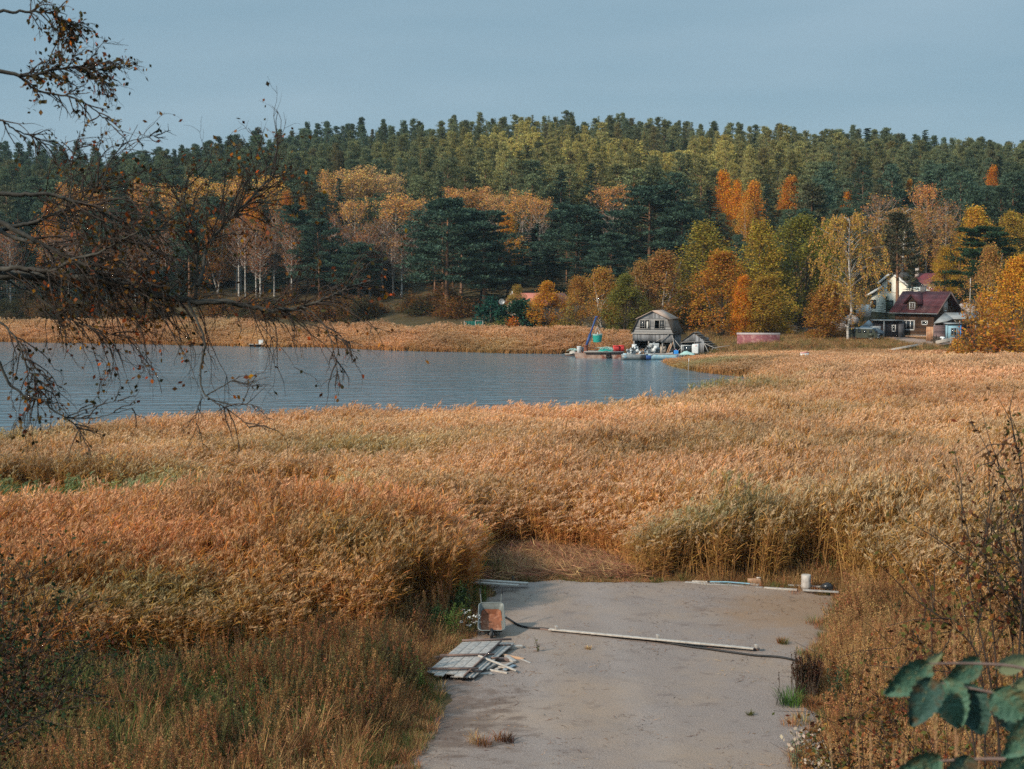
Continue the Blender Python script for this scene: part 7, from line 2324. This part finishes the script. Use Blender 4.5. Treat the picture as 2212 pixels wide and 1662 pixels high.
stalk_plant('fluffy_weed', 'lower fluffy seed head plant in front of the first one', 'weed', onp(1775, 1700), 9, .4, .7, 'sage', .06, .3, 10, 'bark', 'umbel', 'fluff', .10)
def tuft(label, xD, yD, s, cols, seed, n=2):
    rg = np.random.default_rng(seed)
    t = thing('grass_tuft', label, 'grass tuft', onp(xD, yD), 0)
    for k in range(n):
        me = grass_clump(900 + seed * 5 + k, 70, .16 * s, .2 * s, .42 * s, .008, .9).copy()
        me.materials.clear(); me.materials.append(LEAFM[cols[k % len(cols)]])
        o = link('blades', me, t); o.location = (rg.normal(0, .08 * s), rg.normal(0, .08 * s), 0.02); o.rotation_euler = (0, 0, rg.uniform(0, 6))
tuft('bright green grass tuft at the foot of the dead stalks', 1712, 1527, 1.25, ['fresh', 'dark_green', 'fresh'], 1, 3)
tuft('brown grass tuft standing alone on the near gravel', 1045, 1610, .9, ['rust', 'straw'], 2, 2)
tuft('reddish grass tuft beside the alone standing brown tuft', 1085, 1600, .7, ['umber', 'rust'], 3, 2)
tuft('small rusty tuft beyond the end of the long boards', 1690, 1390, .6, ['rust', 'olive'], 4, 2)
tuft('tiny dry tuft beyond the boards in front of the hose', 1273, 1402, .4, ['straw'], 5, 1)
tuft('flat green tuft in the middle of the near gravel', 1618, 1548, .4, ['olive'], 6, 1)
tuft('green tuft at the reed corner below the bleached planks', 1032, 1300, 1.5, ['fresh', 'olive'], 7, 2)
tuft('green clump between straw and reeds behind the bleached planks', 1075, 1240, 2.3, ['fresh', 'olive', 'dark_green'], 8, 3)

# ------------------------------------------------------------------ overhanging birch at the left, about ten metres away
rg = np.random.default_rng(77)
BT = thing('overhanging_birch', 'large birch outside the picture whose bare limbs and last brown leaves overhang the lake view', 'tree', (xat(-330, 10.5), 10.5, float(ground(xat(-330, 10.5), 10.5))))
BO = np.array(BT.location)
LIMB, TW, LV = [], Geo(), {'birch_brown': Geo(), 'birch_dark': Geo(), 'birch_orange': Geo()}
def curve(pts, d0, d1, n=None):
    P = np.array([W(x, y, d0 + (d1 - d0) * i / (len(pts) - 1)) for i, (x, y) in enumerate(pts)])
    n = n or len(pts) * 5
    t = np.linspace(0, len(P) - 1, n)
    Q = np.stack([np.interp(t, range(len(P)), P[:, k]) for k in range(3)], 1)
    for _ in range(2):
        Q[1:-1] = (Q[:-2] + 2 * Q[1:-1] + Q[2:]) / 4
    L_ = np.linalg.norm(np.diff(Q, axis=0), axis=1).mean()
    Q[1:-1] += rg.normal(0, L_ * .10, (n - 2, 3))
    return Q
pxm = 10.0 / F_PX / K                   # metres per measured pixel at ten metres
def limb(pts, r0, r1, d0=10.0, d1=10.0):
    Q = curve(pts, d0, d1)
    g = Geo()
    tube(g, Q - BO, np.linspace(r0, r1, len(Q)) * pxm * .8, 7)
    LIMB.append(g)
    return Q
def leaves_at(C, mixk, n, sp, hang=.3):
    for key, f in mixk:
        k = rg.poisson(n * f)
        if k:
            c = C + rg.normal(0, sp, (k, 3))
            leafset(LV[key], c - BO, rg, .036, .025, up=-hang)
def twig(o, d, L_, r, lvl, mixk, nleaf, droop, zone=None):
    n = 6
    P = [np.array(o)]
    d = d / np.linalg.norm(d)
    for i in range(n):
        d = d + rg.normal(0, .16, 3) + np.array([0, 0, -droop * (i + 1) / n])
        d /= np.linalg.norm(d)
        P.append(P[-1] + d * L_ / n)
    P = np.array(P)
    tube(TW, P - BO, np.linspace(r, r * .35, n + 1), 4 if r > .005 else 3, 0, False)
    if lvl > 0:
        for k in range(int(rg.integers(2, 4))):
            i = rg.integers(1, n + 1)
            t = P[i] - P[i - 1]
            t /= np.linalg.norm(t)
            side = np.cross(t, rdir(rg, 1)[0])
            twig(P[i], t * .75 + side * rg.uniform(.5, 1.0), L_ * rg.uniform(.35, .65), r * .55, lvl - 1, mixk, nleaf, droop, zone)
    for i in range(2, n + 1):
        leaves_at(P[i], mixk, nleaf * .082, .022)
def sprout(Q, n, L0, L1, lvl, mixk, nleaf, droop, f0=.1, f1=1.0, up=0.0, r=.007, planar=.45):
    for k in range(int(n * .82 + .5)):
        f = rg.uniform(f0, f1)
        i = min(len(Q) - 2, max(1, int(f * (len(Q) - 1))))
        t = Q[i + 1] - Q[i - 1]
        t /= np.linalg.norm(t)
        s = rdir(rg, 1)[0] * np.array([1, planar * 1.3, 1])
        s = s - t * (s @ t)
        s /= np.linalg.norm(s) + 1e-9
        twig(Q[i], t * rg.uniform(.5, 1.1) + s * rg.uniform(.5, .9) + np.array([0, 0, up]), .62 * rg.uniform(L0, L1), r * .75, lvl, mixk, nleaf, droop)
BRN_ = [('birch_brown', .58), ('birch_dark', .37), ('birch_orange', .05)]
OR_ = [('birch_brown', .62), ('birch_dark', .22), ('birch_orange', .16)]
DK_ = [('birch_dark', .6), ('birch_brown', .35), ('birch_orange', .05)]
A = limb([(-330, 640), (-200, 605), (-60, 588), (0, 594), (105, 597.6), (211, 603), (299, 622), (351, 641), (422, 652), (492, 652), (545, 663), (597, 672), (650, 666), (703, 645), (738, 627), (800, 606)], 15, 2.2)
B = limb([(-60, 588), (0, 583), (42, 577), (78, 583), (116, 586), (158, 558), (211, 549), (262, 520), (300, 500)], 8, 2, 10, 9.6)
C = limb([(-200, 470), (-60, 480), (0, 478), (70, 518), (116, 540), (151, 557), (193, 578), (246, 607), (290, 624), (330, 655), (360, 690)], 8, 2, 9.7, 10)
D = limb([(422, 652), (424, 620), (427, 600), (424, 553), (422, 509), (405, 470), (398, 430), (402, 395)], 5.5, 1.6, 10, 10.3)
D2 = limb([(426, 618), (437, 590), (444, 540), (468, 505), (498, 469), (539, 433), (568, 400), (600, 380)], 5.5, 1.6, 10, 10.4)
E = limb([(-200, 415), (0, 418), (55, 422), (109, 419), (153, 433), (204, 444), (255, 473), (300, 490), (345, 500)], 7, 1.5, 9.6, 9.8)
F = limb([(-200, 520), (0, 499), (29, 489), (73, 484), (120, 459), (156, 447), (190, 430), (220, 400)], 8, 1.6, 10.2, 10.4)
Gq = limb([(0, 499), (36, 517), (91, 528), (146, 553), (182, 582), (215, 600), (240, 640), (262, 690)], 6, 1.5, 10.2, 10)
H_ = limb([(-250, 170), (-80, 150), (0, 153), (40, 162), (69, 164), (110, 150), (164, 146), (200, 148), (233, 154)], 7, 1.2, 9.5, 9.7)
H2 = limb([(40, 164), (80, 196), (120, 204), (164, 211), (200, 233), (228, 258), (255, 284)], 3.5, .9, 9.6, 9.7)
H3 = limb([(-200, 40), (0, 22), (50, 26), (109, 25), (135, 45), (153, 66)], 5, 1.0, 9.6, 9.8)
H4 = limb([(-200, 300), (-60, 270), (0, 255), (30, 280), (60, 292), (110, 310)], 4, .8, 9.6, 9.8)
I = limb([(-120, 700), (-40, 740), (0, 783), (18, 828), (53, 856), (95, 863), (109, 884), (142, 902), (160, 915), (172, 930), (174, 960)], 4.5, .9, 9.3, 9.5)
I2 = limb([(142, 902), (176, 887), (200, 880), (240, 868), (262, 866)], 1.8, .6, 9.5, 9.5)
I3 = limb([(142, 902), (190, 905), (225, 898), (267, 887), (292, 880)], 1.8, .6, 9.5, 9.5)
J = limb([(405, 650), (418, 677), (439, 722), (443, 750), (432, 796), (434, 835), (443, 856), (485, 880), (520, 905), (541, 926)], 4, 1, 9.8, 9.6)
J2 = limb([(443, 856), (474, 838), (503, 821), (528, 828), (545, 835)], 2, .6, 9.7, 9.7)
J3 = limb([(455, 863), (510, 877), (540, 872), (562, 880)], 1.8, .6, 9.7, 9.7)
J4 = limb([(438, 855), (424, 890), (424, 930), (450, 955)], 1.2, .5, 9.7, 9.7)
Kq = limb([(655, 664), (668, 668), (703, 702), (713, 729), (720, 755), (727, 784), (732, 820)], 2, .7, 9.9, 9.8)
K2 = limb([(711, 722), (740, 735), (773, 743), (800, 760)], 1.3, .5, 9.9, 9.8)
Lq = limb([(-100, 660), (0, 695), (35, 729), (56, 786), (75, 820), (91, 850)], 3.5, 1, 9.6, 9.5)
N = limb([(150, 430), (156, 390), (150, 350), (165, 320), (185, 308)], 2.5, .7, 9.8, 9.9)
N2 = limb([(220, 400), (233, 357), (252, 328), (276, 306), (320, 295), (345, 291)], 2.2, .5, 9.9, 10)
N3 = limb([(-60, 560), (20, 610), (80, 640), (150, 690), (230, 720), (300, 735)], 4, 1, 10.1, 10)
sprout(A, 84, .35, 1.0, 2, OR_, 1.5, .18, .22, 1.0)
sprout(B, 40, .4, 1.0, 2, OR_, 1.6, .12)
sprout(C, 40, .35, .9, 2, OR_, 1.6, .15, .3)
sprout(D, 32, .35, .85, 2, OR_, 1.6, .08, .35)
sprout(D2, 46, .4, 1.0, 2, OR_, 1.7, .08, .3)
sprout(E, 50, .4, 1.0, 2, BRN_, 1.8, .12, .3)
sprout(F, 46, .4, 1.0, 2, OR_, 1.7, .1, .35)
sprout(Gq, 46, .4, .9, 2, OR_, 1.6, .2, .2)
sprout(N3, 30, .3, .8, 2, OR_, 1.5, .25, .3)
sprout(H_, 66, .16, .46, 2, DK_, 2.1, .14, .38)
sprout(H2, 20, .18, .36, 1, DK_, 2.0, .16, .1)
sprout(H3, 44, .16, .42, 2, DK_, 2.2, .22, .45)
sprout(H4, 14, .2, .5, 1, DK_, 2.2, .2, .4)
sprout(I, 10, .2, .45, 1, DK_, 1.2, .15, .45)
sprout(I2, 5, .15, .3, 1, DK_, 1.4, .1); sprout(I3, 5, .15, .3, 1, DK_, 1.4, .1)
sprout(J, 7, .25, .5, 1, BRN_, .35, .3, .65)
for q in (J2, J3, J4):
    sprout(q, 7, .15, .4, 2, BRN_, .25, .05, r=.005)
sprout(Kq, 10, .15, .4, 1, BRN_, .8, .35, .1); sprout(K2, 6, .15, .35, 1, BRN_, .8, .35)
sprout(Lq, 30, .25, .6, 2, BRN_, 2.0, .5, .3)
sprout(N, 10, .15, .35, 1, DK_, 1.4, .0, .3); sprout(N2, 7, .12, .3, 1, DK_, .9, -.05, .4)
sprout(A, 24, .35, .8, 1, BRN_, .5, .75, .2, .9)       # hanging tips over the water
g = Geo()
tz = BO[2]
tube(g, [V3(0, 0, -.2), V3(.1, 0, 2), V3(.05, .05, 4.2), V3(-.05, 0, 6.5), V3(.1, -.2, 9.5)], [.24, .2, .17, .13, .05], 10)
for p, z in ((A[0], 4.0), (C[0], 4.6), (E[0], 4.9), (F[0], 4.3), (H_[0], 6.0), (H3[0], 6.6), (H4[0], 5.3), (I[0], 3.2), (Lq[0], 3.4), (N3[0], 3.9)):
    q = p - BO
    tube(g, [V3(.03, 0, z - .4), (V3(.03, 0, z) + q) / 2 + V3(0, 0, -.05), q], [.08, .06, .035], 6, 0, False)
M['old_birch'] = mat('dark lichen grey birch bark', (0.085, 0.08, 0.068), (0.022, 0.019, 0.016), 9, .95, (1, 1, 1), .5)
M['dark_twig'] = mat('dark birch twigs', (0.055, 0.04, 0.032), (0.03, 0.022, 0.018), 9, .9)
part('trunk', g, M['birch_bark'], BT, True)
for g in LIMB:
    part('limb', g, M['old_birch'], BT, True)
part('twigs', TW, M['dark_twig'], BT)
for k, lb in (('birch_brown', 'brown leaves'), ('birch_dark', 'dark olive leaves'), ('birch_orange', 'orange leaves')):
    o = part('leaves', LV[k], LEAFM[k], BT); o['label'] = lb

# ------------------------------------------------------------------ shrubs close to the camera
def leafy_shrub(name, label, cat, base, stems, leaf_mix, ls, seed, d_of, r=.008, n_side=9, nleaf=1.6, side_len=.5, droop=.1):
    rg_ = np.random.default_rng(seed)
    t = thing(name, label, cat, base)
    o = np.array(base)
    st = Geo()
    lv = {k: Geo() for k, _ in leaf_mix}
    def put(C, n):
        for k, f in leaf_mix:
            m_ = rg_.poisson(n * f)
            if m_:
                leafset(lv[k], C - o + rg_.normal(0, ls * .8, (m_, 3)), rg_, ls, ls * .55, up=-.2)
    for pts in stems:
        dd_ = d_of + rg_.normal(0, .25)
        P = np.array([W(x, y, dd_) for x, y in pts])
        P = np.concatenate([[o + rg_.normal(0, .12, 3) * [1, 1, 0]], P])
        P = smooth_path(P, 16)
        tube(st, P - o, np.linspace(r, r * .3, len(P)), 5, 0, False)
        for k in range(n_side):
            i = rg_.integers(3, len(P))
            d = (P[i] - P[i - 1]); d /= np.linalg.norm(d)
            d = d * .6 + rdir(rg_, 1)[0] * .9
            L_ = side_len * rg_.uniform(.4, 1.1)
            Q = [P[i], P[i] + d * L_ * .5 + rg_.normal(0, .02, 3), P[i] + d * L_ + np.array([0, 0, -droop * L_])]
            tube(st, np.array(Q) - o, [r * .5, r * .4, r * .2], 4, 0, False)
            for f in np.linspace(.25, 1, 6):
                put(Q[0] + (Q[2] - Q[0]) * f, nleaf * .6)
        for q in P[5:]:
            put(q, nleaf * .4)
    part('stems', st, M['dark_twig'], t)
    for k in lv:
        if lv[k].n:
            part('leaves', lv[k], LEAFM[k], t)
    return t
def foot(xD, d):
    x = xat(xD, d)
    return (x, d, float(ground(x, d)) - .05)
rg = np.random.default_rng(31)
st_ = [[(2205, 1500), (2213, 1200), (2211, 1019), (2202, 985), (2192, 959)], [(2230, 1400), (2212, 1088), (2168, 1036), (2147, 997)], [(2195, 1500), (2190, 1382), (2177, 1267), (2160, 1190), (2153, 1117)],
       [(2140, 1420), (2104, 1391), (2048, 1344), (2001, 1314), (1950, 1275)], [(2225, 1340), (2212, 1310), (2168, 1250), (2121, 1198), (2078, 1143)], [(2150, 1500), (2120, 1380), (2100, 1290), (2085, 1210)],
       [(2230, 1300), (2205, 1230), (2190, 1150), (2185, 1080)], [(2120, 1560), (2060, 1450), (2010, 1400), (1960, 1380)], [(2230, 1500), (2225, 1350), (2220, 1250)], [(2160, 1450), (2140, 1330), (2135, 1240), (2120, 1160)]]
leafy_shrub('rose_shrub', 'brown leaved twiggy shrub rising at the edge of the picture over the reeds', 'shrub', foot(2210, 9.0), st_, [('dark_brown', .58), ('rust', .12), ('olive', .30)], .045, 5, 9.0, .008, 18, 2.2, .5)
st_ = [[(rg.uniform(1800, 2200), 1750), (xx, yy)] for xx, yy in [(1800, 1560), (1840, 1500), (1870, 1470), (1900, 1560), (1930, 1400), (1960, 1600), (1990, 1440), (2030, 1600), (2070, 1430), (2110, 1600), (2150, 1450), (2190, 1580), (1830, 1620), (1780, 1640)]]
leafy_shrub('bramble', 'tangled rust brown bramble filling the near corner below the green hazel leaves', 'bramble', foot(2030, 14.0), st_, [('dark_brown', .35), ('rust', .4), ('olive', .25)], .06, 6, 14.0, .007, 22, 3.0, .8)
st_ = [[(-60, 1620), (xx * .5, (yy + 1600) / 2), (xx, yy)] for xx, yy in [(10, 1215), (62, 1212), (30, 1300), (110, 1290), (150, 1330), (90, 1370), (180, 1400), (60, 1440), (140, 1460), (200, 1480), (10, 1400), (40, 1500), (120, 1530), (-20, 1330)]]
leafy_shrub('dark_shrub', 'dark leaved shrub in the shadowed corner over the reeds', 'shrub', foot(-40, 13.0), st_, [('dark_green', .5), ('dark_brown', .4), ('olive', .1)], .052, 7, 13.0, .008, 22, 2.6, .7)

# hazel leaves a few steps from the camera
hz = thing('hazel_branch', 'hazel branch with large blue green drooping leaves close to the camera', 'hazel', foot(2420, 3.3))
ho = np.array(hz.location)
g = Geo()
HD = 3.2
tw_ = [[(2420, 1900), (2330, 1560), (2212, 1512), (2153, 1498), (2070, 1481), (1988, 1468)], [(2330, 1560), (2260, 1470), (2212, 1437), (2080, 1432), (1997, 1434)], [(2420, 1900), (2300, 1680), (2212, 1636), (2100, 1640), (2040, 1643), (1960, 1650)]]
for q in tw_:
    P = smooth_path(np.array([W(x, y, HD) for x, y in q]), 20)
    if q is tw_[0]: P = np.concatenate([[ho], P])
    tube(g, P - ho, np.linspace(.006, .0016, len(P)), 6)
part('stem', g, M['batten'], hz, True)
def hazel_leaf(px, py, ang, L_, wd, seed, d, key='hazel'):
    """broad toothed leaf hanging from its stalk at (px, py), pointing ang degrees (0 right, -90 down)"""
    r_ = np.random.default_rng(seed)
    o = W(px, py, d) - ho
    a = R(ang)
    ax = V3(math.cos(a), -.25, math.sin(a)); ax /= np.linalg.norm(ax)
    sd_ = np.cross(ax, V3(0, 1, 0.25)); sd_ /= np.linalg.norm(sd_)
    n_ = np.cross(ax, sd_)
    n, m_ = 16, 8
    V = []
    for i in range(n + 1):
        f = i / n
        hw = wd / 2 * (math.sin(math.pi * min(1, f ** .72 * .97 + .015)) ** .75) + .0005
        hw *= 1 + .07 * ((i % 2) * 2 - 1) * (0 if i in (0, n) else 1)
        for j in range(-m_, m_ + 1):
            s = j / m_
            back = .10 * L_ * abs(s) * (1 - f) * .9
            V.append(o + ax * (L_ * f - back) + sd_ * hw * s + n_ * (.10 * L_ * s * s - .28 * L_ * f * f + .018 * L_ * math.cos(f * 38 - abs(s) * 9)))
    w2 = 2 * m_ + 1
    F = [[i * w2 + j, i * w2 + j + 1, (i + 1) * w2 + j + 1, (i + 1) * w2 + j] for i in range(n) for j in range(w2 - 1)]
    g = Geo(); g.add(V, F)
    lf = part('leaf', g, LEAFM[key], hz, True)
    q = Geo(); tube(q, [o - ax * .012 + n_ * .002, o + ax * L_ * .4 - n_ * (.045 * L_), o + ax * L_ * .93 - n_ * (.25 * L_)], [.0014, .0011, .0005], 4)
    part('midrib', q, LEAFM['sage'], lf)
mD = .9 * HD / F_PX / K
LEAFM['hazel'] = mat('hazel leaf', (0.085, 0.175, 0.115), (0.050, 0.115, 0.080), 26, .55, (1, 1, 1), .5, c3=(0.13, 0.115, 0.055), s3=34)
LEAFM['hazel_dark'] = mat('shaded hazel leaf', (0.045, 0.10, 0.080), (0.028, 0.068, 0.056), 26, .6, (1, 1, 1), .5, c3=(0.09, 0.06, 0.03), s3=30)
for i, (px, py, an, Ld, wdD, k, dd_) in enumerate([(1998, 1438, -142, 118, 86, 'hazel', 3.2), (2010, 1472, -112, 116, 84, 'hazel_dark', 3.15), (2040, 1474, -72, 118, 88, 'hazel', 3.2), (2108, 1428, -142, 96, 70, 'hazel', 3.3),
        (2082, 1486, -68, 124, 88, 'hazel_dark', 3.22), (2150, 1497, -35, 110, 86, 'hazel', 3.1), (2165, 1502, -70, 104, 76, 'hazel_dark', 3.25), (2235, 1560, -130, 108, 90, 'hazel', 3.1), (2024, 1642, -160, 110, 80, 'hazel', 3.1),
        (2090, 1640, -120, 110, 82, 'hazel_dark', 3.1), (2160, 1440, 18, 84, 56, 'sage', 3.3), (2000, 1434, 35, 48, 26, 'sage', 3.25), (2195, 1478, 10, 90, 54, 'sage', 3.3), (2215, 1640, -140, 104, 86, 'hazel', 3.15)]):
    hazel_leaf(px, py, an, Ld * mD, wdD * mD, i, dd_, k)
# pale grass spikes in front
for i, (xa, ya, xb, yb, d) in enumerate([(2068, 1450, 2060, 1352, 4.4), (2026, 1660, 2020, 1520, 4.2), (1884, 1640, 1850, 1555, 5.5), (1928, 1662, 1930, 1608, 5.0), (1940, 1655, 1948, 1606, 5.2), (1885, 1655, 1880, 1586, 5.5), (2105, 1700, 2115, 1590, 4.5), (1830, 1660, 1792, 1586, 6.0), (1956, 1690, 1957, 1615, 5.0), (2066, 1690, 2068, 1590, 4.6)]):
    p = W(xb, yb, d)
    b = foot(xa, d)
    t = thing('grass_spike', 'tall pale timothy grass spike near the green hazel leaves', 'grass spike', b, 0, 'pale grass spikes near the camera')
    q = p - np.array(b)
    g = Geo(); tube(g, [(0, 0, 0), q * .6 + V3(.03, 0, .05), q], [.003, .0022, .0015], 4); part('stalk', g, LEAFM['straw'], t)
    r_ = np.random.default_rng(i)
    ax = q - (q * .6 + V3(.03, 0, .05)); ax /= np.linalg.norm(ax)
    hl_ = .13
    n = 120
    s = r_.uniform(0, 1, n)
    C = q - ax * (hl_ * s)[:, None] + rdir(r_, n) * (.005 * np.sin(np.pi * np.clip(s, .05, .95)) ** .5)[:, None]
    g = Geo(); leafset(g, C, r_, .012, .004, dirs=np.tile(ax, (n, 1))); part('spike', g, LEAFM['straw'], t)
# ------------------------------------------------------------------ thin haze volume over the bay, added to lift the dark tones
hm, ht_, ho_, hl_ = nodes('haze air')
hv = ht_.nodes.new('ShaderNodeVolumePrincipled')
hv.inputs['Color'].default_value = (0.70, 0.86, 0.96, 1)
hv.inputs['Density'].default_value = 0.00011
hv.inputs['Anisotropy'].default_value = 0.2
hl_(hv.outputs[0], ho_.inputs['Volume'])
g = Geo()
box(g, (0, 320, 45), (1500, 1000, 96))
tag(link('haze', g.mesh('haze', hm)), kind='stuff')
